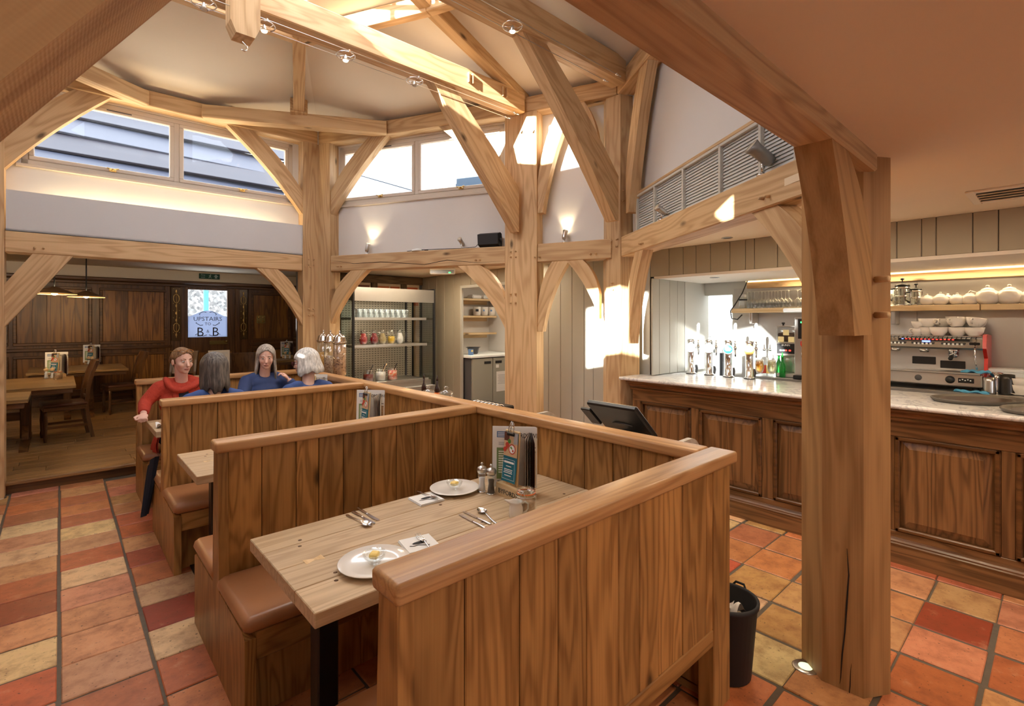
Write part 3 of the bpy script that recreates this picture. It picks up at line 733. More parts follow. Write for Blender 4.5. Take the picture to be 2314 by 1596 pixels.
wbrace('tall curved sunlit brace against the narrow white wall', 3, 2, 1, .42, .26, 1.12, .8, bow=.06, end=.06)
wbrace('lower oak brace right of the grey wall, half in sun', 2, 3, 0, .36, .18, .62, .36, bow=.04)
wbrace('upper brace behind the tall one on the narrow white wall', 2, 3, 1, .34, .16, .85, .5, bow=.04)
wbrace('sunlit lower oak brace at the left end of the bar', 2, 1, 0, .40, .22, .86, .6, bow=.05, end=.07)
wbrace('upper oak brace beside the louvred vent', 2, 1, 1, .50, .32, 1.25, .85, bow=.05, end=.07)
wbrace('upper oak brace out of view by the near left corner', 8, 7, 1, .86, .58, .92, .62)
A, B, u, n, L = wl(1, 2)
brace('split oak brace carrying the bar beam from the big post', A + u * .06, u, n, .62, .40, ZB0, ZB0 - .80, ZB0 - .52, .12, .05, off=.03)
brace('long sunlit oak brace under the pendant tie beam', (3.72, 4.06, 0), (-1, 0, 0), (0, 1, 0), 1.12, .86, TIEZ - .11, 2.62, 3.10, .11, .0, off=-.055, end=.03)
brace('long oak brace under the tie beam by the starry lamp', (4.02, 2.97, 0), (-1, 0, 0), (0, 1, 0), 1.28, 1.0, TIEZ - .08, 2.62, 3.05, .12, .03, off=-.06, end=.05)
PO = MATS['post_oak']; px_ = wood('post_oak_x', (.25, .125, .042), (.45, .25, .10), 'x', .6, ring=6, across=5, along=.5, knots=.3, vary=.04)
brace('thick dark oak brace on the near face of the big post', (2.585, .62, 0), (-1, 0, 0), (0, -1, 0), .545, .34, 2.30, 1.59, 1.97, .125, .035, px_, off=-.065, end=.26)
brace('huge oak brace close overhead at the top left corner', (-.34, .62, 0), (1, 0, 0), (0, 1, 0), .64, .38, 2.31, 1.40, 1.70, .14, .0, SAWN('x'), off=-.07)
# cracks in the seasoned oak
def crack(parent, pts, r):
    inv = parent.matrix_basis.inverted(); mb = MB(); mb.tube([inv @ Vector(p) for p in pts], [r * k for k in (.2, .7, 1, .8, .9, .5, .15)[:len(pts)]], 5); return mb.build('crack', M('wood_crack'), parent)
cp = lambda px, py: gL(px, py, (2.600, .592), (2.722, .520))
cl_ = lambda px, py: Vector((2.594, gX(px, py, 2.594).y, gX(px, py, 2.594).z))
crack(POST[1], [cl_(*p) for p in ((1914, 1240), (1918, 1300), (1913, 1370), (1909, 1430), (1903, 1480), (1900, 1530), (1897, 1550))], .004)
crack(POST[1], [cl_(*p) for p in ((1924, 1500), (1922, 1520), (1921, 1550), (1920, 1560), (1919, 1570))], .002)
for s_, pp, r_ in (((3, 4), ((745, 588), (800, 596), (860, 592), (960, 598), (1010, 588), (1080, 594), (1135, 590)), .004),):
    A, B, u, n, L = wl(*s_); o = A + n * .0125; crack(BEAM[s_], [gL(x, y, o, o + u) for x, y in pp], r_)
# pegs
for k, zz in ((4, (2.37, 2.44, 1.72, 1.80)), (3, (2.36, 2.42, 2.9, 3.0, 1.85, 1.95))):
    a, b = NX[k]; 
    for oth in (b,):
        A, B, u, n, L = wl(k, oth)
        for z in zz:
            for q in (.06, .12): peg(POST[k], A + u * q + Vector((0, 0, z)), -n, .010, .022)
pa, pb = ray(1402) * 5.07, ray(1370) * 5.18
for x_, y_ in ((1380, 545), (1393, 541), (1380, 560), (1393, 557), (1383, 640), (1383, 655), (1408, 430), (1408, 455)):
    g_ = gL(x_, y_, pa, pb) if x_ < 1402 else gL(x_, y_, pa, ray(1445) * 5.16); peg(POST[2], g_, (-.5, -.85, 0), .010, .022)
for s, xs in (((4, 5), (.10, .16, 2.62, 2.68)), ((3, 4), (.5, .55, 2.45, 2.5)), ((2, 3), (.22, .28, .85, .9)), ((1, 2), (.5, .55, 2.2, 2.24))):
    A, B, u, n, L = wl(*s)
    for q in xs: peg(BEAM[s], A + u * q + n * .012 + Vector((0, 0, 2.345)), -n, .010, .03)
for (p, d) in (((2.588, .735, 1.815), (-1, 0, 0)), ((2.588, .735, 1.63), (-1, 0, 0)), ((2.655, .56, 1.83), (-.5, -.86, 0)), ((2.655, .56, 1.675), (-.5, -.86, 0))):
    peg(POST[1], p, d, .015, .06)
for x_ in (3.0, 3.05, 3.45, 3.5): 
    pm = MB(); pm.box((x_ - 1.09, -.1, .02), (.012, .02, .10), .002); pm.build('peg', OAK('z'), tie[3])
# louvred vent beside the bar beam
o, rz, L, u, n = wframe(1, 2, .10)
sa_, sb_ = sorted((sOn(1440, 1, 2, .10), sOn(1800, 1, 2, .10)))
lv = thing('louvre_vent', 'grey louvred vent grille above the bar beam', 'vent', (*o[:2], 2.50), rz)
mb = MB(); lz = .36
xs = [sa_ + (sb_ - sa_) * t for t in (0, .18, .42, .66, .86, 1)]
for x in xs: mb.bb((x - .012, -.01, 0), (x + .012, .03, lz), .002)
mb.bb((sa_, -.01, lz - .02), (sb_, .03, lz), .002); mb.build('frame', M('light_grey'), lv)
MB().bb((sa_ - .02, -.012, lz), (sb_ + .02, .07, lz + .025), .003).build('top_rail', OAK('x'), lv)
MB().bb((sa_, .05, 0), (sb_, .06, lz)).build('backing', M('steel_satin'), lv)
slm = mat('louvre_metal', (.60, .61, .61), .45, .2)
for a, b in zip(xs, xs[1:]):
    me = MB().box((0, 0, 0), (abs(b - a) - .026, .028, .003), 0, Matrix.Rotation(radians(66), 3, 'X')).mesh('slat', slm)
    for r in range(15): obj('slat', me, lv, ((a + b) / 2, .018, .02 + r * .0225))
# white cove box under the long window
o, rz, L, u, n = wframe(4, 5, .015)
cv = MB(); cv.bb((.2, 0, 2.495), (L - .05, .02, 2.875)); cv.bb((.2, 0, 2.495), (L - .05, .15, 2.51)); cv = cv.build('cove_box', M('white_sheet'), None, o, (0, 0, rz)); tag(cv, 'white boarded light cove on the beam below the long window', 'light cove', None, 'thing')
cs = MB().bb((.55, .085, 2.525), (L - .35, .11, 2.54)).build('lamp_tube', M('lit_strip'), cv)
c_ = lamp('cove_light', 'AREA', o + u * (L / 2) + n * .085 + Vector((0, 0, 2.62)), 9, (1, .74, .40), L - 1.0, to=None, sizey=.03); c_.rotation_euler = (pi, 0, rz)
# ================================================================== BOOTHS
XE, XS = .545, 2.09          # booth aisle end, inner face of the spine
def cushion(mb, x0, x1, y0, y1, z0, z1, r=.03):
    yc, zc = (y0 + y1) / 2, (z0 + z1) / 2; hy, hz = abs(y1 - y0) / 2, (z1 - z0) / 2; r = min(r, hz * .95)
    prof = []
    for k, (sy, sz) in enumerate(((1, 1), (-1, 1), (-1, -1), (1, -1))):
        for i in range(5):
            a = pi / 2 * k + pi / 2 * i / 4; prof.append((yc + sy * (hy - r) + r * cos(a), zc + sz * (hz - r) + r * sin(a)))
    rings = []
    for x, s in ((x0, r), (x0 + r * .3, r * .3), (x0 + r, 0), (x1 - r, 0), (x1 - r * .3, r * .3), (x1, r)):
        rings.append([(x, yc + (p[0] - yc) * (1 - s / hy), zc + (p[1] - zc) * (1 - s / hz)) for p in prof])
    n = len(prof); vs = [p for q in rings for p in q]; fs = []
    for j in range(len(rings) - 1):
        for i in range(n): fs.append([j * n + i, j * n + (i + 1) % n, (j + 1) * n + (i + 1) % n, (j + 1) * n + i])
    fs = [f[::-1] for f in fs]
    fs.append(list(range(n))); fs.append([(len(rings) - 1) * n + i for i in range(n)][::-1])
    mb.add(vs, [f[::-1] for f in fs], True)
def rail(mb, a, b):
    cushion(mb, a[0], b[0], a[1], b[1], a[2], b[2], .011)
def partition(Y, sides, label, seed, xend=XS):
    random.seed(seed)
    t = thing('booth_bench', label, 'booth seat', (XE, Y, 0)); L = xend - XE
    # end panel: narrow upright with a foot for each bench
    out = []
    def half(s):
        if s in sides: return [(s * .50, 0), (s * .50, .37), (s * .46, .39), (s * .068, .395), (s * .042, 1.035)]
        return [(s * .050, 0), (s * .042, 1.035)]
    a = half(1); b = half(-1)
    poly = a + b[::-1]
    mb = MB(); mb.prism(poly, 'x', 0, .042); mb.build('end_panel', BOOTH('z'), t)
    x = .044
    while x < L - .03:
        wd = random.uniform(.115, .19); x2 = min(x + wd, L)
        if L - x2 < .06: x2 = L
        pm = MB(); zb = .36 if sides != (-1, 1) else .30
        th = .030
        pm.box((0, 0, (zb + 1.035) / 2), (x2 - x - .0035, 2 * th + random.uniform(-.002, .002), 1.035 - zb), .003)
        pm.build('plank', BOOTH('z'), t, ((x + x2) / 2, 0, 0)); x = x2
    cp = MB(); rail(cp, (-.012, -.0615, 1.032), (L + (.10 if sides == (1,) else -.028), .0615, 1.082)); cp.build('cap_rail', CAP('x'), t)
    for s in (-1, 1):
        if s in sides:
            cm_ = MB(); cushion(cm_, -.008, L - .01, s * .035 if s > 0 else s * .515, s * .515 if s > 0 else s * .035, .392, .460); cm_.build('seat_cushion', M('leather'), t)
            MB().bb((.042, s * .455, .275), (L, s * .495, .39), .004).build('seat_apron', BOOTH('x'), t)
            x = .042
            while x < L - .01:
                x2 = min(x + random.uniform(.2, .3), L)
                MB().bb((x + .001, s * .40, 0), (x2 - .001, s * .42, .29), .002).build('plinth_board', BOOTH('z'), t); x = x2
    if -1 not in sides:
        MB().bb((.042, -.034, .292), (L - .07, .034, .362), .004).build('bottom_rail', BOOTH('x'), t)
        MB().bb((L - .07, -.036, 0), (L + .078, .036, 1.035), .004).build('end_stile', BOOTH('z'), t)
        MB().bb((.9, -.03, 0), (.96, .03, .292), .004).build('leg', BOOTH('z'), t)
    return t
PY1 = 1.0185
partition(PY1, (1,), 'nearest tall oak booth partition, its planked back facing the viewer', 11)
partition(2.69, (-1, 1), 'oak booth partition with leather benches, beyond the laid table', 12)
partition(4.36, (-1, 1), 'oak booth partition with leather benches, in front of the seated women', 13)
partition(6.00, (-1,), 'farthest oak booth partition, behind the woman in the red cardigan', 14)
sp = thing('booth_spine', 'long oak spine partition joining the booths along the bar side', 'booth seat', (XS, 0, 0)); y = 1.055
random.seed(5)
while y < 6.05:
    y2 = min(y + random.uniform(.10, .19), 6.06)
    MB().box((0, 0, .53), (.062, y2 - y - .003, .998), .003).build('plank', BOOTH('z'), sp, (.031, (y + y2) / 2, 0)); y = y2
mb = MB(); mb.M = Matrix.Rotation(pi / 2, 4, 'Z'); rail(mb, (1.082, -.092, 1.0315), (6.07, .03, 1.0815)); mb.build('cap_rail', CAP('y'), sp)
MB().bb((.0, 1.057, 0), (.062, 6.06, .04)).build('bottom_rail', BOOTH('y'), sp)

# ================================================================== BOOTH TABLES
def booth_table(label, x0, x1, y0, y1, seed, lx=.13):
    random.seed(seed); t = thing('booth_table', label, 'table', (x0, y0, 0)); L, W_ = x1 - x0, y1 - y0
    for i in range(4):
        a, b = W_ * i / 4, W_ * (i + 1) / 4
        MB().box((0, 0, 0), (L, b - a - .0025, .05), .003).build('board', TABLE('x'), t, (L / 2, (a + b) / 2, .725))
        d = MB()
        for q in (.13, .80, L - .16):
            for k in (.028, -.028):
                d.cyl((q + (.02 if k > 0 else 0), (a if i else b) + k, .7490), (q + (.02 if k > 0 else 0), (a if i else b) + k, .7506), .0075, n=10)
        if i in (1, 3): d.build('dowel', DARK('x'), t)
    MB().prism([(-.035, -.022), (0, -.008), (.035, -.022), (.035, .022), (0, .008), (-.035, .022)], 'z', .7490, .7505).build('butterfly_key', PINE('y'), t, (.13, W_ * .5, 0))
    lm = MB(); lm.bb((lx, W_ / 2 - .04, 0), (lx + .08, W_ / 2 + .04, .69), .006); lm.build('leg', M('black'), t)
    MB().bb((lx - .07, W_ / 2 - .25, .0), (lx + .15, W_ / 2 + .25, .012), .003).build('foot_plate', M('black'), t)
    MB().bb((lx - .03, W_ / 2 - .28, .688), (lx + .11, W_ / 2 + .28, .70), .003).build('support_plate', M('black'), t)
    MB().bb((L - .06, .05, .55), (L, W_ - .05, .70), .003).build('wall_batten', BOOTH('y'), t)
    return t
booth_table('laid oak table with plates and cutlery in the nearest booth', .580, 2.085, 1.545, 2.255, 21)
booth_table('bare pale oak table end in the middle booth', .585, 2.085, 3.36, 4.02, 22)
booth_table('oak table the four women sit around', .575, 2.085, 4.93, 5.53, 23, .68)

# ---- menu stands
def rects(mb, lst, X, mi=0):
    # flat print on the plane x = X facing -x; entries (y0, z0, y1, z1, material index)
    for (y0, z0, y1, z1, k) in lst:
        mb.mi = k; mb.add([(X, y0, z0), (X, y0, z1), (X, y1, z1), (X, y1, z0)], [(0, 1, 2, 3)], False)
    mb.mi = 0
def menu_stand(label, loc, rz, full=True):
    t = thing('menu_stand', label, 'menu stand', loc, rz, 'menu stands on the tables')
    # local: block front faces -x, long side along y
    bk = MB(); bk.prism([(-.045, 0), (.05, 0), (.05, .045), (.02, .06), (-.035, .06)], 'y', -.095, .095)
    bk = bk.build('wood_block', PINE('y'), t)
    if full: text(bk, 'BYFORDS', .034, (-.046, -.005, .027), (pi / 2, 0, -pi / 2), M('ink'))
    # clipboard leaning back, with card
    cb = MB(); cb.box((0, 0, .145), (.012, .108, .29), .004); cb = cb.build('clipboard', PINE('z'), t, (-.012, .012, .045), (0, radians(4), 0))
    cd_ = MB(); cd_.sheet(lambda u, v: (-.0085 - .022 * max(0, .45 - v) ** 1.5 - .004 * (2 * u - 1) ** 2 * (1 - v), .052 - .104 * u, .03 + .25 * v), 8, 10)
    cd_.build('card', M('menu_teal'), cb)
    pr = MB(); X = -.0125
    pmats = [M('paper'), M('menu_tan'), M('menu_red'), M('menu_brown'), M('white_print'), M('menu_grey'), MATS['leafy']]
    rects(pr, [(.051, .158, -.051, .279, 1)], X + .001)
    rects(pr, [(.051, .235, .012, .279, 3), (-.02, .225, -.051, .279, 5)], X + .0005)
    for (cy, cz, r, k) in ((-.012, .197, .026, 2), (-.012, .197, .0205, 4), (.025, .215, .014, 2), (.042, .19, .012, 2), (.03, .20, .009, 2)):
        pr.mi = k; pr.lathe([(0.0005, X), (r, X + .0002)], 14, (0, cy, cz), False, False, 'x', True); X -= .0003
    for (cy, cz, r, k) in ((-.005, .205, .006, 6), (-.02, .19, .006, 2), (-.012, .2, .004, 6), (.01, .235, .012, 6)):
        pr.mi = k; pr.lathe([(0.0005, X), (r, X + .0002)], 8, (0, cy, cz), False, False, 'x', True)
    if full:
        for k, (w_, z) in enumerate(((.07, .125), (.04, .108), (.064, .092), (.06, .084), (.066, .076), (.05, .062))):
            rects(pr, [(w_ / 2, z, -w_ / 2, z + (.010 if k == 0 else .004), 4)], -.0185 - .001 * k)
        for a, b in (((.046, .045), (.0445, .145)), ((-.0445, .045), (-.046, .145)), ((.046, .1445), (-.046, .146)), ((.046, .044), (-.046, .0455))):
            rects(pr, [(a[0], a[1], b[0], b[1], 4)], -.021)
    pr.build('print', pmats, cb)
    if full:
        text(cb, 'NORFOLK PASSPORT PERK', .0095, (-.0205, 0, .130), (pi / 2, 0, -pi / 2), M('white_print'), ext=.0002, sx=.72)
    cl = MB(); cl.box((-.012, 0, .272), (.016, .055, .016), .003); cl.build('clip', M('black'), cb)
    for s in (-1, 1):
        c2 = MB(); c2.tube([(-.014, s * .02, .278), (-.016, s * .017, .30), (-.014, s * .006, .325), (-.010, s * .004, .335), (-.006, s * .008, .325), (-.006, s * .012, .285)], .0028, 5); c2.build('clip_wire', M('chrome'), cb)
    # tall white menu sheets behind
    sh = MB()
    for k in range(4): sh.box((.0035 * k, .004 * k, .165), (.0012, .225, .31 + .004 * (k % 2)), 0)
    sm_ = sh.build('menu_sheets', M('paper'), t, (.045, .035, .02), (0, radians(3), radians(42)))
    mp = MB(); sm = [M('paper'), M('menu_blue'), M('menu_green'), M('ink'), M('menu_grey'), M('menu_tan'), M('white_print'), M('orange_rubber')]
    R = [(.10, .265, .04, .297, 1), (.10, .05, .035, .212, 2), (-.06, .02, -.105, .20, 5)]
    for z in (.238, .232, .226): R.append((.09, z, .02, z + .003, 4))
    R += [(-.05, .212, -.105, .217, 3), (-.05, .19, -.105, .195, 3)]
    rects(mp, R, -.0012)
    R = [(.09, .19 - .012 * k, .05, .195 - .012 * k, 6) for k in range(10)] + [(.095, .287 - .008 * k, .045, .29 - .008 * k, 6) for k in range(3)] + [(-.065, .18 - .012 * k, -.1, .183 - .012 * k, 3) for k in range(12)] + [(.095, .02, .06, .04, 3), (.06, .025, .04, .045, 7)]
    rects(mp, R, -.0018); mp.build('print', sm, sm_)
    text(sm_, 'BYFORDS WI', .034, (-.0022, -.035, .275), (pi / 2, 0, -pi / 2), M('ink'), ext=.0002, sx=.8)
    # fan of folded leaflets
    lm_ = [M('menu_brown'), M('paper')]
    for k in range(5):
        lf = MB(); a = radians(28 + 7 * k); d = Vector((cos(a), sin(a), 0)); o = Vector((.030 + .009 * k, -.050 - .009 * k, .03))
        n = Vector((-d.y, d.x, 0)) * .0012
        lean = .012 * (2 - k)
        for s, mi in ((1, 0), (-1, 1)):
            q = [o, o + d * .07, o + d * (.07 + .01) + Vector((0, 0, .285)), o + d * lean * .2 + Vector((0, 0, .27 - .006 * k))]
            lf.mi = mi; lf.add([p + n * s for p in q], [(0, 1, 2, 3) if s < 0 else (3, 2, 1, 0)], False)
        lf.build('leaflet', lm_, t)
    return t
mat('leafy', (.08, .25, .05), .7)
TZ = .7505
menu_stand('wooden menu stand with clipped pizza card on the laid table', (1.722, 1.895, TZ), 0)
menu_stand('wooden menu stand on the middle booth table, rising above its partition', (1.80, 3.70, TZ), 0)
menu_stand('menu stand with dark leaflets beside the white-haired woman', (1.93, 5.18, TZ), 0)

# ---- plates, butter, napkins
def plate(label, p):
    t = thing('plate', label, 'plate', p, 0, 'plates on the laid table')
    MB().lathe([(.001, .004), (.075, .004), (.08, .0), (.085, .004), (.128, .017), (.130, .0195), (.128, .021), (.084, .010), (.001, .009)], 48, (0, 0, 0)).build('dish', M('china'), t)
    return t
def butter(label, p, rz):
    t = thing('butter_bowl', label, 'bowl', p, rz, 'butter bowls on the plates')
    MB().lathe([(.001, 0), (.022, 0), (.024, .005), (.038, .020), (.043, .037), (.0415, .038), (.036, .022), (.021, .008), (.001, .007)], 28).build('glass_bowl', M('clear_glass'), t)
    MB().box((0, 0, .028), (.046, .032, .02), .005, Euler((.1, .15, 0)).to_matrix()).build('butter_pat', M('butter'), t)
    return t
p1 = gz(846, 1278, TZ); p2 = gz(1027, 1109, TZ)
plate('near white plate carrying a butter bowl, beside the partition end', p1); plate('far white plate carrying a butter bowl, beside the salt mill', p2)
butter('small glass bowl of butter on the near plate', p1 + Vector((.0, .0, .0105)), .9); butter('small glass bowl of butter on the far plate', p2 + Vector((.0, .0, .0105)), .5)
def napkin(label, c, rz, s=.135):
    t = thing('napkin', label, 'napkin', c, rz, 'folded napkins on the laid table')
    for k in range(3): MB().box((0, 0, .0015 + .003 * k), (s - .003 * k, s - .002 * k, .0027), .001).build('napkin_fold', M('paper'), t)
    pr = MB(); ps = [Vector((.03 * cos(a), .012 * sin(a) + .0, .0103)) for a in [pi * 2 * i / 14 for i in range(14)]]
    pr.add([(0.0, .01, .0103)] + ps, [(0, i + 1, (i + 1) % 14 + 1) for i in range(14)], False)
    pr.tube([(-.045, -.012, .0103), (-.03, -.02, .0103), (-.01, -.018, .0103), (.01, -.03, .0103), (.03, -.036, .0103)], .0022, 4, flat=.2)
    pr.build('print', M('ink'), t); return t
n1 = gz(963, 1130, TZ); n2 = gz(948, 1232, TZ)
a1 = gz(1012, 1138, TZ) - gz(968, 1150, TZ); r1 = atan2(a1.y, a1.x)
napkin('folded paper napkin under the upturned fork, by the far plate', n1, r1); napkin('folded paper napkin under a fork, by the near plate', n2, r1 - .15)
# ---- cutlery, lying along local x, handle at -x
def knife_mesh():
    m = MB(); m.tube([(-.10, 0, .004), (-.095, 0, .004), (-.04, 0, .004), (-.01, 0, .0035), (0, 0, .0035)], [.004, .0075, .0062, .0045, .005], 8, flat=.5)
    h = m; b = MB(); pts = [(0, -.006), (.02, -.009), (.07, -.0095), (.098, -.006), (.105, .001), (.10, .0055), (.0, .0055)]
    b.prism(pts, 'z', .002, .0035); return h.mesh('handle', M('cutlery')), b.mesh('blade', M('cutlery'))
KM = knife_mesh()
def utensil(name, label, tip, end, meshes, group, z=TZ, L=.205):
    d = (tip - end); rz = atan2(d.y, d.x); c = end + d.normalized() * .10
    t = thing(name, label, name, (c.x, c.y, z), rz, group)
    for nm_, me in meshes: obj(nm_, me, t)
    return t
def spoon_meshes():
    h = MB(); h.tube([(-.10, 0, .003), (-.09, 0, .003), (-.04, 0, .004), (.02, 0, .010), (.045, 0, .008)], [.005, .0075, .0045, .003, .0045], 8, flat=.4)
    b = MB()
    def f(u, v):
        a = 2 * pi * u; r = v; return (.072 + .033 * r * cos(a), .021 * r * sin(a) * (1 - .12 * cos(a)), .003 + .008 * r * r)
    b.sheet(f, 24, 5)
    return h.mesh('handle', M('cutlery')), b.mesh('bowl', M('cutlery'))
def fork_meshes():
    h = MB(); h.tube([(-.10, 0, .003), (-.09, 0, .003), (-.03, 0, .005), (.02, 0, .011), (.035, 0, .009)], [.005, .0075, .0045, .0035, .005], 8, flat=.4)
    b = MB(); b.prism([(.032, -.006), (.045, -.0115), (.06, -.0125), (.06, .0125), (.045, .0115), (.032, .006)], 'z', .006, .0085)
    tn = MB()
    for k in range(4):
        y = -.0105 + .007 * k; tn.tube([(.058, y, .0075), (.075, y, .0055), (.09, y * .97, .0065), (.105, y * .9, .011)], [.0019, .0019, .0017, .0009], 5)
    return h.mesh('handle', M('cutlery')), b.mesh('fork_head', M('cutlery')), tn.mesh('tines', M('cutlery'))
SM_, FM_ = spoon_meshes(), fork_meshes()
kn = lambda: [('handle', KM[0]), ('blade', KM[1])]; spn = lambda: [('handle', SM_[0]), ('bowl', SM_[1])]; frk = lambda: [('handle', FM_[0]), ('fork_head', FM_[1]), ('tines', FM_[2])]
Q = lambda x, y: gz(x, y, TZ)
utensil('knife', 'steel knife by the left edge of the laid table, farther of the pair', Q(866, 1183), Q(808, 1150), kn(), 'cutlery on the laid table')
utensil('knife', 'steel knife lying between a knife and a spoon at the table edge', Q(855, 1189), Q(796, 1157), kn(), 'cutlery on the laid table')
utensil('spoon', 'face-down steel spoon left of the two knives', Q(826, 1187), Q(783, 1165), spn(), 'cutlery on the laid table')
utensil('knife', 'steel knife half hidden by the near rail, left of the pair', Q(1053, 1172), Q(1098, 1196), kn(), 'cutlery on the laid table')
utensil('knife', 'steel knife between another knife and the shining spoon', Q(1063, 1165), Q(1110, 1187), kn(), 'cutlery on the laid table')
utensil('spoon', 'shining steel spoon face up near the milk jug', Q(1086, 1156), Q(1125, 1188), spn(), 'cutlery on the laid table')
utensil('fork', 'steel fork lying tines-right on the far napkin', Q(993, 1137), Q(941, 1115), frk(), 'cutlery on the laid table', TZ + .0095)
utensil('fork', 'steel fork with tines up on the near napkin', Q(930, 1202), Q(985, 1262), frk(), 'cutlery on the laid table', TZ + .0095)
# ---- mills
def mill(label, p, fillm, top=None):
    t = thing('spice_mill', label, 'mill', p, 0, 'salt and pepper mills')
    MB().lathe([(.001, .004), (.022, .004), (.0235, .012), (.020, .035), (.016, .055), (.021, .085), (.0215, .098), (.001, .098)], 20).build('glass_body', M('clear_glass'), t)
    MB().lathe([(.001, .008), (.019, .010), (.016, .035), (.0135, .055), (.016, .075), (.001, .076)], 16).build('filling', fillm, t)
    MB().lathe([(.001, 0), (.024, 0), (.024, .007), (.001, .007)], 20).build('base_ring', M('chrome'), t)
    mt = top or M('steel')
    MB().lathe([(.001, .098), (.018, .098), (.025, .108), (.0265, .12), (.023, .131), (.010, .137), (.005, .139), (.005, .143), (.0085, .148), (.005, .155), (.001, .156)], 20).build('cap', mt, t)
    return t
salt = mat('salt', (.85, .85, .87), .8); pep = mat('peppercorns', (.05, .035, .03), .8, noise=.5, nscale=120)
mill('glass salt mill with steel cap, beside the menu stand', gz(1089, 1112, TZ), salt)
mill('glass pepper mill with steel cap, beside the menu stand', gz(1110, 1117, TZ), pep)
# ---- clip-top jar and milk jug
def clip_jar(label, p, s=1.0):
    t = thing('clip_jar', label, 'jar', p, .5, None)
    MB().lathe([(.001, 0), (.044, 0), (.048, .006), (.048, .075), (.040, .09), (.042, .097), (.038, .097), (.036, .088), (.044, .074), (.044, .008), (.001, .006)], 28).build('glass_jar', M('clear_glass'), t)
    MB().lathe([(.001, .007), (.042, .008), (.042, .058), (.001, .06)], 20).build('sugar_cubes', mat('sugar_brown', (.45, .28, .17), .8, noise=.5, nscale=60), t)
    MB().lathe([(.041, .097), (.0445, .097), (.0445, .101), (.041, .101)], 28, close=False).build('rubber_seal', M('orange_rubber'), t)
    MB().lathe([(.001, .113), (.028, .113), (.034, .118), (.043, .113), (.044, .102), (.001, .102)], 28).build('glass_lid', M('clear_glass'), t)
    w_ = MB(); w_.tube([(.049 * cos(a), .049 * sin(a), .088) for a in [2 * pi * i / 24 for i in range(24)]], .0016, 5, True)
    w_.tube([(.05, -.01, .09), (.066, -.01, .085), (.07, 0, .075), (.066, .01, .085), (.05, .01, .09)], .0016, 5); w_.tube([(.044, 0, .112), (.058, 0, .105), (.064, 0, .088), (.058, 0, .078), (.05, 0, .086)], .0016, 5)
    w_.tube([(-.048, -.012, .088), (-.052, -.008, .104), (-.044, 0, .112), (-.052, .008, .104), (-.048, .012, .088)], .0016, 5)
    w_.build('wire_clip', M('steel'), t)
    return t
clip_jar('clip-top sugar jar with orange seal beside the milk jug', gz(1189, 1161, TZ))
def jug(label, p, rz):
    t = thing('milk_jug', label, 'jug', p, rz)
    n = 28; prof = [(.001, .003, 0), (.028, .0, 0), (.031, .004, 0), (.033, .03, 0), (.031, .05, 0), (.027, .060, .1), (.028, .068, .5), (.031, .076, 1), (.028, .0755, 1), (.025, .062, .2), (.028, .04, 0), (.001, .03, 0)]
    vs = []; fs = []
    for (r, z, s) in prof:
        for i in range(n):
            a = 2 * pi * i / n; k = max(0, cos(a)) ** 8 * s; vs.append(((r + .026 * k) * cos(a), (r) * sin(a), z + .010 * k))
    for j in range(len(prof) - 1):
        for i in range(n): fs.append([j * n + i, j * n + (i + 1) % n, (j + 1) * n + (i + 1) % n, (j + 1) * n + i])
    m = MB(); m.add(vs, fs, True); m.build('jug_body', M('china'), t)
    MB().tube([(-.026, 0, .064), (-.042, 0, .070), (-.056, 0, .060), (-.056, 0, .040), (-.046, 0, .025), (-.031, 0, .018)], [.005, .005, .0048, .0048, .005, .006], 8).build('handle', M('china'), t)
    return t
d = -RT; jug('small white milk jug pouring left, in front of the sugar jar', gz(1166, 1170, TZ), atan2(d.y, d.x) + .15)
# ================================================================== BACK ROOM
FZ = .12; YW = 12.2
dl, dr = gY(410, 700, YW).x, gY(530, 700, YW).x
bwk = wallmb(8.9, 0, 2.74, .1, [(dl + 4.2, dr + 4.2, FZ, 2.40)]).build('wall_back', M('ceiling_cream'), None, (-4.2, YW, 0)); struct(bwk, 'far wall of the back room, cream above dark oak panelling')
wp = thing('wall_panelling', 'dark oak wall panelling around the frosted door in the back room', 'panelling', (0, YW, 0))
xd0, xd1 = gY(398, 700, YW).x, gY(545, 700, YW).x     # door bay
dl, dr = gY(410, 700, YW).x, gY(530, 700, YW).x
ZPT = 2.45
def field(x0, x1, z0, z1, n):
    # framed panel: board fields between moulded frame
    for i in range(n):
        a, b = x0 + (x1 - x0) * i / n, x0 + (x1 - x0) * (i + 1) / n
        MB().box((0, 0, 0), (b - a - .002, .016, z1 - z0), .002).build('panel_board', PANEL('z'), wp, ((a + b) / 2, -.012, (z0 + z1) / 2))
    f = MB(); q = .05
    for A_, B_ in (((x0 - q, -.05, z0 - q), (x1 + q, -.012, z0)), ((x0 - q, -.05, z1), (x1 + q, -.012, z1 + q)), ((x0 - q, -.05, z0), (x0, -.012, z1)), ((x1, -.05, z0), (x1 + q, -.012, z1))): f.bb(A_, B_, .012)
    f.build('panel_moulding', DARK('x'), wp)
MB().bb((-4.2, -.010, FZ), (dl, 0, ZPT)).bb((dr, -.010, FZ), (4.6, 0, ZPT)).bb((dl, -.01, 2.40), (dr, 0, ZPT)).build('panel_back', DARK('z'), wp)
GX = lambda p: gY(p, 700, YW).x
ztop, zbot = gY(250, 663, YW).z, gY(250, 772, YW).z
for (a, b, n) in ((GX(-190), GX(10), 4), (GX(38), GX(200), 5), (GX(232), GX(370), 5), (GX(572), GX(650), 3), (GX(668), GX(735), 3)):
    field(a, b, zbot, ztop + .05, n); field(a, b, FZ + .22, .98, 2)
pm = MB()
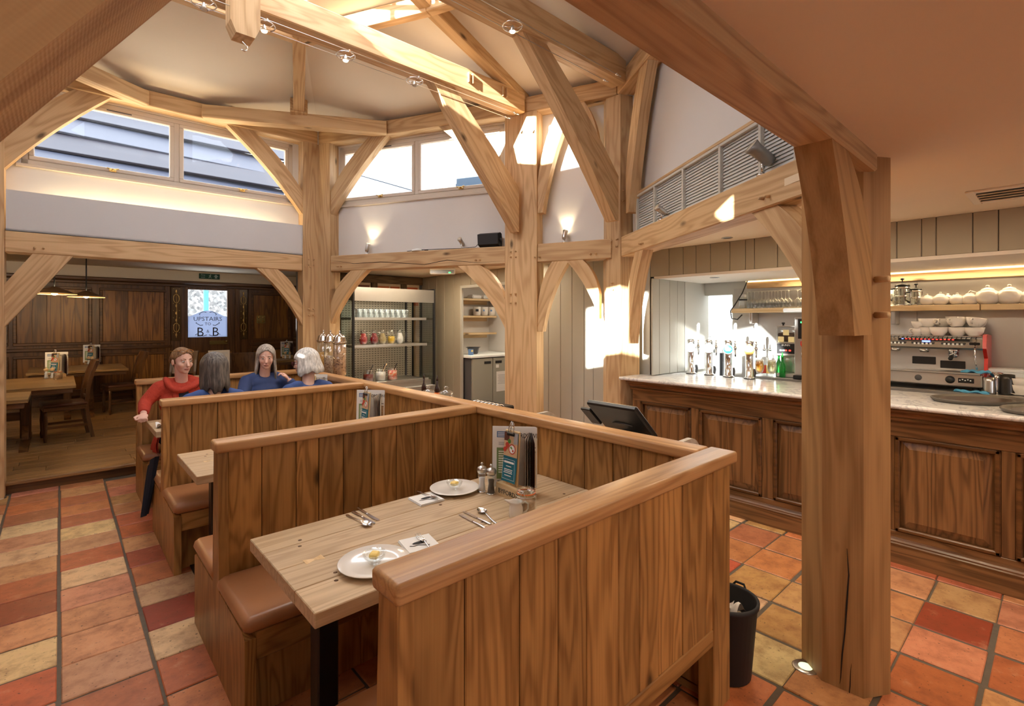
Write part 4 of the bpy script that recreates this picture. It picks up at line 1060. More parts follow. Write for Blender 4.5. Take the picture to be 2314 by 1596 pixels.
for (a, b) in ((-4.2, GX(388)), (GX(562), 4.6)):
    pm.bb((a, -.06, 1.10), (b, 0, 1.16), .012); pm.bb((a, -.04, FZ), (b, 0, FZ + .14), .01)
pm.build('dado_rail', DARK('x'), wp)
pm = MB(); pm.bb((-4.2, -.05, 2.34), (4.6, 0, 2.40), .015); pm.bb((-4.2, -.09, 2.40), (4.6, 0, 2.47), .025); pm.build('cornice', DARK('x'), wp)
for px0 in (378, 412, 536, 565): 
    xx = GX(px0); MB().bb((xx - .05, -.045, FZ), (xx + .05, 0, 2.35), .01).build('pilaster', DARK('z'), wp)
# etched side lights
for (pa, pb, l) in ((386, 409, 'left'), (540, 558, 'right')):
    a, b = GX(pa), GX(pb); z1, z0 = gY(400, 650, YW).z, gY(400, 770, YW).z
    s = thing('etched_light', 'narrow gilded etched glass strip %s of the frosted door' % l, 'glass panel', ((a + b) / 2, YW - .047, 0))
    MB().bb((-(b - a) / 2, -.006, z0), ((b - a) / 2, .0, z1), .002).build('glass', mat('etched_glass', (.10, .055, .02), .2, .3), s)
    o = MB()
    for k in range(7):
        z = z0 + .12 + (z1 - z0 - .2) * k / 6
        if k in (1, 5): o.tube([(.05 * cos(t), -.008, z + .09 * sin(t)) for t in [2 * pi * i / 14 for i in range(14)]], .008, 5, True)
        else: o.ball((0, -.008, z), (.018, .006, .035), 8, 6)
        o.ball((-.05, -.008, z + .05), .009, 6, 5); o.ball((.05, -.008, z + .05), .009, 6, 5)
    o.tube([(0, -.007, z0 + .06), (0.01, -.007, (z0 + z1) / 2), (0, -.007, z1 - .06)], .006, 5)
    o.build('etched_ornament', mat('gilt', (.85, .55, .18), .25, .7), s)
# door with frosted pane
dx0, dx1 = GX(424), GX(513); zb_, zt_ = gY(470, 762, YW).z, gY(470, 656, YW).z
e = bpy.data.objects.new('door_1', None); COL.objects.link(e); e.location = (0, YW, 0); struct(e, 'dark oak door with frosted lettered glass, in the back room')
dm = MB()
for A_, B_ in (((dl, -.04, FZ), (dx0, .02, 2.40)), ((dx1, -.04, FZ), (dr, .02, 2.40)), ((dx0, -.04, FZ), (dx1, .02, zb_)), ((dx0, -.04, zt_), (dx1, .02, 2.40))): dm.bb(A_, B_, .006)
dm.build('door_leaf', DARK('z'), e)
for k in range(2): MB().bb((dx0 + .06 + k * .42, -.05, FZ + .2), (dx0 + .38 + k * .42, -.038, zb_ - .32), .015).build('door_panel', PANEL('z'), e)
MB().bb((dx0, -.005, zb_), (dx1, .004, zt_)).build('pane', M('pane'), e)
zm = gY(470, 716, YW).z; zc = gY(470, 702, YW).z
fp = MB(); arc = [(dx0, zb_), (dx1, zb_), (dx1, zm)] + [(dx1 + (dx0 - dx1) * t, zm + (zc - zm) * sin(pi * t) ** 1.5) for t in [i / 12 for i in range(1, 12)]] + [(dx0, zm)]
fp.prism(arc, 'y', -.012, -.006); fr = fp.build('frosted_panel', M('frosted_white'), e)
xm = (dx0 + dx1) / 2
ik = mat('etched_dark', (.07, .075, .09), .3)
text(fr, 'UPSTAIRS', .125, (xm, -.014, zm - .05), (pi / 2, 0, 0), ik, sx=1.0); text(fr, 'TO', .085, (xm, -.014, zm - .155), (pi / 2, 0, 0), ik); text(fr, 'B', .27, (xm - .14, -.014, zm - .33), (pi / 2, 0, 0), ik, sx=.9); text(fr, '&', .09, (xm, -.014, zm - .31), (pi / 2, 0, 0), ik); text(fr, 'B', .27, (xm + .14, -.014, zm - .33), (pi / 2, 0, 0), ik, sx=.9)
sc_ = MB()
for s in (-1, 1):
    sc_.tube([(xm + s * x, -.014, zm + z) for x, z in ((.03, .09), (.08, .105), (.13, .085), (.16, .05), (.14, .035))], .006, 4)
    sc_.tube([(xm + s * x, -.014, zm - .155 + z) for x, z in ((.09, -.02), (.14, -.03), (.18, .0), (.22, .02), (.2, .04))], .006, 4)
    sc_.tube([(xm + s * x, -.014, zb_ + z) for x, z in ((.02, .05), (.08, .025), (.15, .035), (.2, .07), (.23, .05))], .006, 4)
sc_.build('etched_scrolls', ik, fr)
mb = MB(); mb.bb((dx1 - .34, -.055, zb_ - .16), (dx1 - .0, -.04, zb_ - .08), .004); mb.build('push_plate', M('brass'), e)
mb = MB(); mb.cyl((dx1 - .03, -.04, zb_ - .10), (dx1 - .03, -.09, zb_ - .10), .012); mb.ball((dx1 - .03, -.10, zb_ - .10), .026, 10, 8); mb.build('door_knob', M('brass'), e)
struct(MB().bb((-1, 16.5, 0), (8, 16.6, 4.5)).build('wall_street', M('flint')), 'flint street wall seen through the door glass')
tag(MB().bb((gY(464, 700, 16.1).x - .05, 16.0, 0), (gY(464, 700, 16.1).x + .06, 16.1, 3.6)).build('drain_pipe', mat('teal_paint', (.03, .12, .16), .5)), 'dark teal pipe on the flint wall outside the door glass', 'pipe')
# exit sign, switch plate
s = thing('exit_sign', 'dark green fire exit sign above the frosted door', 'sign', (GX(473), YW - .02, gY(473, 625, YW).z))
MB().bb((-.19, 0, -.055), (.19, .018, .055), .003).build('sign_board', mat('exit_green', (.012, .07, .04), .5), s)
wg = mat('sign_print', (.35, .45, .38), .6)
text(s, 'Fire', .05, (-.12, -.002, .022), (pi / 2, 0, 0), wg); text(s, 'exit', .05, (-.12, -.002, -.022), (pi / 2, 0, 0), wg)
mb = MB(); mb.prism([(.10, -.04), (.14, -.04), (.14, .0), (.165, .0), (.12, .045), (.075, .0), (.10, .0)], 'y', -.003, 0); mb.ball((.02, -.002, .035), (.01, .002, .01), 8, 6); mb.prism([(.0, .025), (.03, .02), (.02, -.005), (.04, -.04), (.03, -.04), (.012, -.01), (-.01, -.04), (-.02, -.035), (.005, -.0), (-.015, .01)], 'y', -.003, 0); mb.build('sign_print', wg, s)
s = thing('switch_plate', 'brass four-gang switch plate on the dark panelling', 'switch', (GX(589), YW - .022, gY(589, 722, YW).z))
MB().bb((-.09, 0, -.09), (.09, .01, .09), .003).build('plate', M('brass'), s)
for i in (-1, 1):
    for j in (-1, 1): MB().ball((i * .045, -.006, j * .045), .02, 10, 8).build('dimmer_knob', M('brass'), s)
# ---- pendant lamps
def pendant(label, px, py, Y, wpx, r=None, conduit=False):
    p = gY(px, py, Y); d = p.x * FW.x + p.y * FW.y; r = wpx * d / F / 2
    t = thing('pendant_lamp', label, 'lamp', p, 0, 'cone pendant lamps in the back room')
    h = r * .42
    MB().lathe([(r, 0), (r * .15, h * .92), (r * .08, h), (r * .075, h - .004), (r * .13, h * .85), (r * .985, .002)], 32, close=False).build('shade', mat('lamp_shade', (.14, .075, .035), .35, .3), t)
    MB().lathe([(r, -.006), (r * 1.01, 0), (r, .004)], 32, close=False).build('shade_rim', mat('lamp_rim', (.9, .7, .4), .3), t)
    MB().ball((0, 0, .02), (.035, .035, .04), 12, 8).build('bulb', M('lit_lens'), t)
    top = 2.68 - p.z
    MB().cyl((0, 0, h), (0, 0, top - .04), .008).build('cord', M('black'), t)
    MB().lathe([(.001, top), (.05, top), (.05, top - .03), (.02, top - .07), (.001, top - .07)], 14).build('ceiling_rose', M('brass'), t)
    lamp('pendant_light', 'POINT', (p.x, p.y, p.z - .06), 6, (1, .66, .30), .05)
    lamp('pendant_glow', 'SPOT', (p.x, p.y, p.z + .0), 15, (1, .66, .30), .05, to=(p.x, YW, p.z - .75), spot=1.9)
pendant('cone pendant lamp by the oak brace, the middle one', 123, 664, 8.6, 78)
pendant('cone pendant lamp hanging on a long cord, rightmost of three', 195, 671, 9.6, 66)
pendant('cone pendant lamp cut by the left edge of the view', -8, 648, 7.7, 80)
# ---- tables and chairs
def trestle(label, x0, x1, y0, y1, z=.755):
    t = thing('trestle_table', label, 'table', ((x0 + x1) / 2, (y0 + y1) / 2, FZ), 0, None); a, b = (x1 - x0) / 2, (y1 - y0) / 2
    n = 3
    for i in range(n):
        p = -b + 2 * b * i / n; q = -b + 2 * b * (i + 1) / n
        MB().bb((-a, p + .001, z - .035), (a, q - .001, z), .003).build('board', wood('old_table_x', (.13, .065, .02), (.36, .22, .085), 'x', .38, across=7, knots=.1), t)
    MB().bb((-a + .03, -b + .03, z - .09), (a - .03, b - .03, z - .036), .004).build('apron', DARK('x'), t)
    for s in (-1, 1):
        xx = s * (a - .46)
        MB().bb((xx - .05, -.09, .08), (xx + .05, .09, z - .09), .01).build('leg', DARK('z'), t)
        f = MB(); f.prism([(-b * .8, 0), (b * .8, 0), (b * .8, .035), (b * .7, .06), (.12, .085), (-.12, .085), (-b * .7, .06), (-b * .8, .035)], 'x', xx - .04, xx + .04); f.build('foot', DARK('y'), t)
        for q in (1, -1): k = MB(); k.prism([(q * .09, .085), (q * .22, .085), (q * .09, .24)], 'x', xx - .03, xx + .03); k.build('corbel', DARK('z'), t)
    MB().bb((-a + .46, -.03, .30), (a - .46, .03, .40), .006).build('stretcher', DARK('x'), t)
    return t
def zt(px, py): return gz(px, py, FZ + .755)
A = zt(185, 848); B = zt(140, 873)
trestle('old oak trestle table by the middle pendant lamp', A.x - 1.25, (A.x + B.x) / 2 + .02, B.y, A.y)
T1 = (A.x - 1.25, (A.x + B.x) / 2, B.y, A.y)
A = zt(275, 822); B = zt(250, 835)
trestle('old oak trestle table farthest back by the panelling', A.x - 1.2, A.x, B.y, A.y + .1)
T2 = (A.x - 1.2, A.x, B.y, A.y + .1)
A = zt(90, 883); B = zt(22, 906)
trestle('old oak trestle table nearest the step, at the left edge', B.x - 1.1, (A.x + B.x) / 2 + .03, B.y, A.y)
T3 = (B.x - 1.1, (A.x + B.x) / 2, B.y, A.y)
A = zt(640, 812)
trestle('old oak table beyond the white-haired woman', A.x - .2, A.x + 1.0, A.y - .35, A.y + .3)
T4 = (A.x - .2, A.x + 1.0, A.y - .35, A.y + .3)
CW = DARK
def chair():
    t = thing('dining_chair', '', 'chair', (0, 0, 0), 0, 'dark oak chairs in the back room')
    # faces +x; back at -x
    m = MB(); cushion(m, -.22, .22, -.22, .22, .435, .475, .018); m.build('seat', M('dark_leather'), t)
    MB().bb((-.21, -.21, .38), (.21, .21, .437), .006).build('seat_frame', CW('x'), t)
    for s in (-1, 1):
        l = MB(); l.tube([(.19, s * .19, 0), (.19, s * .19, .06), (.19, s * .19, .10), (.19, s * .19, .24), (.19, s * .19, .33), (.19, s * .19, .39)], [.014, .022, .016, .024, .018, .024], 10); l.build('leg', CW('z'), t)
        b = MB()
        pts = [(-.27, 0), (-.225, .25), (-.205, .43), (-.225, .65), (-.27, .85), (-.325, 1.0)]
        poly = [(x + .02, z) for x, z in pts] + [(x - .02, z) for x, z in pts[::-1]]
        b.prism(poly, 'y', s * .19 - .018, s * .19 + .018); b.build('back_post', CW('z'), t)
    def bf(u, v):
        z = .62 + .38 * v; x = -.215 - .10 * max(0, (z - .6) / .4) ** 1.3 - .02 * (1 - (2 * u - 1) ** 2); return (x, -.175 + .35 * u, z)
    m = MB(); m.sheet(bf, 8, 6); m.sheet(lambda u, v: tuple(Vector(bf(1 - u, v)) + Vector((-.022, 0, 0))), 8, 6)
    m.sheet(lambda u, v: tuple(Vector(bf(u, 1)) + Vector((-.022 * v, 0, 0))), 8, 1); m.build('backrest', CW('z'), t)
    MB().bb((-.245, -.17, .50), (-.215, .17, .54), .004).build('back_rail', CW('y'), t)
    for s in (-1, 1): MB().bb((-.22, s * .19 - .012, .16), (.19, s * .19 + .012, .19), .003).build('stretcher', CW('x'), t)
    return t
c0 = chair()
def put(ch, label, px, py, rz, dx=0, dy=0):
    p = gz(px, py, FZ); ch.location = (p.x + dx, p.y + dy, FZ); ch.rotation_euler = (0, 0, rz); ch['label'] = label
# chair facing -x (towards table 1): back legs at larger x
put(c0, 'dark oak chair with leather seat, nearest chair seen from its side', 190, 990, pi + .10, -.20, .19)
for lbl, px, py, rz, dx, dy in (('dark oak chair with leather seat at the farthest table, beyond the nearer one', 283, 934, pi + .15, -.04, .19),
        ('dark oak chair behind the woman in the red cardigan', 400, 930, pi / 2 + 2.6, 0, 0), ('dark oak chair beyond the long-haired woman', 560, 940, -pi / 2, 0, 0)):
    c = dup(c0, (0, 0, 0)); put(c, lbl, px, py, rz, dx, dy)
# menu stands, mills, jars on the back tables
menu_stand('menu stand with mills on the old table under the pendant lamp', (gz(127, 853, FZ + .757).x + .0, gz(127, 853, FZ + .757).y, FZ + .757), .75, True)
menu_stand('menu stand on the farthest old table, behind the nearer chair', (*gz(207, 823, FZ + .757)[:2], FZ + .757), .75, True)
menu_stand('menu stand on the table beyond the white-haired woman', (*gz(650, 809, FZ + .757)[:2], FZ + .757), .75, True)
wm_ = PINE('z')
for (px, py, lbl) in ((104, 856, 'wood-capped salt mill before the menu stand under the lamp'), (118, 855, 'wood-capped pepper mill before the menu stand under the lamp'), (200, 824, 'wood-capped mill before the farthest menu stand'), (208, 824, 'second wood-capped mill before the farthest menu stand'), (645, 811, 'wood-capped salt mill on the table beyond the white-haired woman'), (655, 811, 'wood-capped pepper mill on the table beyond the white-haired woman')):
    mill(lbl, gz(px, py, FZ + .756), salt, wm_)
clip_jar('sugar jar before the menu stand under the lamp', gz(131, 858, FZ + .756)); clip_jar('sugar jar before the farthest menu stand', gz(217, 825, FZ + .756))
# framed notice on a stand
A = gY(495, 838, 7.2); ns = thing('menu_board', 'cream printed notice standing beyond the dark-haired woman', 'notice', (A.x, 7.2, FZ), 0)
MB().bb((-.12, -.008, .62), (.12, .008, gY(495, 792, 7.2).z - FZ), .002).build('board', mat('notice_paper', (.55, .47, .36), .7), ns)
ln = MB(); zt0 = gY(495, 792, 7.2).z - FZ
for k in range(16): ln.bb((-.10, -.0095, zt0 - .04 - k * .017), (.10 - .03 * (k % 3), -.0085, zt0 - .034 - k * .017))
ln.build('print', M('menu_grey'), ns)
MB().bb((-.02, .0, 0), (.02, .02, .7), .003).bb((-.12, -.10, 0), (.12, .12, .02), .003).build('stand', M('black'), ns)
# coppery draped armchair at far left
ac = gz(20, 858, FZ + .45); t = thing('armchair', 'tan leather armchair at the left edge behind the old table', 'armchair', (gz(25, 905, FZ).x - .2, gz(25, 905, FZ).y + .9, FZ), -.6)
tl = mat('tan_leather', (.20, .055, .02), .4)
m = MB(); cushion(m, -.35, .35, -.3, .3, .25, .45, .06); m.build('seat', tl, t)
m = MB(); cushion(m, -.35, .35, .22, .42, .3, 1.0, .09); m.build('backrest', tl, t)
for s in (-1, 1):
    m = MB(); cushion(m, s * .42 - .08, s * .42 + .08, -.32, .36, .2, .62, .07); m.build('arm', tl, t)
    for q in (-.26, .32): MB().cyl((s * .38, q, 0), (s * .36, q, .22), .018, .025, 8).build('leg', DARK('z'), t)
# ================================================================== THE BAR
XF = 4.245
bar = thing('bar_counter', 'long dark oak bar counter with moulded panels and plinth', 'bar counter', (XF, 0, 0))
yl = 2.90; yr = -1.6
def YX(p): return gX(p, 800, XF).y
MB().bb((.02, yr, 0), (.60, yl, 1.06)).build('carcass', DARK('y'), bar)
pan = [(YX(1448), YX(1562)), (YX(1580), YX(1722)), (YX(1748), YX(1748) - .545), (YX(2022), YX(2262)), (YX(2296), YX(2296) - .53), (YX(2296) - .61, YX(2296) - 1.14)]
z0, z1 = .215, .86
def yb(mb, a, b, za, zb_, xa, xb, ch=.004): mb.bb((xa, min(a, b), za), (xb, max(a, b), zb_), ch)
mb = MB(); yb(mb, yl, yr, z1, .985, -.006, .03); mb.build('top_rail', BARW('y'), bar)
mb = MB(); yb(mb, yl, yr, .15, z0, -.006, .03); mb.build('bottom_rail', BARW('y'), bar)
edges = [yl] + [v for p in pan for v in p] + [yr]
for a, b in zip(edges[0::2], edges[1::2]):
    mb = MB(); yb(mb, a, b, z0, z1, -.006, .03); mb.build('stile', BARW('z'), bar)
for a, b in pan:
    a, b = max(a, b), min(a, b)
    f = MB(); q = .028
    for A_, B_ in (((-.016, b, z0), (.02, a, z0 + q)), ((-.016, b, z1 - q), (.02, a, z1)), ((-.016, b, z0), (.02, b + q, z1)), ((-.016, a - q, z0), (.02, a, z1))): f.bb(A_, B_, .009)
    f.build('panel_moulding', DARK('y'), bar)
    p_ = MB(); k = .05; y0_, y1_ = b + q, a - q; u0, u1 = z0 + q, z1 - q
    vs = [(.018, y0_, u0), (.018, y1_, u0), (.018, y1_, u1), (.018, y0_, u1), (-.001, y0_ + k, u0 + k), (-.001, y1_ - k, u0 + k), (-.001, y1_ - k, u1 - k), (-.001, y0_ + k, u1 - k)]
    vs += [(.004, y0_ + k, u0 + k), (.004, y1_ - k, u0 + k), (.004, y1_ - k, u1 - k), (.004, y0_ + k, u1 - k)]
    p_.add(vs, [(0, 1, 9, 8)[::-1], (1, 2, 10, 9)[::-1], (2, 3, 11, 10)[::-1], (3, 0, 8, 11)[::-1], (8, 9, 5, 4)[::-1], (9, 10, 6, 5)[::-1], (10, 11, 7, 6)[::-1], (11, 8, 4, 7)[::-1], (4, 5, 6, 7)[::-1]], False)
    p_.build('raised_panel', BARW('z'), bar)
def mouldy(name, prof, m):
    mb = MB(); mb.prism(prof, 'y', yr, yl + .02); return mb.build(name, m, bar)
mouldy('plinth', [(.02, 0), (-.03, 0), (-.03, .125), (.02, .125)], BARW('y'))
mouldy('plinth_moulding', [(.0, .125), (-.034, .125), (-.034, .135), (-.026, .142), (-.026, .150), (-.016, .160), (-.01, .172), (.0, .172)], DARK('y'))
mouldy('cornice', [(.02, .965), (-.010, .965), (-.02, .972), (-.02, .985), (-.012, .992), (-.022, .998), (-.032, 1.012), (-.05, 1.028), (-.078, 1.036), (-.09, 1.042), (-.09, 1.058), (-.10, 1.064), (.02, 1.064)], BARW('y'))
mt = MB(); mt.prism([(-.13, 1.068), (-.135, 1.073), (-.137, 1.08), (-.135, 1.09), (-.13, 1.095), (.70, 1.095), (.70, 1.066), (-.13, 1.066)], 'y', yr, 2.97)
tag(mt.build('marble_worktop', M('marble'), None, (XF, 0, 0)), 'continuous white marble worktop on the bar counter', 'worktop')
BZ = 1.096
# ---- back counter
bc = thing('back_counter', 'stainless steel back counter under the espresso machine', 'counter', (5.03, 0, 0))
MB().bb((0, -1.5, 1.045), (.45, 2.08, 1.112), .004).build('steel_top', M('steel_satin'), bc)
MB().bb((.03, -1.5, 0), (.45, 2.06, 1.045)).build('cabinet', M('dark_grey'), bc)
BC = 1.1125
bl_ = thing('low_counter', 'lower steel counter under the kitchen hatch', 'counter', (5.05, 0, 0))
MB().bb((0, 2.09, .93), (.43, 2.76, .97), .003).build('steel_top', M('steel_satin'), bl_); MB().bb((.02, 2.09, 0), (.43, 2.76, .93)).build('cabinet', M('dark_grey'), bl_)
# ---- beer fonts
HM = MB(); HM.tube([(0, 0, 0), (0, 0, .03), (0, 0, .10), (.004, 0, .15), (.012, 0, .172)], [.010, .0115, .014, .0165, .010], 12); HM = HM.mesh('tap_handle', M('tap_handle'))
def font_(label, px, py, badge, word):
    t = thing('beer_font', label, 'beer tap', gz(px, py, BZ), 0, 'chrome beer fonts on the bar')
    MB().lathe([(.001, 0), (.048, 0), (.050, .008), (.044, .014), (.036, .020), (.036, .330), (.039, .335), (.039, .355), (.034, .361), (.001, .362)], 24).build('column', M('chrome'), t)
    MB().lathe([(.001, 0), (.051, 0), (.051, .007), (.001, .007)], 20).build('foot_ring', M('black'), t)
    d = MB(); d.lathe([(.001, -.052), (.043, -.052), (.046, -.048), (.046, -.038), (.001, -.038)], 28, axis='x', flip=True); d = d.build('badge', M(badge), t, (0, .004, .275), (0, 0, radians(25)))
    r = MB(); r.lathe([(.0425, -.0535), (.047, -.053), (.0475, -.037), (.0425, -.0365)], 28, axis='x', close=False, flip=True); r.build('badge_rim', M('badge_white') if badge != 'badge_gold' else M('badge_gold'), d)
    k = M('badge_teal') if badge == 'badge_white' else M('white_print')
    for i, w_ in enumerate((.05, .062, .04)):
        mb = MB(); mb.bb((-.0535, -w_ / 2, .008 - .012 * i), (-.0522, w_ / 2, .014 - .012 * i)); mb.build('print', k, d)
    s = MB(); s.cyl((.034, 0, .275), (.15, 0, .275), .011, n=10); s.cyl((.07, 0, .275), (.085, 0, .275), .016, n=10); s.ball((.15, 0, .278), .019, 12, 8); s.tube([(.15, 0, .30), (.15, 0, .275), (.152, 0, .24), (.158, 0, .19)], [.015, .014, .011, .008], 10); s.cyl((.15, 0, .29), (.15, 0, .355), .0085, n=10); s.cyl((.15, 0, .315), (.15, 0, .328), .013, n=10); s.build('tap', M('chrome'), t)
    obj('tap_handle', HM, t, (.15, 0, .355))
    mb = MB(); mb.tube([(.04, 0, .008), (.085, -.01, .012), (.10, -.01, .05), (.085, -.01, .085)], .014, 8); mb.build('drain_elbow', M('dark_grey'), t)
font_('chrome beer font with a white and teal badge, farthest left on the bar', 1562, 844.5, 'badge_white', '')
font_('chrome beer font with a plain white badge, second from the left', 1602.7, 847.5, 'badge_white', '')
font_('chrome beer font with a teal badge', 1646, 852, 'badge_teal', '')
font_('chrome beer font with a gold badge, nearest the beer glasses', 1693.5, 856, 'badge_gold', '')
def beerglass(label, p, m):
    t = thing('beer_glass', label, 'glass', p, 0, 'stemmed beer glasses on the bar')
    MB().lathe([(.001, 0), (.033, 0), (.034, .003), (.012, .008), (.005, .014), (.0045, .05), (.012, .06), (.030, .082), (.039, .115), (.039, .15), (.033, .198), (.031, .199), (.037, .15), (.037, .116), (.028, .085), (.001, .066)], 24).build('glass', M('clear_glass'), t)
    MB().lathe([(.001, .067), (.028, .086), (.0365, .116), (.0365, .15), (.033, .18), (.001, .18)], 20).build('beer', M(m), t)
    MB().lathe([(.001, .18), (.033, .18), (.0322, .19), (.001, .191)], 16).build('foam', mat('foam', (.9, .87, .78), .8), t)
beerglass('stemmed glass of amber beer on the bar', gz(1716, 860, BZ), 'amber_beer'); beerglass('stemmed glass of pale beer on the bar', gz(1744, 861, BZ), 'pale_beer')
def bottle(label, p, m, cap, h=.28, r=.036, wrap=None, name='bottle', grp=None):
    t = thing(name, label, 'bottle', p, 0, grp); k = h / .28
    MB().lathe([(.001, 0), (r, 0), (r, .14 * k), (r * .85, .17 * k), (r * .4, .205 * k), (r * .36, .265 * k), (.001, .266 * k)], 18).build('bottle_body', m, t)
    MB().lathe([(.001, .266 * k), (r * .42, .262 * k), (r * .4, .285 * k), (.005, .292 * k), (.004, .33 * k), (.001, .33 * k)], 12).build('pourer', cap, t)
    if wrap: MB().lathe([(r * 1.02, .03 * k), (r * 1.02, .11 * k)], 18, close=False).build('wrapper', wrap, t)
    return t
gg = mat('green_glass', (.03, .45, .08), .1, trans=.7)
def onX(px, X, z): g = gX(px, 800, X); return Vector((X, g.y, z))
bottle('clear bottle with red wrapper and steel pourer, by the back of the bar', onX(1727, 5.12, BC), M('clear_glass'), M('chrome'), .26, .036, M('menu_red'), grp='bottles behind the beer glasses')
bottle('clear bottle with yellow wrapper and steel pourer, by the back of the bar', onX(1740, 5.12, BC), M('clear_glass'), M('chrome'), .26, .036, M('butter'), grp='bottles behind the beer glasses')
bottle('green glass bottle beside the coffee grinder', onX(1760, 5.14, BC), gg, gg, .22, .027, grp='bottles behind the beer glasses')
bottle('second green glass bottle, touching the coffee grinder', onX(1768, 5.10, BC), gg, gg, .20, .027, grp='bottles behind the beer glasses')
# ---- coffee grinder and boiler
g = onX(1784, 5.2, BC); t = thing('coffee_grinder', 'steel coffee grinder with yellow notes on its hopper', 'coffee grinder', g)
MB().bb((-.09, -.085, .0), (.10, .085, .04), .006).build('base', M('steel'), t)
MB().bb((.0, -.08, .04), (.10, .08, .22), .006).build('column', M('steel'), t)
MB().bb((-.09, -.09, .20), (.10, .09, .335), .006).build('head', M('steel'), t)
MB().bb((-.093, -.08, .225), (-.089, .08, .32), .002).build('control_panel', M('black'), t)
for y_, m in ((-.035, 'led_red'), (.02, 'badge_white'), (.0, 'led_red'), (.045, 'badge_white')): MB().bb((-.0955, y_ - .009, .25), (-.093, y_ + .009, .262)).build('button', M(m), t)
text(t, 'BUNN', .026, (-.0945, 0, .305), (pi / 2, 0, -pi / 2), M('white_print'))
MB().bb((-.085, -.088, .335), (.095, .088, .475), .01).build('hopper', M('clear_glass'), t)
MB().bb((-.078, -.082, .338), (.088, .082, .42), .01).build('coffee_beans', mat('beans', (.04, .02, .012), .4, noise=.6, nscale=70), t)
MB().bb((-.088, -.09, .475), (.098, .09, .49), .004).build('hopper_lid', M('steel'), t)
for s in (-1, 1): MB().lathe([(.001, .49), (.008, .49), (.008, .505), (.016, .51), (.014, .52), (.001, .521)], 10, (0, s * .055, 0)).build('lid_knob', M('black'), t)
for y_, z_ in ((.045, .36), (-.045, .36), (.0, .425)): MB().bb((-.089, y_ - .026, z_ - .026), (-.0865, y_ + .026, z_ + .026)).build('sticky_note', mat('note', (.85, .76, .42), .8), t)
g = onX(1834, 5.2, BC); t = thing('water_boiler', 'steel hot water boiler with red digital display', 'boiler', g)
MB().bb((-.10, -.115, .02), (.14, .115, .57), .006).build('body', M('steel'), t)
MB().bb((-.18, -.10, .0), (-.02, .10, .035), .005).build('drip_tray', M('black'), t)
MB().bb((-.104, -.082, .37), (-.099, .082, .555), .002).build('display_panel', M('black'), t)
MB().bb((-.107, -.03, .51), (-.104, .03, .535)).build('display', M('led_red'), t); MB().bb((-.107, .045, .515), (-.104, .06, .53)).build('indicator', M('led_green'), t)
for i in range(5): MB().bb((-.107, -.055 + i * .023, .475), (-.104, -.043 + i * .023, .487)).build('button', M('badge_white'), t)
MB().bb((-.1065, -.04, .405), (-.104, .04, .425)).build('nameplate', M('menu_grey'), t)
mb = MB(); mb.tube([(-.10, .03, .27), (-.13, .03, .27), (-.14, .03, .24), (-.14, .03, .20)], .012, 8); mb.build('spout', M('chrome'), t)
mb = MB(); mb.tube([(-.135, .03, .28), (-.14, .045, .32), (-.14, .045, .345), (-.14, .015, .345), (-.14, .015, .32), (-.135, .03, .28)], .006, 6); mb.build('tap_lever', M('red_plastic'), t)
# ---- shelf, lamp, glasses
SZ = gX(1700, 697, 5.30).z
sh = thing('wall_shelf', 'long pine shelf of glasses and teapots behind the bar', 'shelf', (5.30, 0, SZ))
ys = gX(1652, 700, 5.30).y
for a, b in ((ys, 1.46), (1.455, .45), (.445, -.6), (-.605, -1.2)): MB().bb((0, b, -.045), (.19, a, 0), .003).build('shelf_board', PINE('y'), sh)
for y_ in (2.2, 1.0, 0, -.9): MB().bb((.03, y_ - .015, -.16), (.19, y_ + .015, -.045), .004).build('bracket', M('steel'), sh)
a, b = gX(1772, 700, 5.28).y, gX(1846, 700, 5.28).y
t = thing('tube_lamp', 'white tube lamp fixed to the front of the glass shelf', 'lamp', (5.27, (a + b) / 2, SZ - .05)); mb = MB(); mb.cyl((0, -(a - b) / 2, .024), (0, (a - b) / 2, .024), .018, n=12); mb.build('tube', mat('tube_white', (.9, .9, .88), .3, emit=.25), t); MB().bb((.015, -(a - b) / 2, .0), (.028, (a - b) / 2, .048), .002).build('bracket', M('light_grey'), t)
SZ += .001
def wineglass_mesh():
    m = MB(); m.lathe([(.034, 0), (.041, .05), (.036, .075), (.012, .095), (.0045, .105), (.0045, .165), (.012, .172), (.034, .176), (.034, .178), (.001, .178)], 16, close=False); return m.mesh('wine_glass', M('clear_glass'))
WG = wineglass_mesh(); ORD = 'first second third fourth fifth sixth seventh eighth ninth tenth eleventh twelfth'.split()
gp = [(1690, .07), (1697, .12), (1705, .05), (1714, .11), (1722, .05), (1729, .12), (1737, .05), (1744, .12), (1751, .05), (1758, .12), (1766, .05), (1775, .12), (1783, .05), (1803, .06), (1811, .12), (1818, .05), (1826, .12), (1834, .05)]
for i, (p_, dx) in enumerate(gp):
    o = obj('wine_glass', WG, None, onX(p_, 5.32 + dx, SZ))
    tag(o, 'upturned wine glass, %s row of the bar shelf, %s from the left' % ('back' if dx > .08 else 'front', ORD[sum(1 for q in gp[:i + 1] if (q[1] > .08) == (dx > .08)) - 1]), 'wine glass', 'upturned wine glasses on the bar shelf')
t = thing('container', 'clear container with white paper on the left end of the glass shelf', 'container', onX(1679, 5.38, SZ))
MB().lathe([(.001, 0), (.036, 0), (.042, .12), (.039, .12), (.034, .005), (.001, .004)], 18).build('tub', M('clear_glass'), t); MB().bb((-.026, -.026, .006), (.026, .026, .15), .003).build('paper_roll', M('paper'), t); MB().lathe([(.0425, .085), (.0425, .1)], 18, close=False).build('band', M('black'), t)
ca = MB(); c1, c2 = gX(1690, 632, 5.44), gX(1660, 690, 5.28)
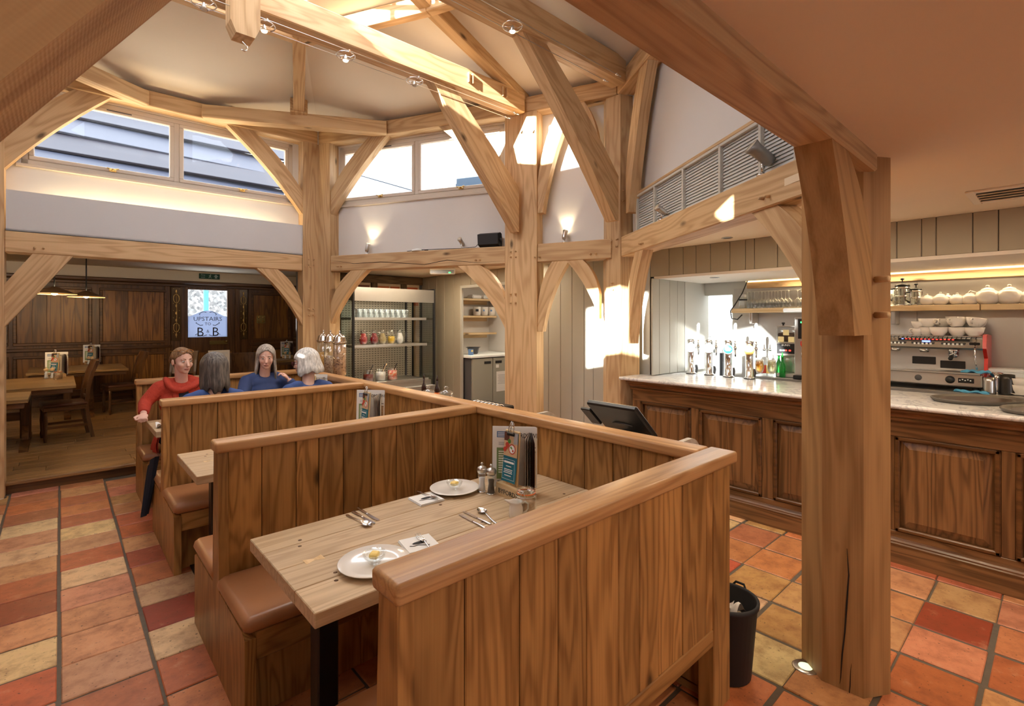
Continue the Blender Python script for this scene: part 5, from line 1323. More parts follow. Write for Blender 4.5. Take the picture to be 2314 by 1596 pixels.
ca.tube([c1, (c1 + c2) / 2 + Vector((0, -.01, -.01)), c2, c2 + Vector((0, .045, -.06)), c2 + Vector((0, .03, -.14)), c2 + Vector((0, -.03, -.15)), c2 + Vector((.02, -.07, -.10))], .006, 6)
tag(ca.build('power_cable', M('black')), 'black power cable looping down past the glass shelf', 'cable')
# ---- kitchen bench through the hatch
kb = thing('kitchen_bench', 'dark steel kitchen bench seen through the hatch', 'bench', (6.2, 2.72, 0))
MB().bb((-.3, -.5, 1.26), (.3, .36, 1.31), .004).build('top', M('steel_satin'), kb)
for a in (-.27, .27):
    for b in (-.46, .32): MB().bb((a - .02, b - .02, 0), (a + .02, b + .02, 1.26)).build('leg', M('dark_grey'), kb)
MB().bb((-.28, -.48, .85), (.28, .34, .88), .003).build('lower_shelf', M('steel_satin'), kb)
rk = thing('glass_rack', 'wire rack of glasses on the kitchen bench', 'rack', (6.1, 2.80, 1.311)); mb = MB()
for i in range(6): mb.tube([(-.15 + .06 * i, -.18, .14), (-.15 + .06 * i, -.18, 0), (-.15 + .06 * i, .18, 0), (-.15 + .06 * i, .18, .14)], .003, 4)
for z_ in (.04, .09, .14): mb.tube([(-.15, -.18, z_), (.15, -.18, z_), (.15, .18, z_), (-.15, .18, z_)], .003, 4, True)
mb.build('wire_basket', M('steel'), rk)
for i in range(6):
    o = obj('tumbler', MB().lathe([(.03, 0), (.035, .1), (.001, .1)], 12, close=False).mesh('tumbler', M('clear_glass')), None, (6.0 + .1 * (i % 3), 2.70 + .11 * (i // 3), 1.316)); tag(o, 'upturned tumbler in the kitchen wire rack, %s row, %s from the left' % (('front', 'back')[i // 3], ORD[i % 3]), 'glass', 'tumblers in the kitchen rack')
# ---- espresso machine
y0_, y1_ = gX(2229, 800, 5.10).y, 1.32
es = thing('espresso_machine', 'wide steel espresso machine with red end panel and lit buttons', 'coffee machine', (5.10, y0_, BC)); L = y1_ - y0_
mb = MB(); mb.prism([(.02, .315), (.10, .335), (.38, .335), (.38, .41), (.12, .415), (.05, .40), (.0, .33)], 'y', .02, L - .02); mb.build('upper_body', M('steel'), es)
MB().bb((.14, .02, .13), (.38, L - .02, .34), .004).build('splash_panel', M('steel_satin'), es)
MB().bb((-.02, .02, .035), (.38, L - .02, .135), .008).build('lower_body', M('steel'), es)
MB().bb((-.05, .03, .130), (.14, L - .03, .146), .005).build('drip_tray', M('steel_satin'), es)
for a in (.06, L - .06):
    for b in (.03, .33): MB().cyl((b, a, 0), (b, a, .04), .02, n=10).build('foot', M('black'), es)
for a in (0, L - .02):
    mb = MB(); mb.prism([(-.01, .12), (.39, .10), (.39, .42), (.12, .435), (.03, .43), (.0, .33), (.12, .25), (.10, .14)], 'y', a, a + .022); mb.build('end_panel', M('red_plastic'), es)
mb = MB(); mb.bb((.08, .03, .41), (.38, L - .03, .418)); mb.build('cup_tray', M('steel_satin'), es)
rl = MB()
for k in range(30): rl.box((.045, .06 + k * (L - .12) / 29, .405), (.05, .006, .004), 0, Matrix.Rotation(-.25, 3, 'Y'))
g_ = rl.build('vent_slots', M('black'), es); g_['kind'] = 'stuff'
def btn(py):  # button pod
    c = gX(py, 779, 5.10).y - y0_
    o = MB().box((.022, c, .352), (.012, .145, .034), .004, Matrix.Rotation(radians(20), 3, 'Y')).build('button_pod', M('black'), es)
    for k in range(5): MB().box((.014, c - .05 + .025 * k, .356), (.006, .013, .015), .002).build('button', M('badge_white'), o)
    for k in range(5): MB().box((.0155, c - .05 + .025 * k, .342), (.006, .010, .004)).build('button_light', M('led_red') if k else M('led_blue'), o)
for p_ in (2022, 2084, 2153): btn(p_)
c = gX(2084, 779, 5.10).y - y0_
o = MB().box((.035, c - .06, .388), (.012, .44, .018), .003, Matrix.Rotation(radians(35), 3, 'Y')).build('status_bar', M('black'), es)
for k in range(14): MB().box((.028, c + .13 - .024 * k, .390), (.004, .012, .006)).build('status_light', M('led_red') if k else M('led_blue'), o)
MB().box((.026, c - .02, .374), (.004, .05, .012)).build('display', M('led_blue'), es)
for p_ in (2022, 2087, 2154):
    c = gX(p_, 790, 5.16).y - y0_
    h = MB(); h.lathe([(.001, .33), (.038, .33), (.038, .30), (.030, .285), (.001, .285)], 16, (.09, c, 0)); h = h.build('group_head', M('chrome'), es)
    if p_ == 2154:
        q = MB(); q.lathe([(.001, .285), (.034, .285), (.034, .262), (.02, .25), (.001, .25)], 14, (.09, c, 0)); q.build('filter_basket', M('chrome'), h); q = MB(); q.tube([(.06, c, .27), (-.02, c, .262), (-.08, c, .25)], [.009, .013, .015], 8); q.build('handle', M('black'), h)
for p_, z_ in ((2088, .215), (2153, .19)):
    c = gX(p_, 815, 5.24).y - y0_; MB().bb((.132, c - .075, z_ - .03), (.142, c + .075, z_ + .03), .006).build('plate', M('black'), es)
c = gX(2075, 842, 5.08).y - y0_; MB().lathe([(.001, -.026), (.022, -.026), (.024, -.018), (.001, -.016)], 16, (0, c, .085), axis='x', flip=True).build('pressure_gauge', M('dark_grey'), es)
c = gX(2147, 848, 5.08).y - y0_; MB().lathe([(.001, -.04), (.026, -.038), (.03, -.02), (.001, -.016)], 16, (0, c, .085), axis='x', flip=True).build('knob', M('black'), es)
c = gX(2183, 850, 5.08).y - y0_; o = MB().bb((-.027, c - .045, .066), (-.018, c + .045, .102), .008).build('socket_panel', M('black'), es)
for k in range(5): MB().bb((-.03, c - .03 + .015 * k, .082 + .006 * (k % 2)), (-.0265, c - .022 + .015 * k, .09 + .006 * (k % 2))).build('socket_pin', M('badge_white'), o)
c = gX(2205, 800, 5.12).y - y0_; mb = MB(); mb.tube([(.0, c, .36), (-.03, c, .34), (-.03, c, .26), (-.02, c - .01, .17)], .006, 6); mb.build('steam_wand', M('chrome'), es); mb = MB(); mb.cyl((.0, c, .365), (-.05, c, .365), .012, n=8); mb.box((-.05, c, .365), (.02, .06, .02), .004); mb.build('steam_knob', M('black'), es)
def cloth(label, p, sx, sy, seed):
    rr = random.Random(seed); ph = [rr.uniform(0, 6) for _ in range(4)]
    m = MB()
    def f(u, v):
        x, y = (u - .5) * sx, (v - .5) * sy; return (x, y + .01 * sin(9 * u + ph[0]), .012 + .010 * sin(8 * u + ph[1]) * sin(11 * v + ph[2]) - .010 * abs(2 * u - 1) ** 3)
    m.sheet(f, 14, 14); m.sheet(lambda u, v: (f(u, v)[0] * .98, f(u, v)[1] * .98, 0.0005), 4, 4)
    return tag(m.build('cleaning_cloth', M('blue_cloth'), None, p), label, 'cloth', 'blue cloths at the espresso machine')
cloth('crumpled blue cloth on the espresso drip tray', (5.12, gX(2205, 828, 5.1).y, BC + .147), .10, .15, 1); cloth('crumpled blue cloth on the steel counter under the espresso machine', (5.045, gX(2196, 872, 5.05).y, BC), .028, .19, 2)
# ---- cups
def cup_meshes(r, h):
    m = MB(); m.lathe([(.001, .004), (r * .55, 0), (r * .58, .004), (r * .85, h * .4), (r, h), (r * .955, h), (r * .8, h * .42), (r * .5, .01), (.001, .009)], 22)
    q = MB(); q.tube([(0, r * .95, h * .85), (0, r * 1.25, h * .88), (0, r * 1.42, h * .66), (0, r * 1.28, h * .4), (0, r * .86, h * .35)], .0055, 6)
    return m.mesh('cup_body', M('china')), q.mesh('handle', M('china'))
CB, CS = cup_meshes(.062, .068), cup_meshes(.046, .056)
CZ = BC + .4185
def cup(label, px, x, z, ms, rz, tilt=0):
    t = thing('coffee_cup', label, 'cup', onX(px, x, z), rz, 'white cups stacked on the espresso machine'); t.rotation_euler = (0, tilt, rz)
    obj('cup_body', ms[0], t); obj('handle', ms[1], t)
cup('small white cup at the left of the stacks, lower one', 2073, 5.24, CZ, CS, .8); cup('small white cup at the left of the stacks, on top of another', 2074, 5.24, CZ + .057, CS, -2.2)
cup('white cup second from the left in the lower row', 2095, 5.25, CZ, CB, .3); cup('white cup stacked second from the left', 2096, 5.25, CZ + .069, CB, 2.6)
cup('big white cup standing in front in the lower row', 2121, 5.20, CZ, CB, -1.6); cup('white cup behind the front one, lower row', 2131, 5.33, CZ, CB, -1.4); cup('white cup stacked high, handle to the left', 2129, 5.33, CZ + .069, CB, 1.4)
cup('white cup fourth along the lower row', 2164, 5.22, CZ, CB, -1.9); cup('white cup stacked leaning, fourth along', 2163, 5.22, CZ + .071, CB, 1.0, .12); cup('white cup at the top of the leaning stack', 2158, 5.34, CZ + .085, CB, 1.9)
cup('white cup at the right end, lower row, handle to the right', 2202, 5.20, CZ, CB, -1.9); cup('white cup tilted on the right end stack', 2203, 5.20, CZ + .074, CB, 1.3, -.15); cup('white cup behind at the right end, handle up right', 2208, 5.33, CZ + .062, CB, -1.7)
# ---- teapots, cafetieres
def teapot_meshes(r):
    b = MB(); b.lathe([(.001, 0), (r * .6, 0), (r * .9, r * .35), (r, r * .75), (r * .85, r * 1.15), (r * .5, r * 1.4), (.001, r * 1.42)], 24)
    l = MB(); l.lathe([(r * .52, r * 1.4), (r * .45, r * 1.5), (r * .2, r * 1.62), (r * .1, r * 1.66), (r * .16, r * 1.76), (r * .12, r * 1.86), (.001, r * 1.88)], 16, close=False)
    h = MB(); h.tube([(0, r * .8, r * 1.15), (0, r * 1.25, r * 1.35), (0, r * 1.5, r * 1.0), (0, r * 1.35, r * .55), (0, r * .9, r * .4)], r * .09, 6)
    s = MB(); s.tube([(0, -r * .8, r * .5), (0, -r * 1.15, r * .75), (0, -r * 1.35, r * 1.25), (0, -r * 1.5, r * 1.4)], [r * .24, r * .17, r * .12, r * .1], 8)
    return [('pot_body', b.mesh('pot_body', M('china'))), ('lid', l.mesh('lid', M('china'))), ('handle', h.mesh('handle', M('china'))), ('spout', s.mesh('spout', M('china')))]
TP = {r: teapot_meshes(r) for r in (.052, .058, .080)}
def teapot(label, px, r, x=5.39):
    t = thing('teapot', label, 'teapot', onX(px, x, SZ), .1, 'white teapots on the bar shelf')
    for n_, me in TP[r]: obj(n_, me, t)
teapot('small white teapot, first beside the cafetieres', 2095, .052); teapot('small white teapot, second along the shelf', 2125, .058); teapot('small white teapot, third along the shelf', 2163, .052); teapot('white teapot beside the two big ones', 2192, .058)
teapot('big white teapot, left of the two big ones', 2232, .080); teapot('big white teapot, right of the two big ones', 2281, .080); teapot('white teapot at the right edge of the shelf', 2322, .058)
teapot('small white teapot at the back between two others', 2142, .052, 5.46)
def cafetiere(label, px, s):
    t = thing('cafetiere', label, 'coffee press', onX(px, 5.40, SZ), .4, 'glass cafetieres on the bar shelf')
    MB().lathe([(.001, .004), (.045 * s, .004), (.045 * s, .15 * s), (.043 * s, .15 * s), (.043 * s, .006), (.001, .005)], 20).build('beaker', M('clear_glass'), t)
    f = MB()
    for z_ in (.0, .07 * s, .135 * s): f.lathe([(.0455 * s, z_), (.048 * s, z_), (.048 * s, z_ + .012), (.0455 * s, z_ + .012)], 20, close=False)
    for a in range(4): f.box((.047 * s * cos(a * pi / 2), .047 * s * sin(a * pi / 2), .07 * s), (.006, .006, .14 * s))
    f.build('frame', M('chrome'), t)
    MB().lathe([(.001, .15 * s), (.048 * s, .15 * s), (.046 * s, .165 * s), (.01, .175 * s), (.004, .18 * s), (.004, .20 * s), (.014, .205 * s), (.014, .215 * s), (.001, .22 * s)], 18).build('lid', M('black'), t)
    mb = MB(); mb.tube([(0, .048 * s, .135 * s), (0, .085 * s, .13 * s), (0, .09 * s, .06 * s), (0, .05 * s, .03 * s)], .008, 6); mb.build('handle', M('black'), t)
cafetiere('larger glass cafetiere with black lid', 2039, 1.1); cafetiere('smaller glass cafetiere with black plunger', 2070, .86)
for i, p_ in enumerate((2014, 2020, 2026)):
    o = obj('tumbler', MB().lathe([(.001, .003), (.03, .0), (.034, .14), (.032, .14), (.028, .006)], 14, close=False).mesh('tumbler', M('clear_glass')), None, onX(p_, 5.44 if i % 2 else 5.37, SZ)); tag(o, 'clear tumbler beside the cafetieres on the bar shelf, %s from the left' % ORD[i], 'glass', 'tumblers by the cafetieres')
# ---- milk jugs and bits on the right
def pitcher(label, px, x, r, h, m, rz):
    t = thing('milk_pitcher', label, 'jug', onX(px, x, BC), rz, 'metal jugs beside the espresso machine')
    MB().lathe([(.001, 0), (r, 0), (r, .01), (r * .94, h * .75), (r * .9, h), (r * .86, h), (r * .88, h * .7), (r * .9, .01), (.001, .008)], 20).build('pitcher_body', m, t)
    MB().tube([(0, r * .9, h * .85), (0, r * 1.5, h * .8), (0, r * 1.5, h * .3), (0, r * .95, h * .2)], .006, 6).build('handle', m, t)
pitcher('polished steel milk jug nearest the espresso machine', 2236, 5.09, .036, .12, M('steel'), -1.6); pitcher('taller polished steel milk jug', 2252, 5.17, .042, .15, M('chrome'), 2.6); pitcher('dark metal jug with steel rim', 2276, 5.13, .046, .145, mat('dark_metal', (.06, .055, .05), .3, .7), -.6)
t = thing('saucer_stack', 'stack of white cups on saucers at the right edge', 'crockery', onX(2306, 5.14, BC)); 
MB().lathe([(.001, .003), (.04, 0), (.07, .014), (.069, .016), (.04, .004), (.001, .005)], 22).build('saucer', M('china'), t); obj('cup_body', CB[0], t, (0, 0, .008)); obj('cup_body', CB[0], t, (0, 0, .055))
t = thing('container', 'white box behind the steel jugs', 'container', onX(2272, 5.33, BC)); MB().bb((-.08, -.13, 0), (.08, .13, .17), .006).build('box_body', M('badge_white'), t); MB().bb((-.085, -.135, .15), (.085, .135, .175), .005).build('lid', M('badge_white'), t)
def oval(label, px, py, a, b, rz):
    p = gz(px, py, BZ); t = thing('oval_tray', label, 'tray', p, rz, 'oval trays on the marble bar'); n = 48; vs = []; fs = []
    prof = [(0, .012), (.80, .012), (.86, .006), (.90, .012), (.955, .026), (1, .026), (1.0, .02), (.93, .0), (.84, 0), (0, 0)]
    for r, z in prof:
        for i in range(n): t_ = 2 * pi * i / n; vs.append(((r or .001) * a * cos(t_), (r or .001) * b * sin(t_), z))
    for j in range(len(prof) - 1):
        for i in range(n): fs.append([j * n + i, (j + 1) * n + i, (j + 1) * n + (i + 1) % n, j * n + (i + 1) % n])
    m = MB(); m.add(vs, [f[::-1] for f in fs], True); m.build('tray_body', M('pewter'), t)
    m = MB(); m.prism([(a * .79 * cos(2 * pi * i / n), b * .79 * sin(2 * pi * i / n)) for i in range(n)], 'z', .0121, .0155); m.build('tray_mat', M('oval_tray'), t)
oval('dark oval serving tray on the marble bar', 2208, 908, .285, .19, radians(-40)); oval('dark oval serving tray at the right edge of the bar', 2385, 935, .285, .19, radians(-40))
# ---- downlights, ceiling vent
def downlight(label, p, r=.045, lit=False):
    t = thing('downlight', label, 'ceiling light', p, 0, 'recessed downlights over the bar')
    MB().lathe([(r * .72, .0), (r, -.001), (r * 1.02, -.005), (r * .75, -.006)], 22, close=False, flip=True).build('rim', M('steel'), t); MB().lathe([(.001, -.0005), (r * .74, -.0005), (r * .74, -.002), (.001, -.002)], 20).build('lens', M('lit_lens') if lit else mat('dim_lens', (.25, .22, .19), .2), t)
downlight('recessed downlight in the low ceiling, farther of two over the bar', gz(1625, 512, ZC)); downlight('recessed downlight in the low ceiling, nearer of two over the bar', gz(1643, 537, ZC)); downlight('recessed downlight in the bar soffit', gz(1615, 627, 2.075))
p = gz(2300, 432, ZC); vt = thing('ceiling_vent', 'cream metal air vent set in the low ceiling by the bar', 'vent', p)
mb = MB()
for A_, B_ in (((-.2, -.2, -.012), (.2, -.16, 0)), ((-.2, .16, -.012), (.2, .2, 0)), ((-.2, -.16, -.012), (-.16, .16, 0)), ((.16, -.16, -.012), (.2, .16, 0))): mb.bb(A_, B_, .003)
mb.build('frame', mat('vent_paint', (.80, .72, .58), .5), vt)
me = MB().box((0, 0, 0), (.030, .32, .004), 0, Matrix.Rotation(radians(-30), 3, 'Y')).mesh('vane', M('vent_paint'))
for k in range(4): obj('vane', me, vt, (-.115 + .077 * k, 0, -.010))
MB().bb((-.16, -.16, -.001), (.16, .16, 0)).build('backing', M('dark_grey'), vt)
# ================================================================== BUFFET SIDE
fx0, fx1 = 2.86, 4.15; FY0, FY1 = 6.30, 6.95
fr = thing('display_fridge', 'tall open steel display fridge with glass sides', 'fridge', (fx0, FY0, 0)); W_ = fx1 - fx0; D_ = FY1 - FY0
mb = MB(); mb.bb((0, 0, 0), (W_, D_, .70), .006); mb.build('base_cabinet', M('steel_satin'), fr)
mb = MB(); mb.prism([(0.0, 1.915), (.05, 1.915), (D_, 1.98), (D_, 2.10), (0, 2.10)], 'x', .02, W_ - .02); mb.build('canopy', M('steel'), fr)
pf, nt, b = newmat('perforated_steel'); tc = N(nt, 'ShaderNodeTexCoord'); br_ = N(nt, 'ShaderNodeTexBrick', offset=.0, ins={'Vector': N(nt, 'ShaderNodeMapping', ins={0: tc.outputs['Object'], 2: (pi / 2, 0, 0), 3: (1, 1, 1)}).outputs[0], 'Color1': (1, 1, 1, 1), 'Color2': (1, 1, 1, 1), 'Mortar': (0, 0, 0, 1), 'Scale': 1.0, 'Mortar Size': .011, 'Brick Width': .05, 'Row Height': .032})
sx = N(nt, 'ShaderNodeSeparateXYZ', ins={0: tc.outputs['Object']})
gx = mth(nt, 'GREATER_THAN', mth(nt, 'FRACT', mth(nt, 'MULTIPLY', sx.outputs[0], 22.0)), .42); gz_ = mth(nt, 'GREATER_THAN', mth(nt, 'FRACT', mth(nt, 'MULTIPLY', sx.outputs[2], 30.0)), .68)
nt.nodes.remove(br_)
nt.links.new(mixc(nt, mth(nt, 'MULTIPLY', gx, gz_), (.58, .55, .46), (.17, .16, .13)), b.inputs['Base Color']); b.inputs['Metallic'].default_value = .85; b.inputs['Roughness'].default_value = .3
MB().bb((.05, D_ - .06, .70), (W_ - .05, D_ - .03, 1.98)).build('perforated_back', pf, fr)
for x in (0, W_ - .03):
    MB().bb((x, 0, .70), (x + .03, .03, 2.11), .003).build('post', M('black'), fr); MB().bb((x, D_ - .04, .0), (x + .03, D_, 2.11), .003).build('post', M('black'), fr)
    MB().bb((x, .0, 2.10), (x + .03, D_, 2.12), .003).build('top_trim', M('black'), fr)
    MB().bb((x + .011, .03, .72), (x + .018, D_ - .04, 2.09)).build('side_glass', M('fridge_glass'), fr)
mb = MB(); mb.bb((.03, D_ - .06, .70), (.10, D_ - .05, 1.98)); mb.bb((W_ - .17, D_ - .07, .70), (W_ - .14, D_ - .05, 1.98)); mb.build('shelf_upright', M('dark_grey'), fr)
FS = [gY(880, 718, FY0 + .12).z, gY(880, 778, FY0 + .10).z, gY(880, 861, FY0 + .06).z]
for z, dy in zip(FS, (.10, .08, .04)):
    MB().bb((.04, dy, z - .03), (W_ - .14, D_ - .06, z - .002), .003).build('shelf', M('steel_satin'), fr)
    MB().bb((.02, dy - .012, z - .036), (W_ - .10, dy, z + .002), .002).build('shelf_edge', M('steel'), fr)
mb = MB(); mb.bb((.05, .04, .70), (W_ - .05, D_ - .06, FS[2] - .03)); mb.build('well', M('steel_satin'), fr)
lamp('fridge_light', 'AREA', (3.5, 6.5, 1.90), .5, (1, .93, .75), 1.0, to=(3.5, 6.56, 0), sizey=.05)
def on_shelf(px, k, dy): Y = FY0 + dy; return Vector((gY(px, 700, Y).x, Y, FS[k]))
TM = MB().lathe([(.001, .006), (.032, .0), (.037, .118), (.035, .118), (.030, .008), (.001, .007)], 16).mesh('tumbler', M('clear_glass'))
for i in range(20):
    row = i % 2; p_ = 803 + 12.2 * (i // 2) + 5 * row
    o = obj('tumbler', TM, None, on_shelf(p_, 0, .16 + .09 * row)); tag(o, 'clear tumbler, %s row of the top fridge shelf, %s from the left' % ('back' if row else 'front', ORD[i // 2]), 'glass', 'tumblers on the top fridge shelf')
def juice(label, px, m, lvl):
    t = thing('juice_jug', label, 'jug', on_shelf(px, 1, .19), -.6, 'jugs of juice in the display fridge')
    MB().lathe([(.001, .006), (.040, .0), (.045, .004), (.060, .05), (.060, .085), (.040, .14), (.034, .165), (.038, .198), (.036, .198), (.031, .165), (.056, .085), (.056, .05), (.04, .008), (.001, .007)], 22).build('glass_jug', M('clear_glass'), t)
    pr = [(.001, .008), (.04, .009), (.0555, .05), (.0555, .085), (.039, .13), (.032, .155)]
    if lvl < 1: pr = pr[:4] + [(.047, .11)]
    MB().lathe(pr + [(.001, pr[-1][1])], 18).build('juice', m, t)
    MB().tube([(.037, 0, .175), (.075, 0, .17), (.09, 0, .12), (.075, 0, .075), (.056, 0, .07)], .006, 6).build('handle', M('clear_glass'), t)
J = lambda n, c: mat(n, c, .12, trans=.25)
juice('glass jug of bright red juice in the display fridge', 821, J('red_juice', (.65, .01, .02)), 1); juice('glass jug of dark red juice in the display fridge', 845.5, J('dark_juice', (.40, .004, .02)), 1); juice('glass jug of cloudy apple juice in the display fridge', 864, J('apple_juice', (.62, .48, .20)), 1); juice('glass jug of yellow orange juice in the display fridge', 884, J('orange_juice', (.90, .60, .02)), .5); juice('glass jug of white milk in the display fridge', 903, mat('milk', (.85, .83, .80), .3), 1)
def fruitjar(label, px, m, lvl, utn):
    t = thing('fruit_jar', label, 'jar', on_shelf(px, 2, .15), 0, 'jars on the bottom fridge shelf')
    MB().lathe([(.001, .005), (.068, 0), (.074, .006), (.074, .125), (.062, .145), (.064, .165), (.060, .165), (.058, .145), (.070, .123), (.070, .008), (.001, .007)], 24).build('glass_jar', M('clear_glass'), t)
    MB().lathe([(.001, .008), (.068, .009), (.068, lvl), (.001, lvl + .004)], 20).build('contents', m, t)
    for k in range(utn):
        mb = MB(); mb.tube([(.01 + .02 * k, 0, .10), (.05 + .012 * k, -.01, .20), (.07 + .02 * k, -.01, .235)], [.006, .006, .009], 6); mb.build('serving_handle', M('black') if k == 0 else PINE('z'), t)
fruitjar('jar of dark red compote with black spoon in the fridge', 832, mat('compote', (.20, .012, .012), .3, noise=.4, nscale=40), .10, 1); fruitjar('jar of white yoghurt with two spoons in the fridge', 860, mat('yoghurt', (.83, .80, .76), .4), .125, 2); fruitjar('jar of mixed fruit salad with black spoon in the fridge', 886.5, M('fruit'), .135, 1)
# ---- buffet sideboard with dispensers and jars
sb = thing('buffet_sideboard', 'oak buffet sideboard hidden behind the booth spine', 'sideboard', (2.24, 3.1, 0))
MB().bb((0, 0, .86), (.62, 3.32, .90), .004).build('worktop', CAP('y'), sb); MB().bb((.02, .02, 0), (.58, 3.3, .86)).build('carcass', BOOTH('y'), sb)
def cereal(label, px, d, m, lvl):
    r = ray(px); t = thing('cereal_dispenser', label, 'dispenser', (r.x * d, r.y * d, .901), 0, 'cereal dispensers on the buffet')
    MB().lathe([(.001, 0), (.07, 0), (.07, .07), (.05, .10), (.001, .10)], 20).build('base', M('black_matt'), t)
    MB().lathe([(.040, .10), (.074, .14), (.074, .50), (.072, .50), (.072, .142), (.038, .102)], 24, close=False).build('clear_tube', M('clear_glass'), t)
    MB().lathe([(.001, .101), (.037, .102), (.0715, .142), (.0715, lvl), (.001, lvl + .005)], 20).build('cereal', m, t)
    MB().lathe([(.078, .495), (.082, .50), (.080, .512), (.074, .52), (.066, .555), (.045, .585), (.015, .598), (.008, .602), (.006, .615), (.010, .624), (.006, .634), (.001, .636)], 24, close=False).build('dome_lid', M('chrome'), t)
    mb = MB(); mb.cyl((0, -.07, .05), (0, -.11, .05), .012, n=8); mb.ball((0, -.115, .05), .022, 10, 8); mb.build('turn_knob', M('chrome'), t)
cereal('cereal dispenser of golden corn flakes, next to the oak post', 731, 6.14, M('flakes'), .36); cereal('cereal dispenser of oat flakes, the middle one', 747, 5.95, M('oats'), .33); cereal('cereal dispenser full of brown granola, nearest of three', 767.5, 5.70, M('granola'), .485)
def apoth(label, px, X, s):
    p = gX(px, 880, X); t = thing('glass_jar', label, 'jar', (X, p.y, .901), 0, 'lidded glass jars on the buffet')
    MB().lathe([(.001, .004), (.06 * s, 0), (.072 * s, .02), (.075 * s, .08 * s), (.062 * s, .10 * s), (.068 * s, .112 * s), (.064 * s, .112 * s), (.058 * s, .10 * s), (.07 * s, .08 * s), (.066 * s, .02), (.001, .008)], 26).build('glass_bowl', M('clear_glass'), t)
    MB().lathe([(.072 * s, .112 * s), (.072 * s, .118 * s), (.05 * s, .134 * s), (.018 * s, .142 * s), (.010 * s, .148 * s), (.022 * s, .160 * s), (.022 * s, .170 * s), (.010 * s, .180 * s), (.001, .181 * s)], 24, close=False).build('glass_lid', M('clear_glass'), t)
apoth('big lidded glass jar with round knob behind the spine', 1008, 2.55, .92); apoth('smaller lidded glass jar half hidden by the spine', 968, 2.50, .85)
dk = mat('dark_bottle', (.03, .012, .01), .2)
p = gX(958, 880, 2.62); bottle('dark bottle behind the small glass jar', (2.62, p.y, .901), dk, dk, .2, .024, None, 'sauce_bottle', 'sauce bottles on the buffet'); p = gX(988, 880, 2.62); bottle('dark bottle with orange wrapper beside the big glass jar', (2.62, p.y, .901), dk, dk, .2, .026, M('orange_rubber'), 'sauce_bottle', 'sauce bottles on the buffet')
p = gX(1110, 908, 2.55); t = thing('cutlery_tray', 'black tray of shining cutlery handles behind the spine', 'tray', (2.55, p.y, .901), .0)
MB().bb((-.10, -.17, 0), (.10, .17, .085), .01).build('tray_body', M('black'), t)
for k in range(7):
    o = MB().tube([(0, -.15 + .048 * k, .085), (-.02, -.145 + .048 * k, .10), (-.07, -.14 + .048 * k, .095)], .007, 6).build('cutlery_handle', M('cutlery'), t)
# ---- till desk
td = thing('till_desk', 'pale desk with round-cornered end panels behind the spine', 'desk', (2.26, 0, 0))
pale = wood('pale_wood_z', (.42, .37, .31), (.58, .53, .46), 'y', .45, ring=5, across=8, knots=0, vary=.04)
for y_ in (gX(1216, 920, 2.50).y, gX(1540, 980, 2.50).y):
    pts = [(0, 0), (.42, 0), (.42, .90)] + [(.32 + .10 * cos(a), .90 + .10 * sin(a)) for a in [pi / 2 * i / 8 for i in range(9)]] + [(0, .99)]
    mb = MB(); mb.prism(pts, 'y', y_ - .014, y_ + .014); mb.build('end_panel', pale, td)
ya_, yb_ = gX(1216, 920, 2.50).y, gX(1540, 980, 2.50).y
MB().bb((0.01, yb_ + .014, .72), (.40, ya_ - .014, .75), .004).build('desk_top', pale, td)
pm_ = gX(1400, 930, 2.52)
t = thing('till_screen', 'black touch screen till monitor tilted on the pale desk', 'monitor', (2.58, pm_.y, .751))
R = Matrix.Rotation(radians(-48), 3, 'Y')
o = MB().box((0, 0, 0), (.035, .36, .30), .012).build('screen_body', M('black'), t, (-.04, 0, .30), (0, radians(-48), 0))
MB().bb((.018, -.165, -.135), (.0195, .165, .135)).build('display', mat('screen_off', (.02, .02, .025), .1), o)
mb = MB(); mb.tube([(-.0185, -.07, -.03), (-.021, -.03, -.018), (-.021, .03, -.018), (-.0185, .07, -.03)], .006, 5); mb.build('moulded_grip', M('dark_grey'), o)
MB().bb((.02, -.05, 0), (.08, .05, .22), .01).build('stand', M('black'), t); MB().bb((-.08, -.12, 0), (.12, .12, .02), .006).build('base', M('black'), t)
MB().box((0, 0, 0), (.02, .08, .16), .006).build('customer_display', M('black'), t, (-.05, .225, .29), (0, radians(-48), 0))
# ---- alcove
al = thing('undercounter_fridge', 'grey two-door undercounter fridge in the alcove', 'fridge', (4.56, 5.95, 0))
MB().bb((0, .02, .04), (.95, .75, 1.09), .004).build('cabinet', M('dark_grey'), al); MB().bb((-.03, -.03, 1.09), (.97, .79, 1.125), .004).build('worktop', M('badge_white'), al)
dm_ = mat('fridge_door', (.36, .36, .31), .35, .3)
xs = [.0, gY(1112, 850, 5.95).x - 4.56, gY(1112, 850, 5.95).x - 4.56 + .42]
for a, b in zip(xs, xs[1:]):
    o = MB().bb((a + .004, -.02, .06), (b - .004, .018, 1.075), .006).build('door', dm_, al)
    MB().bb((b - .17 if a == 0 else a + .05, -.023, .99), (b - .04 if a == 0 else a + .18, -.019, 1.03), .002).build('handle', M('black'), o)
    if a: 
        MB().bb((a + .07, -.0225, .55), (a + .30, -.0205, .86)).build('notice', M('paper'), o); pr = MB()
        for k in range(7): pr.bb((a + .10 + .01 * (k % 2), -.0235, .80 - .022 * k), (a + .27 - .012 * (k % 3), -.0226, .807 - .022 * k))
        pr.build('print', M('menu_grey'), o); MB().bb((a + .06, -.0225, .92), (a + .12, -.0205, .97)).build('sticker', M('paper'), o)
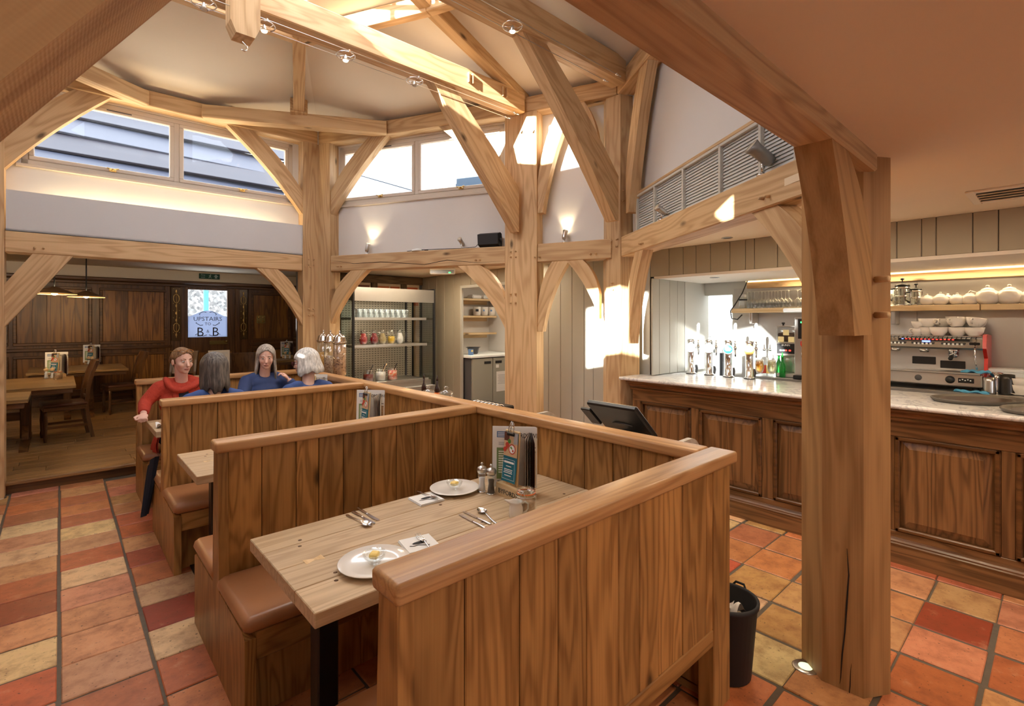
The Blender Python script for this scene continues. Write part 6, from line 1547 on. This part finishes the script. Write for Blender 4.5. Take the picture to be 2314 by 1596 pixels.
for i, py in enumerate((676, 714, 752)):
    z = gY(1090, py, 6.55).z; s_ = thing('alcove_shelf', 'pine shelf in the alcove, %s of three' % ('top', 'middle', 'lowest')[i], 'shelf', (4.72, 6.5, z))
    MB().bb((0, 0, -.03), (.80, .245, 0), .003).build('shelf_board', PINE('x'), s_); MB().bb((.05, .20, -.09), (.75, .24, -.03), .003).build('batten', PINE('x'), s_)
pz = gY(1090, 714, 6.55).z + .001
PM = MB().lathe([(.001, .004), (.045, 0), (.062, .01), (.070, .15), (.066, .15), (.058, .012), (.001, .010)], 18).mesh('pot_body', M('china'))
for i, p_ in enumerate((1078, 1094.5, 1111, 1127)):
    t = thing('white_pot', 'white pot on the alcove shelf, %s from the left' % ('first', 'second', 'third', 'fourth')[i], 'pot', (gY(p_, 700, 6.60).x, 6.60, pz), -.5, 'white pots on the alcove shelf'); obj('pot_body', PM, t)
    mb = MB(); mb.box((-.02, -.0685, .09), (.03, .002, .03), 0) if i else mb.box((-.01, -.0685, .09), (.05, .002, .04), 0); mb.build('sticker', M('menu_blue') if i else M('ink'), t)
for i, p_ in enumerate((1072, 1096, 1120)):
    c = gY(p_, 670, 6.60); t = thing('paper_pack', 'flat white packet on the top alcove shelf, %s' % ('left', 'middle', 'right')[i], 'packet', (c.x, 6.6, gY(1090, 676, 6.55).z + .001), .1 * i, 'packets on the top alcove shelf'); MB().box((0, 0, .03), (.19, .16, .06), .02).build('packet_body', M('paper'), t); MB().box((.0, 0, .062), (.14, .1, .006), .003).build('wrapper', M('badge_white'), t)
c = gY(1074, 795, 6.25); t = thing('food_tin', 'dark grey roasting tin on the alcove worktop', 'tin', (c.x, 6.3, 1.126)); mb = MB(); mb.lathe([(.001, 0), (.09, 0), (.12, .10), (.15, .102), (.15, .106), (.115, .104), (.088, .006), (.001, .006)], 4, flip=False, smooth=False); mb.build('tin_body', M('dark_grey'), t)
c = gY(1064, 800, 6.08); t = thing('small_box', 'small blue box on the alcove worktop', 'box', (c.x, 6.08, 1.126), .2); MB().bb((-.035, -.025, 0), (.035, .025, .09), .002).build('carton', M('menu_blue'), t); MB().bb((-.02, -.0265, .05), (.02, -.025, .08)).build('print', M('butter'), t)
p = gz(1000, 606, ZC); t = thing('emergency_light', 'white emergency light box with green indicator on the ceiling', 'light', (p.x, p.y, ZC), atan2(-RT.y, -RT.x) * 0 - .73)
MB().bb((-.17, -.05, -.085), (.17, .05, 0), .012).build('housing', M('badge_white'), t); MB().bb((-.16, -.052, -.075), (.16, -.048, -.03), .003).build('diffuser', M('frosted'), t); MB().bb((.09, -.054, -.075), (.115, -.05, -.06)).build('indicator', M('led_green'), t)
# ================================================================== BEAM TOP FITTINGS
def spotlight(label, s, px, py, aim, lit, big=False, off=.09):
    A, B, u, n, L = wl(*s); o = A + n * off; g = gL(px, py, o, o + u); p = Vector((g.x, g.y, 2.491))
    t = thing('spotlight', label, 'spotlight', p, 0, 'small metal spotlights on the oak beams'); k = 1.5 if big else 1.0
    m = M('spot_grey') if big else M('steel')
    MB().lathe([(.001, 0), (.03, 0), (.03, .012), (.001, .014)], 16).build('base', M('chrome'), t); MB().cyl((0, 0, .012), (0, 0, .07 * k), .006, n=8).build('stem', M('chrome'), t)
    d = Vector(aim).normalized(); h = MB(); c = Vector((0, 0, .085 * k)); h.tube([c - d * .05 * k, c - d * .03 * k, c + d * .03 * k, c + d * .055 * k], [.018 * k, .025 * k, .026 * k, .031 * k], 14)
    h = h.build('head', m, t); l = MB(); l.cyl(c + d * .0545 * k, c + d * .0565 * k, .026 * k, n=14); l.build('lens', M('lit_lens') if lit else mat('cold_lens', (.6, .55, .45), .15), h)
    if lit: lamp('spot_glow', 'SPOT', tuple(p + c + d * .075 * k), lit, (1, .78, .48), .02, to=tuple(p + c + d), spot=1.5)
_, _, _, n34, _ = wl(3, 4); _, _, _, n23, _ = wl(2, 3); _, _, _, n12, _ = wl(1, 2)
spotlight('lit spotlight on the beam over the display fridge, nearest the corner post', (3, 4), 830, 562, n34 * .35 + Vector((-.1, -.25, 1)), 4)
spotlight('steel spotlight tilted left, beside the black speaker', (3, 4), 1043, 556, Vector((-.75, -.1, .75)), 0)
spotlight('lit spotlight on the short beam against the white wall', (2, 3), 1276, 540, n23 * .55 + Vector((0, 0, 1)), 3)
spotlight('steel spotlight on the bar beam before the vent, farther one', (1, 2), 1495, 470, Vector((-.8, .35, .45)), 0, False, .05)
spotlight('large grey spotlight on the bar beam before the vent, nearer one', (1, 2), 1722, 362, Vector((-.6, .5, .6)), 0, True, .05)
A, B, u, n, L = wl(3, 4); g = gL(1108, 556, A + n * .08, A + n * .08 + u)
t = thing('wall_speaker', 'black loudspeaker lying on the beam by the right post', 'speaker', (g.x, g.y, 2.491), atan2(u.y, u.x))
mb = MB(); mb.prism([(-.02, 0), (.0, .0), (.075, .03), (.085, .145), (.0, .17), (-.04, .16), (-.055, .08), (-.045, .01)], 'x', -.125, .125); mb.build('cabinet', M('black_matt'), t)
mb = MB(); mb.prism([(-.056, .02), (-.0455, .012), (-.042, .155), (-.056, .145), (-.066, .085)], 'x', -.115, .115); mb.build('grille', M('dark_grey'), t)
for s in (-1, 1): mb = MB(); mb.cyl((s * .124, .02, .08), (s * .14, .02, .08), .022, n=12); mb.build('mount_knob', M('black'), t)
ca = MB(); q = [gL(x, y, A + n * .04, A + n * .04 + u) for x, y in ((1084, 548), (1075, 558), (1050, 562), (1000, 563), (945, 565), (920, 568))]
ca.tube([(v.x, v.y, max(v.z, 2.494)) for v in q], .004, 5); tag(ca.build('speaker_cable', M('black')), 'thin black cable trailing along the beam from the speaker', 'cable')
g = gL(945, 563, A + n * .07, A + n * .07 + u); t = thing('wireless_router', 'flat white router box on the beam over the display fridge', 'router', (g.x, g.y, 2.491), atan2(u.y, u.x)); mb = MB(); mb.lathe([(.001, 0), (.08, 0), (.075, .02), (.03, .034), (.001, .035)], 20); mb.build('housing', M('badge_white'), t); mb = MB(); mb.cyl((-.06, -.03, .012), (-.12, -.03, .012), .008, n=8); mb.build('plug', M('black'), t)
# ---- wire lamps
def wires(label, Y0, Y1, z, x0, x1, lamps, lbl):
    for i, y_ in enumerate((Y0, Y1)):
        mb = MB(); mb.cyl((x0, y_, z), (x1, y_, z), .0028, n=5); o = mb.build('lamp_wire', M('steel')); tag(o, label[i], 'wire')
        e_ = MB(); e_.cyl((x1, y_, z), (x1 + .06, y_, z), .007, n=6); e_.ball((x1, y_, z), .012, 8, 6); e_.build('anchor', M('chrome'), o)
    for (px, lit), l in zip(lamps, lbl):
        ym = (Y0 + Y1) / 2; x = gY(px, 200, ym).x; t = thing('wire_lamp', l, 'lamp', (x, ym, z), 0, 'ring lamps on the tension wires')
        r = abs(Y1 - Y0) / 2 + .004; mb = MB(); mb.tube([(r * cos(a), r * sin(a), -.012) for a in [2 * pi * i / 28 for i in range(28)]], .0045, 6, True); mb.build('ring', M('chrome'), t)
        mb = MB(); mb.tube([(.7 * r, -.7 * r, -.012), (.45 * r, -.2 * r, -.02), (0, 0, -.015)], .003, 5); mb.tube([(-.7 * r, .7 * r, -.012), (-.45 * r, .2 * r, -.02), (0, 0, -.015)], .003, 5)
        for s in (-1, 1): mb.box((0, s * r, -.004), (.012, .012, .022), .002)
        mb.build('holder', M('chrome'), t)
        mb = MB(); mb.lathe([(.001, -.005), (.009, -.008), (.012, -.025), (.025, -.052), (.024, -.053)], 16, close=False); mb.build('reflector', M('steel'), t)
        mb = MB(); mb.lathe([(.001, -.050), (.022, -.050), (.018, -.058), (.001, -.060)], 14); mb.build('bulb', M('lit_lens') if lit else mat('cold_lens'), t)
        if lit: lamp('wire_lamp_light', 'SPOT', (x, ym, z - .07), lit, (1, .80, .52), .02, spot=2.2)
wires(('steel tension wire along the pendant tie beam, nearer one', 'steel tension wire along the pendant tie beam, farther one'), 3.86, 4.00, 3.82, -1.5, 3.52, ((461, 0), (597, 18), (781, 18), (937, 0)), ('unlit ring lamp on the wires beside the king pendant', 'lit ring lamp on the wires right of the king pendant', 'lit ring lamp midway along the tie beam wires', 'unlit ring lamp on the wires near the long brace'))
wires(('steel tension wire near the bar post, nearer one', 'steel tension wire near the bar post, farther one'), 2.70, 2.84, 3.86, -1.5, 3.70, ((1158, 26),), ('brightly lit ring lamp below the upper right tie beam',))
# ---- floor uplights, bin
def uplight(label, px, py):
    t = thing('floor_uplight', label, 'floor light', gz(px, py, .001), 0, 'round floor uplights'); mb = MB(); mb.lathe([(.030, .004), (.052, .004), (.057, 0), (.055, -.001), (.03, -.001)], 28, close=False, flip=True); mb.build('steel_ring', M('steel'), t); mb = MB(); mb.lathe([(.001, .001), (.031, .001), (.031, .0035), (.001, .0045)], 20); mb.build('lens', M('uplight_lens'), t)
uplight('round steel uplight set in the tiles beside the big post', 1820, 1508); uplight('round steel uplight in the tiles at the left edge by the step', -4, 1127)
t = thing('waste_bin', 'black plastic waste bin with papers beyond the booth spine', 'bin', (2.325, 1.075, 0))
mb = MB(); mb.lathe([(.001, .0), (.105, 0), (.11, .004), (.137, .33), (.145, .335), (.146, .352), (.135, .355), (.13, .345), (.128, .33), (.10, .012), (.001, .01)], 32); mb.build('bin_body', M('black_matt'), t)
mb = MB(); mb.tube([(.146, -.03, .345), (.156, -.02, .36), (.156, .02, .36), (.146, .03, .345)], .006, 6); mb.build('lug', M('black'), t)
for k in range(4):
    rr = random.Random(k); mb = MB(); a = rr.uniform(0, 6)
    mb.sheet(lambda u, v: (.05 * cos(a) * .6 + (u - .5) * .11, .05 * sin(a) * .6 + (v - .5) * .09, .25 + .02 * k + .03 * sin(5 * u + a) + .02 * cos(6 * v + a)), 8, 8); mb.build('crumpled_paper', M('paper') if k else mat('kraft', (.5, .4, .3), .8), t)
# ---- dark coat hanging by the middle bench
def drape(label, pts_top, pts_bot, m, thick=.03):
    mb = MB()
    def f(u, v, s=1):
        a = Vector(pts_top[0]).lerp(Vector(pts_top[1]), u); b = Vector(pts_bot[0]).lerp(Vector(pts_bot[1]), u); p = a.lerp(b, v)
        return p + Vector((-.012 * sin(11 * u + 2 * v) - .008 * v - (thick / 2 if s > 0 else -thick / 2) * (1 - v * .6), 0.01 * sin(6 * v), 0))
    mb.sheet(lambda u, v: f(u, v), 16, 14); mb.sheet(lambda u, v: f(1 - u, v, -1), 16, 14)
    for w_ in (0, 1):
        mb.sheet(lambda u, v: f(w_, v).lerp(f(w_, v, -1), u if w_ == 0 else 1 - u) if False else f(w_, v).lerp(f(w_, v, -1), 1 - u if w_ else u), 1, 14)
    mb.sheet(lambda u, v: f(u, 1).lerp(f(u, 1, -1), v), 16, 1)
    return tag(mb.build('hanging_coat', m), label, 'coat')
drape('dark navy coat hem hanging off the bench end in the women\'s booth', [(.535, 4.84, .50), (.535, 4.62, .62)], [(.50, 4.95, .08), (.515, 4.86, .13)], mat('navy_cloth', (.012, .022, .045), .9, noise=.2, nscale=20))
drape('patterned purple scarf trailing beside the navy coat', [(.55, 4.95, .42), (.55, 4.82, .44)], [(.52, 5.0, .16), (.525, 4.93, .2)], mat('scarf', (.16, .10, .22), .9, noise=.6, nscale=25), .02)
# ================================================================== OUTSIDE THE LANTERN
ro = thing('neighbour_roof', 'lapped slate-blue boards of the neighbouring roof outside the long window', 'roof', (0, 8.6, 2.7))
rcol = [(.008, .008, .014), (.016, .019, .032), (.006, .005, .010), (.018, .021, .034), (.008, .008, .015), (.02, .025, .038), (.022, .027, .04)]
for k in range(7):
    z = .72 + k * .36; y_ = k * .36
    MB().box((0, 0, 0), (6.8, .66, .04), .006, Matrix.Rotation(radians(40), 3, 'X')).build('roof_board', M('paint_any'), ro, (-.1, y_, z), (0, radians(1.2) * (k % 2), 0), rcol[k])
MB().bb((-3.3, -.14, .0), (2.7, -.02, .58)).build('gable_wall', M('dark_gutter'), ro)
MB().bb((-3.3, -.24, .52), (2.7, -.12, .62), .02).build('gutter', mat('purple_gutter', (.025, .013, .022), .4), ro)
A, B, u, n, L = wl(3, 4)
def shape(root, name, pix, off, th, m):
    # an upright slab parallel to the window wall whose outline is given by sight lines
    o = A + n * off; pts = [gL(x, y, o, o + u) for x, y in pix]; q = [((Vector((p.x, p.y, 0)) - Vector((root.location.x, root.location.y, 0))).dot(u), p.z - root.location.z) for p in pts]
    oy = (o - Vector((root.location.x, root.location.y, 0))).dot(n) * sgn
    mb = MB(); mb.prism(q, 'y', oy, oy + th * sgn); return mb.build(name, m, root)
sgn = 1 if Vector((0, 0, 1)).cross(u).dot(n) > 0 else -1
o2 = A + n * 3.0; pr_ = thing('pantile_roof', 'sunlit pantiled roof outside the right clerestory window', 'roof', (o2.x, o2.y, 3.0), atan2(u.y, u.x))
tm = MB(); tm.sheet(lambda a, b_: ((a - .5) * .28, (b_ - .5) * .36, .05 * sin(pi * a) + .03 * (1 - b_)), 6, 1); tm.add([(-.135, -.18, .03), (.135, -.18, .03), (.135, -.18, 0), (-.135, -.18, 0)], [(0, 1, 2, 3)], False)
TMe = tm.mesh('roof_tile', mat('pantile', (.62, .50, .42), .8, objcol=True)); sl_ = radians(42)
for i in range(14):
    for j in range(11):
        x = 2.3 + i * .26; v_ = j * .29; c = random.uniform(.75, 1.1)
        obj('roof_tile', TMe, pr_, (x, sgn * v_ * cos(sl_), .70 + v_ * sin(sl_)), (sl_ * sgn, 0, 0), (.10 * c, .085 * c, .075 * c))
MB().bb((2.1, sgn * .10, -.9), (5.9, sgn * .18, .70)).build('eaves_wall', mat('blue_render', (.008, .016, .035), .6), pr_)
g_ = thing('blue_gable', 'dark blue rendered gable under the pantiles outside the sunlit window', 'gable', (*(A + n * 1.7)[:2], 3.0), atan2(u.y, u.x))
shape(g_, 'gable_wall', [(745, 520), (745, 372), (786, 388), (940, 432), (960, 520)], 1.7, .12, M('blue_render'))
shape(g_, 'verge_board', [(745, 372), (745, 362), (786, 378), (945, 424), (940, 432), (786, 388)], 1.66, .1, mat('lead_blue', (.03, .055, .085), .5))
g_ = thing('lead_gable', 'blue lead-clad gable outside the right end of the sunlit window', 'gable', (*(A + n * 1.5)[:2], 3.0), atan2(u.y, u.x))
for k in range(4): shape(g_, 'lead_board', [(1030 - 3 * k, 598), (1034 - 2 * k, 392 + 12 * k), (1160, 352 + 13 * k), (1160, 598)], 1.5 - .03 * k, .05, M('lead_blue'))
# ================================================================== THE FOUR WOMEN
def remesh(o, vox, it=4):
    m = o.modifiers.new('remesh', 'REMESH'); m.mode = 'VOXEL'; m.voxel_size = vox; m.use_smooth_shade = True
    s = o.modifiers.new('smooth', 'SMOOTH'); s.iterations = it; s.factor = .5
def hairmat(name, a, b):
    m, nt, bs = newmat(name); tc = N(nt, 'ShaderNodeTexCoord')
    mp = N(nt, 'ShaderNodeMapping', ins={0: tc.outputs['Object'], 3: (60, 60, 7)}).outputs[0]
    n = N(nt, 'ShaderNodeTexNoise', ins={'Vector': mp, 'Scale': 1.5, 'Detail': 4.0}).outputs['Fac']
    nt.links.new(ramp(nt, n, [(.35, a), (.65, b)]), bs.inputs['Base Color']); bs.inputs['Roughness'].default_value = .5
    nt.links.new(N(nt, 'ShaderNodeBump', ins={'Strength': .5, 'Distance': .01, 'Height': n}).outputs[0], bs.inputs['Normal']); return m
def person(label, loc, heading, yaw, pitch, hands, top, hair_m, hair_len, style, skin=(.70, .43, .34), glasses=None, scale=1.0, legs_m=None, lean=.0):
    sk = mat('skin_%d' % int(loc[0] * 100), skin, .5, noise=.05, nscale=30)
    hd = MB(); SH = .565
    c = Vector((.045 + lean, 0, .795)); neck = Vector((.005 + lean * .7, 0, .60))
    R = Matrix.Rotation(yaw, 3, 'Z') @ Matrix.Rotation(pitch, 3, 'Y')
    def H(p): return tuple(c + R @ Vector(p))
    def hb(p, r): hd.ball(H(p), r, 18, 12, R)
    # head: skull, face, jaw, chin, cheeks, nose, brow, ears
    hb((-.012, 0, .025), (.098, .077, .095)); hb((.028, 0, -.025), (.066, .064, .085)); hb((.040, 0, -.078), (.048, .046, .036)); hb((.072, 0, -.098), (.022, .024, .018))
    for s in (-1, 1): hb((.060, s * .036, -.030), (.028, .026, .028)); hb((-.006, s * .080, -.012), (.020, .010, .032)); hb((.078, s * .03, .022), (.016, .022, .008))
    hd.tube([H((.088, 0, .012)), H((.098, 0, -.012)), H((.112, 0, -.034)), H((.096, 0, -.043))], [.009, .011, .015, .010], 8); hb((.084, 0, -.066), (.017, .024, .014))
    hd.tube([tuple(neck - Vector((.01, 0, .06))), tuple(neck), H((-.022, 0, -.03))], [.066, .054, .052], 14)
    # trunk, arms, legs
    tr = [((0, 0, .125), (.125, .175, .10)), ((.0, 0, .17), (.12, .16, .12)), ((.005 + lean * .2, 0, .29), (.105, .145, .12)), ((.02 + lean * .4, 0, .40), (.115, .165, .13)), ((.0 + lean * .6, 0, .51), (.085, .17, .08))]
    for p, r in tr: hd.ball(p, r, 18, 12)
    arms = []
    for s, (el, ha, curl) in zip((-1, 1), hands):
        sh = Vector((.0 + lean * .6, s * .175, SH - .02)); el, ha = Vector(el), Vector(ha); arms.append((sh, el, ha, s))
        hd.ball(sh, (.055, .052, .055), 12, 8); hd.tube([sh, sh.lerp(el, .5), el], [.052, .046, .038], 12); hd.tube([el, el.lerp(ha, .35), ha], [.038, .038, .025], 12)
        d = (ha - el).normalized(); up = Vector((0, 0, 1)); sd = d.cross(up).normalized()
        if sd.length < .1: sd = Vector((0, 1, 0))
        nn = sd.cross(d); B = Matrix((d, sd, nn)).transposed(); pc = ha + d * .045
        hd.ball(pc, (.05, .040, .017), 14, 8, B)
        for k in range(4):
            b0 = ha + d * .080 + sd * (.030 - .020 * k); ln = (.060, .072, .066, .050)[k]; q = [b0]; a = 0
            for j, fr in enumerate((.45, .32, .23)):
                a += curl * (.8, 1.0, .7)[j]; q.append(q[-1] + (d * cos(a) - nn * sin(a)) * ln * fr)
            hd.tube(q, [.0095, .009, .0082, .007], 8)
        t0 = ha + d * .03 - sd * s * .034; t1 = t0 + (d * .7 - sd * s * .75).normalized() * .035; hd.tube([t0, t1, t1 + (d * .9 - nn * .4 * curl + sd * s * .3 * curl).normalized() * .034], [.014, .011, .0085], 8)
    for s in (-1, 1):
        k, an = Vector((.38, s * .10, .075)), Vector((.31, s * .10, -.38))
        hd.tube([(0, s * .09, .09), (.2, s * .10, .09), tuple(k)], [.095, .082, .062], 14); hd.tube([tuple(k), (.37, s * .10, -.12), tuple(an)], [.060, .054, .036], 12); hd.tube([tuple(an + Vector((-.03, 0, -.04))), tuple(an + Vector((.08, 0, -.05))), tuple(an + Vector((.17, 0, -.06)))], [.035, .034, .022], 10, flat=.75)
    o = hd.build('person', sk, None, loc, (0, 0, heading)); o.scale = (scale,) * 3
    remesh(o, .0055, 3); tag(o, label, 'person', 'the four women in the booth')
    # clothes
    cl = MB()
    for i, (p, r) in enumerate(tr): cl.ball(p, tuple(x + (.018 if i < 4 else .013) for x in r), 18, 12)
    for sh, el, ha, s in arms:
        cl.ball(sh, (.068, .062, .066), 12, 8); cl.tube([tuple(sh), tuple(sh.lerp(el, .5)), tuple(el)], [.066, .062, .056], 12); w_ = el.lerp(ha, .93); cl.tube([tuple(el), tuple(el.lerp(ha, .4)), tuple(w_)], [.055, .052, .042], 12)
    sc_ = Vector((lean * .65, 0, SH + .0))
    for s in (-1, 1): cl.tube([(sc_.x, s * .17, SH - .01), (sc_.x - .005, s * .09, SH + .025), (sc_.x - .01, s * .05, SH + .035)], [.055, .05, .03], 10)
    cl.ball((.06, 0, .115), (.20, .19, .09), 16, 10)
    tp = cl.build('top', top, o); remesh(tp, .010, 3)
    tr_ = MB()
    for s in (-1, 1):
        tr_.tube([(0, s * .09, .09), (.2, s * .10, .09), (.38, s * .10, .075)], [.105, .092, .072], 14); tr_.tube([(.38, s * .10, .075), (.37, s * .10, -.12), (.31, s * .10, -.36)], [.071, .062, .050], 12)
    t2 = tr_.build('trousers', legs_m or M('navy_cloth'), o); remesh(t2, .012, 3)
    sh_ = MB()
    for s in (-1, 1): sh_.tube([(.275, s * .10, -.425), (.38, s * .10, -.428), (.49, s * .10, -.437)], [.036, .038, .024], 10, flat=.8)
    s2 = sh_.build('shoes', M('black'), o)
    # eyes, brows, lips
    for s in (-1, 1):
        e_ = MB(); e_.ball(H((.0815, s * .031, .004)), (.0115, .0125, .0066), 12, 8, R); e_ = e_.build('eye', mat('eye_white', (.8, .78, .76), .2), o)
        q = MB(); q.ball(H((.0915, s * .030, .0035)), (.003, .0058, .0056), 10, 6, R); q.build('iris', mat('iris', (.07, .05, .04), .2), e_)
        b_ = MB(); b_.tube([H((.091, s * .014, .026)), H((.090, s * .032, .031)), H((.074, s * .050, .025))], [.0035, .004, .002], 6); b_.build('eyebrow', hair_m, o)
    lp = MB(); lp.tube([H((.088, -.022, -.066)), H((.101, -.008, -.063)), H((.101, .008, -.063)), H((.088, .022, -.066))], [.003, .0055, .0055, .003], 6); lp.tube([H((.088, -.018, -.070)), H((.099, 0, -.074)), H((.088, .018, -.070))], [.003, .006, .003], 6); lp.build('lips', mat('lips', (.55, .24, .20), .4), o)
    # hair: a thick shell that leaves the face free and falls to hair_len below the crown
    hs = MB(); nu, nv = 56, 26; vs = []
    for j in range(nv + 1):
        t = j / nv
        for i in range(nu):
            a = 2 * pi * i / nu; face = max(0, cos(a))
            groove = 1 + .035 * sin(13 * a + 2 * sin(3 * a)) * min(1, 3 * t) + .015 * sin(29 * a)
            if t < .5:
                b = pi / 2 * (1 - t / .5); r = cos(b); z = sin(b)
                x, y, zz = -.014 + .112 * r * cos(a) * groove, .092 * r * sin(a) * groove, .022 + .112 * z
            else:
                k = (t - .5) / .5; wv = 1 + style.get('flare', .1) * k - .5 * max(0, k - .75) ; x, y, zz = -.014 + .112 * cos(a) * wv * groove, .092 * sin(a) * wv * groove, \
                    .022 - hair_len * k * (1 + .10 * sin(5 * a + 1) + .06 * sin(11 * a))
            # fringe and face opening
            wid = style.get('open', .45); lim = style.get('fringe', .045) - style.get('drop', .03) * (1 - cos(a))
            if cos(a) > wid and zz < lim:
                k = min(1, (lim - zz) / .018); x = -.014 + (x + .014) * (1 - .5 * k); zz = zz if t < .6 else -.03; zz = max(zz, -.03); y *= 1 - .3 * k
            vs.append(H((x, y, zz)))
    fs = [[j * nu + i, (j + 1) * nu + i, (j + 1) * nu + (i + 1) % nu, j * nu + (i + 1) % nu] for j in range(nv) for i in range(nu)]
    vo = style.get('vol', 1); cc = Vector(H((-.014, 0, .022))); vs = [tuple(cc + (Vector(p) - cc) * vo) for p in vs]; hs.add(vs, fs, True)
    if style.get('bun'):
        for k in range(9):
            a = k * 2.4; hs.ball(H((-.115 + .02 * cos(a), .028 * sin(a), .015 + .03 * cos(1.7 * a))), (.034, .03, .034), 10, 8)
        hs.tube([H((-.12, 0, .0)), H((-.15, .01, -.04)), H((-.14, .02, -.10))], [.03, .032, .012], 8)
    ho = hs.build('hair', hair_m, o)
    if style.get('bun') is None:
        so2 = ho.modifiers.new('thickness', 'SOLIDIFY'); so2.thickness = .012; so2.offset = -1
    if glasses:
        gm = MB(); zo, xo = (.0, .107) if glasses == 'on' else (.098, .062)
        for s in (-1, 1):
            gm.tube([H((xo - (.0 if glasses == 'on' else .02 * sin(a)), s * .033 + .026 * cos(a), zo + .020 * sin(a) * (1 if glasses == 'on' else .6))) for a in [2 * pi * i / 16 for i in range(16)]], .0028, 5, True)
            gm.tube([H((xo, s * .058, zo + .006)), H((xo - .05, s * .088, zo - .002)), H((xo - .115, s * .09, zo - .012))], .0026, 5)
        gm.tube([H((xo, -.008, zo)), H((xo + .004, 0, zo + .004)), H((xo, .008, zo))], .0028, 5)
        gm.build('glasses', mat('tortoise', (.35, .14, .03), .2) if glasses == 'up' else mat('red_frame', (.16, .02, .03), .25), o)
    return o
SEAT = .477
redk = mat('red_knit', (.42, .045, .025), .9, noise=.18, nscale=45, bump=.5); blu = mat('blue_top', (.045, .085, .26), .85, noise=.1, nscale=20); nav = mat('navy_top', (.035, .06, .17), .85, noise=.15, nscale=25)
hb_ = hairmat('brown_hair', (.10, .05, .025), (.34, .19, .09)); hg = hairmat('dark_grey_hair', (.045, .038, .036), (.16, .135, .12)); hl = hairmat('grey_hair', (.22, .19, .17), (.56, .51, .46)); hw = hairmat('white_hair', (.42, .41, .40), (.80, .78, .76))
def L2(loc, hd_, p):  # world -> local
    q = Vector(p) - Vector(loc); c, s = cos(-hd_), sin(-hd_); return (q.x * c - q.y * s, q.x * s + q.y * c, q.z)
l1 = (.86, 5.68, SEAT); h1 = -pi / 2
w1 = person('woman in a red knitted cardigan with glasses pushed up on her hair', l1, h1, radians(18), radians(6), [(L2(l1, h1, (.575, 5.62, .90)), L2(l1, h1, (.545, 5.45, .83)), 1.6), (L2(l1, h1, (1.12, 5.55,   .862)), L2(l1, h1, (1.05, 5.36, .835)), .2)], redk, hb_, .03, {'fringe': .082, 'open': .12, 'flare': -.22, 'bun': 1, 'drop': .10, 'vol': .94}, (.74, .46, .37), 'up', lean=.02)
cw = MB()
cw.tube([(.02 + .118 * cos(a), .115 * sin(a), .60 - .075 * max(0, cos(a)) + .012 * sin(3 * a)) for a in [2 * pi * i / 22 for i in range(22)]], .040, 10, True, flat=.7)
for s in (-1, 1): cw.tube([(.11, s * .055, .55), (.13, s * .06, .45), (.12, s * .05, .34), (.10, s * .08, .28)], [.035, .03, .03, .035], 8, flat=.6)
cw.build('cardigan_collar', redk, w1)
ck = MB(); ck.sheet(lambda u, v: (.02 + .18 * u, -.20 - .03 * sin(pi * v) - .012 * sin(9 * u + 3 * v), .12 - .26 * v * (1 - .25 * u)), 12, 8); ck.sheet(lambda u, v: (.02 + .18 * (1 - u), -.185 - .03 * sin(pi * v) - .012 * sin(9 * (1 - u) + 3 * v), .12 - .26 * v * (1 - .25 * (1 - u))), 12, 8); ck.build('cardigan_skirt', redk, w1)
iv = MB(); iv.ball((.13, 0, .47), (.022, .05, .07), 12, 8); iv.build('undershirt', M('navy_cloth'), w1)
l2 = (.93, 4.63, SEAT); h2 = pi / 2
person('woman with dark grey hair seen from behind, in a blue top', l2, h2, radians(20), radians(4), [(L2(l2, h2, (1.2, 4.75,   .862)), L2(l2, h2, (1.1, 4.98, .835)), .2), (L2(l2, h2, (.68, 4.75,   .862)), L2(l2, h2, (.78, 4.98, .835)), .2)], blu, hg, .195, {'fringe': .06, 'open': .45, 'flare': .06, 'vol': 1.06}, scale=.985)
l3 = (1.60, 5.70, SEAT); h3 = -pi / 2
w3 = person('woman with long grey hair facing the viewer, hand raised to her chin', l3, h3, radians(-14), radians(10), [(L2(l3, h3, (1.34, 5.50,   .862)), L2(l3, h3, (1.42, 5.30, .835)), .2), (L2(l3, h3, (1.92, 5.44, .86)), L2(l3, h3, (1.79, 5.50, 1.03)), .9)], nav, hl, .24, {'fringe': .085, 'open': .42, 'flare': .20, 'drop': .16}, (.74, .45, .37), scale=1.0, lean=.04)
l4 = (1.70, 4.65, SEAT); h4 = pi / 2
person('woman with chin-length white hair and red glasses, seen in profile', l4, h4, radians(48), radians(8), [(L2(l4, h4, (1.98, 4.8,   .862)), L2(l4, h4, (1.86, 5.0, .835)), .2), (L2(l4, h4, (1.44, 4.8,   .862)), L2(l4, h4, (1.52, 5.0, .835)), .2)], blu, hw, .125, {'fringe': .045, 'open': .5, 'flare': .28, 'vol': 1.04}, (.74, .48, .40), 'on', scale=.99, lean=.05)
t = thing('paper_napkin', 'crumpled white napkin by the elbow of the woman in red', 'napkin', (.66, 5.12, TZ)); mb = MB()
mb.sheet(lambda u, v: ((u - .5) * .12, (v - .5) * .12, .02 + .022 * sin(7 * u + 1) * cos(6 * v)), 12, 12); mb.build('folded_sheet', M('paper'), t)
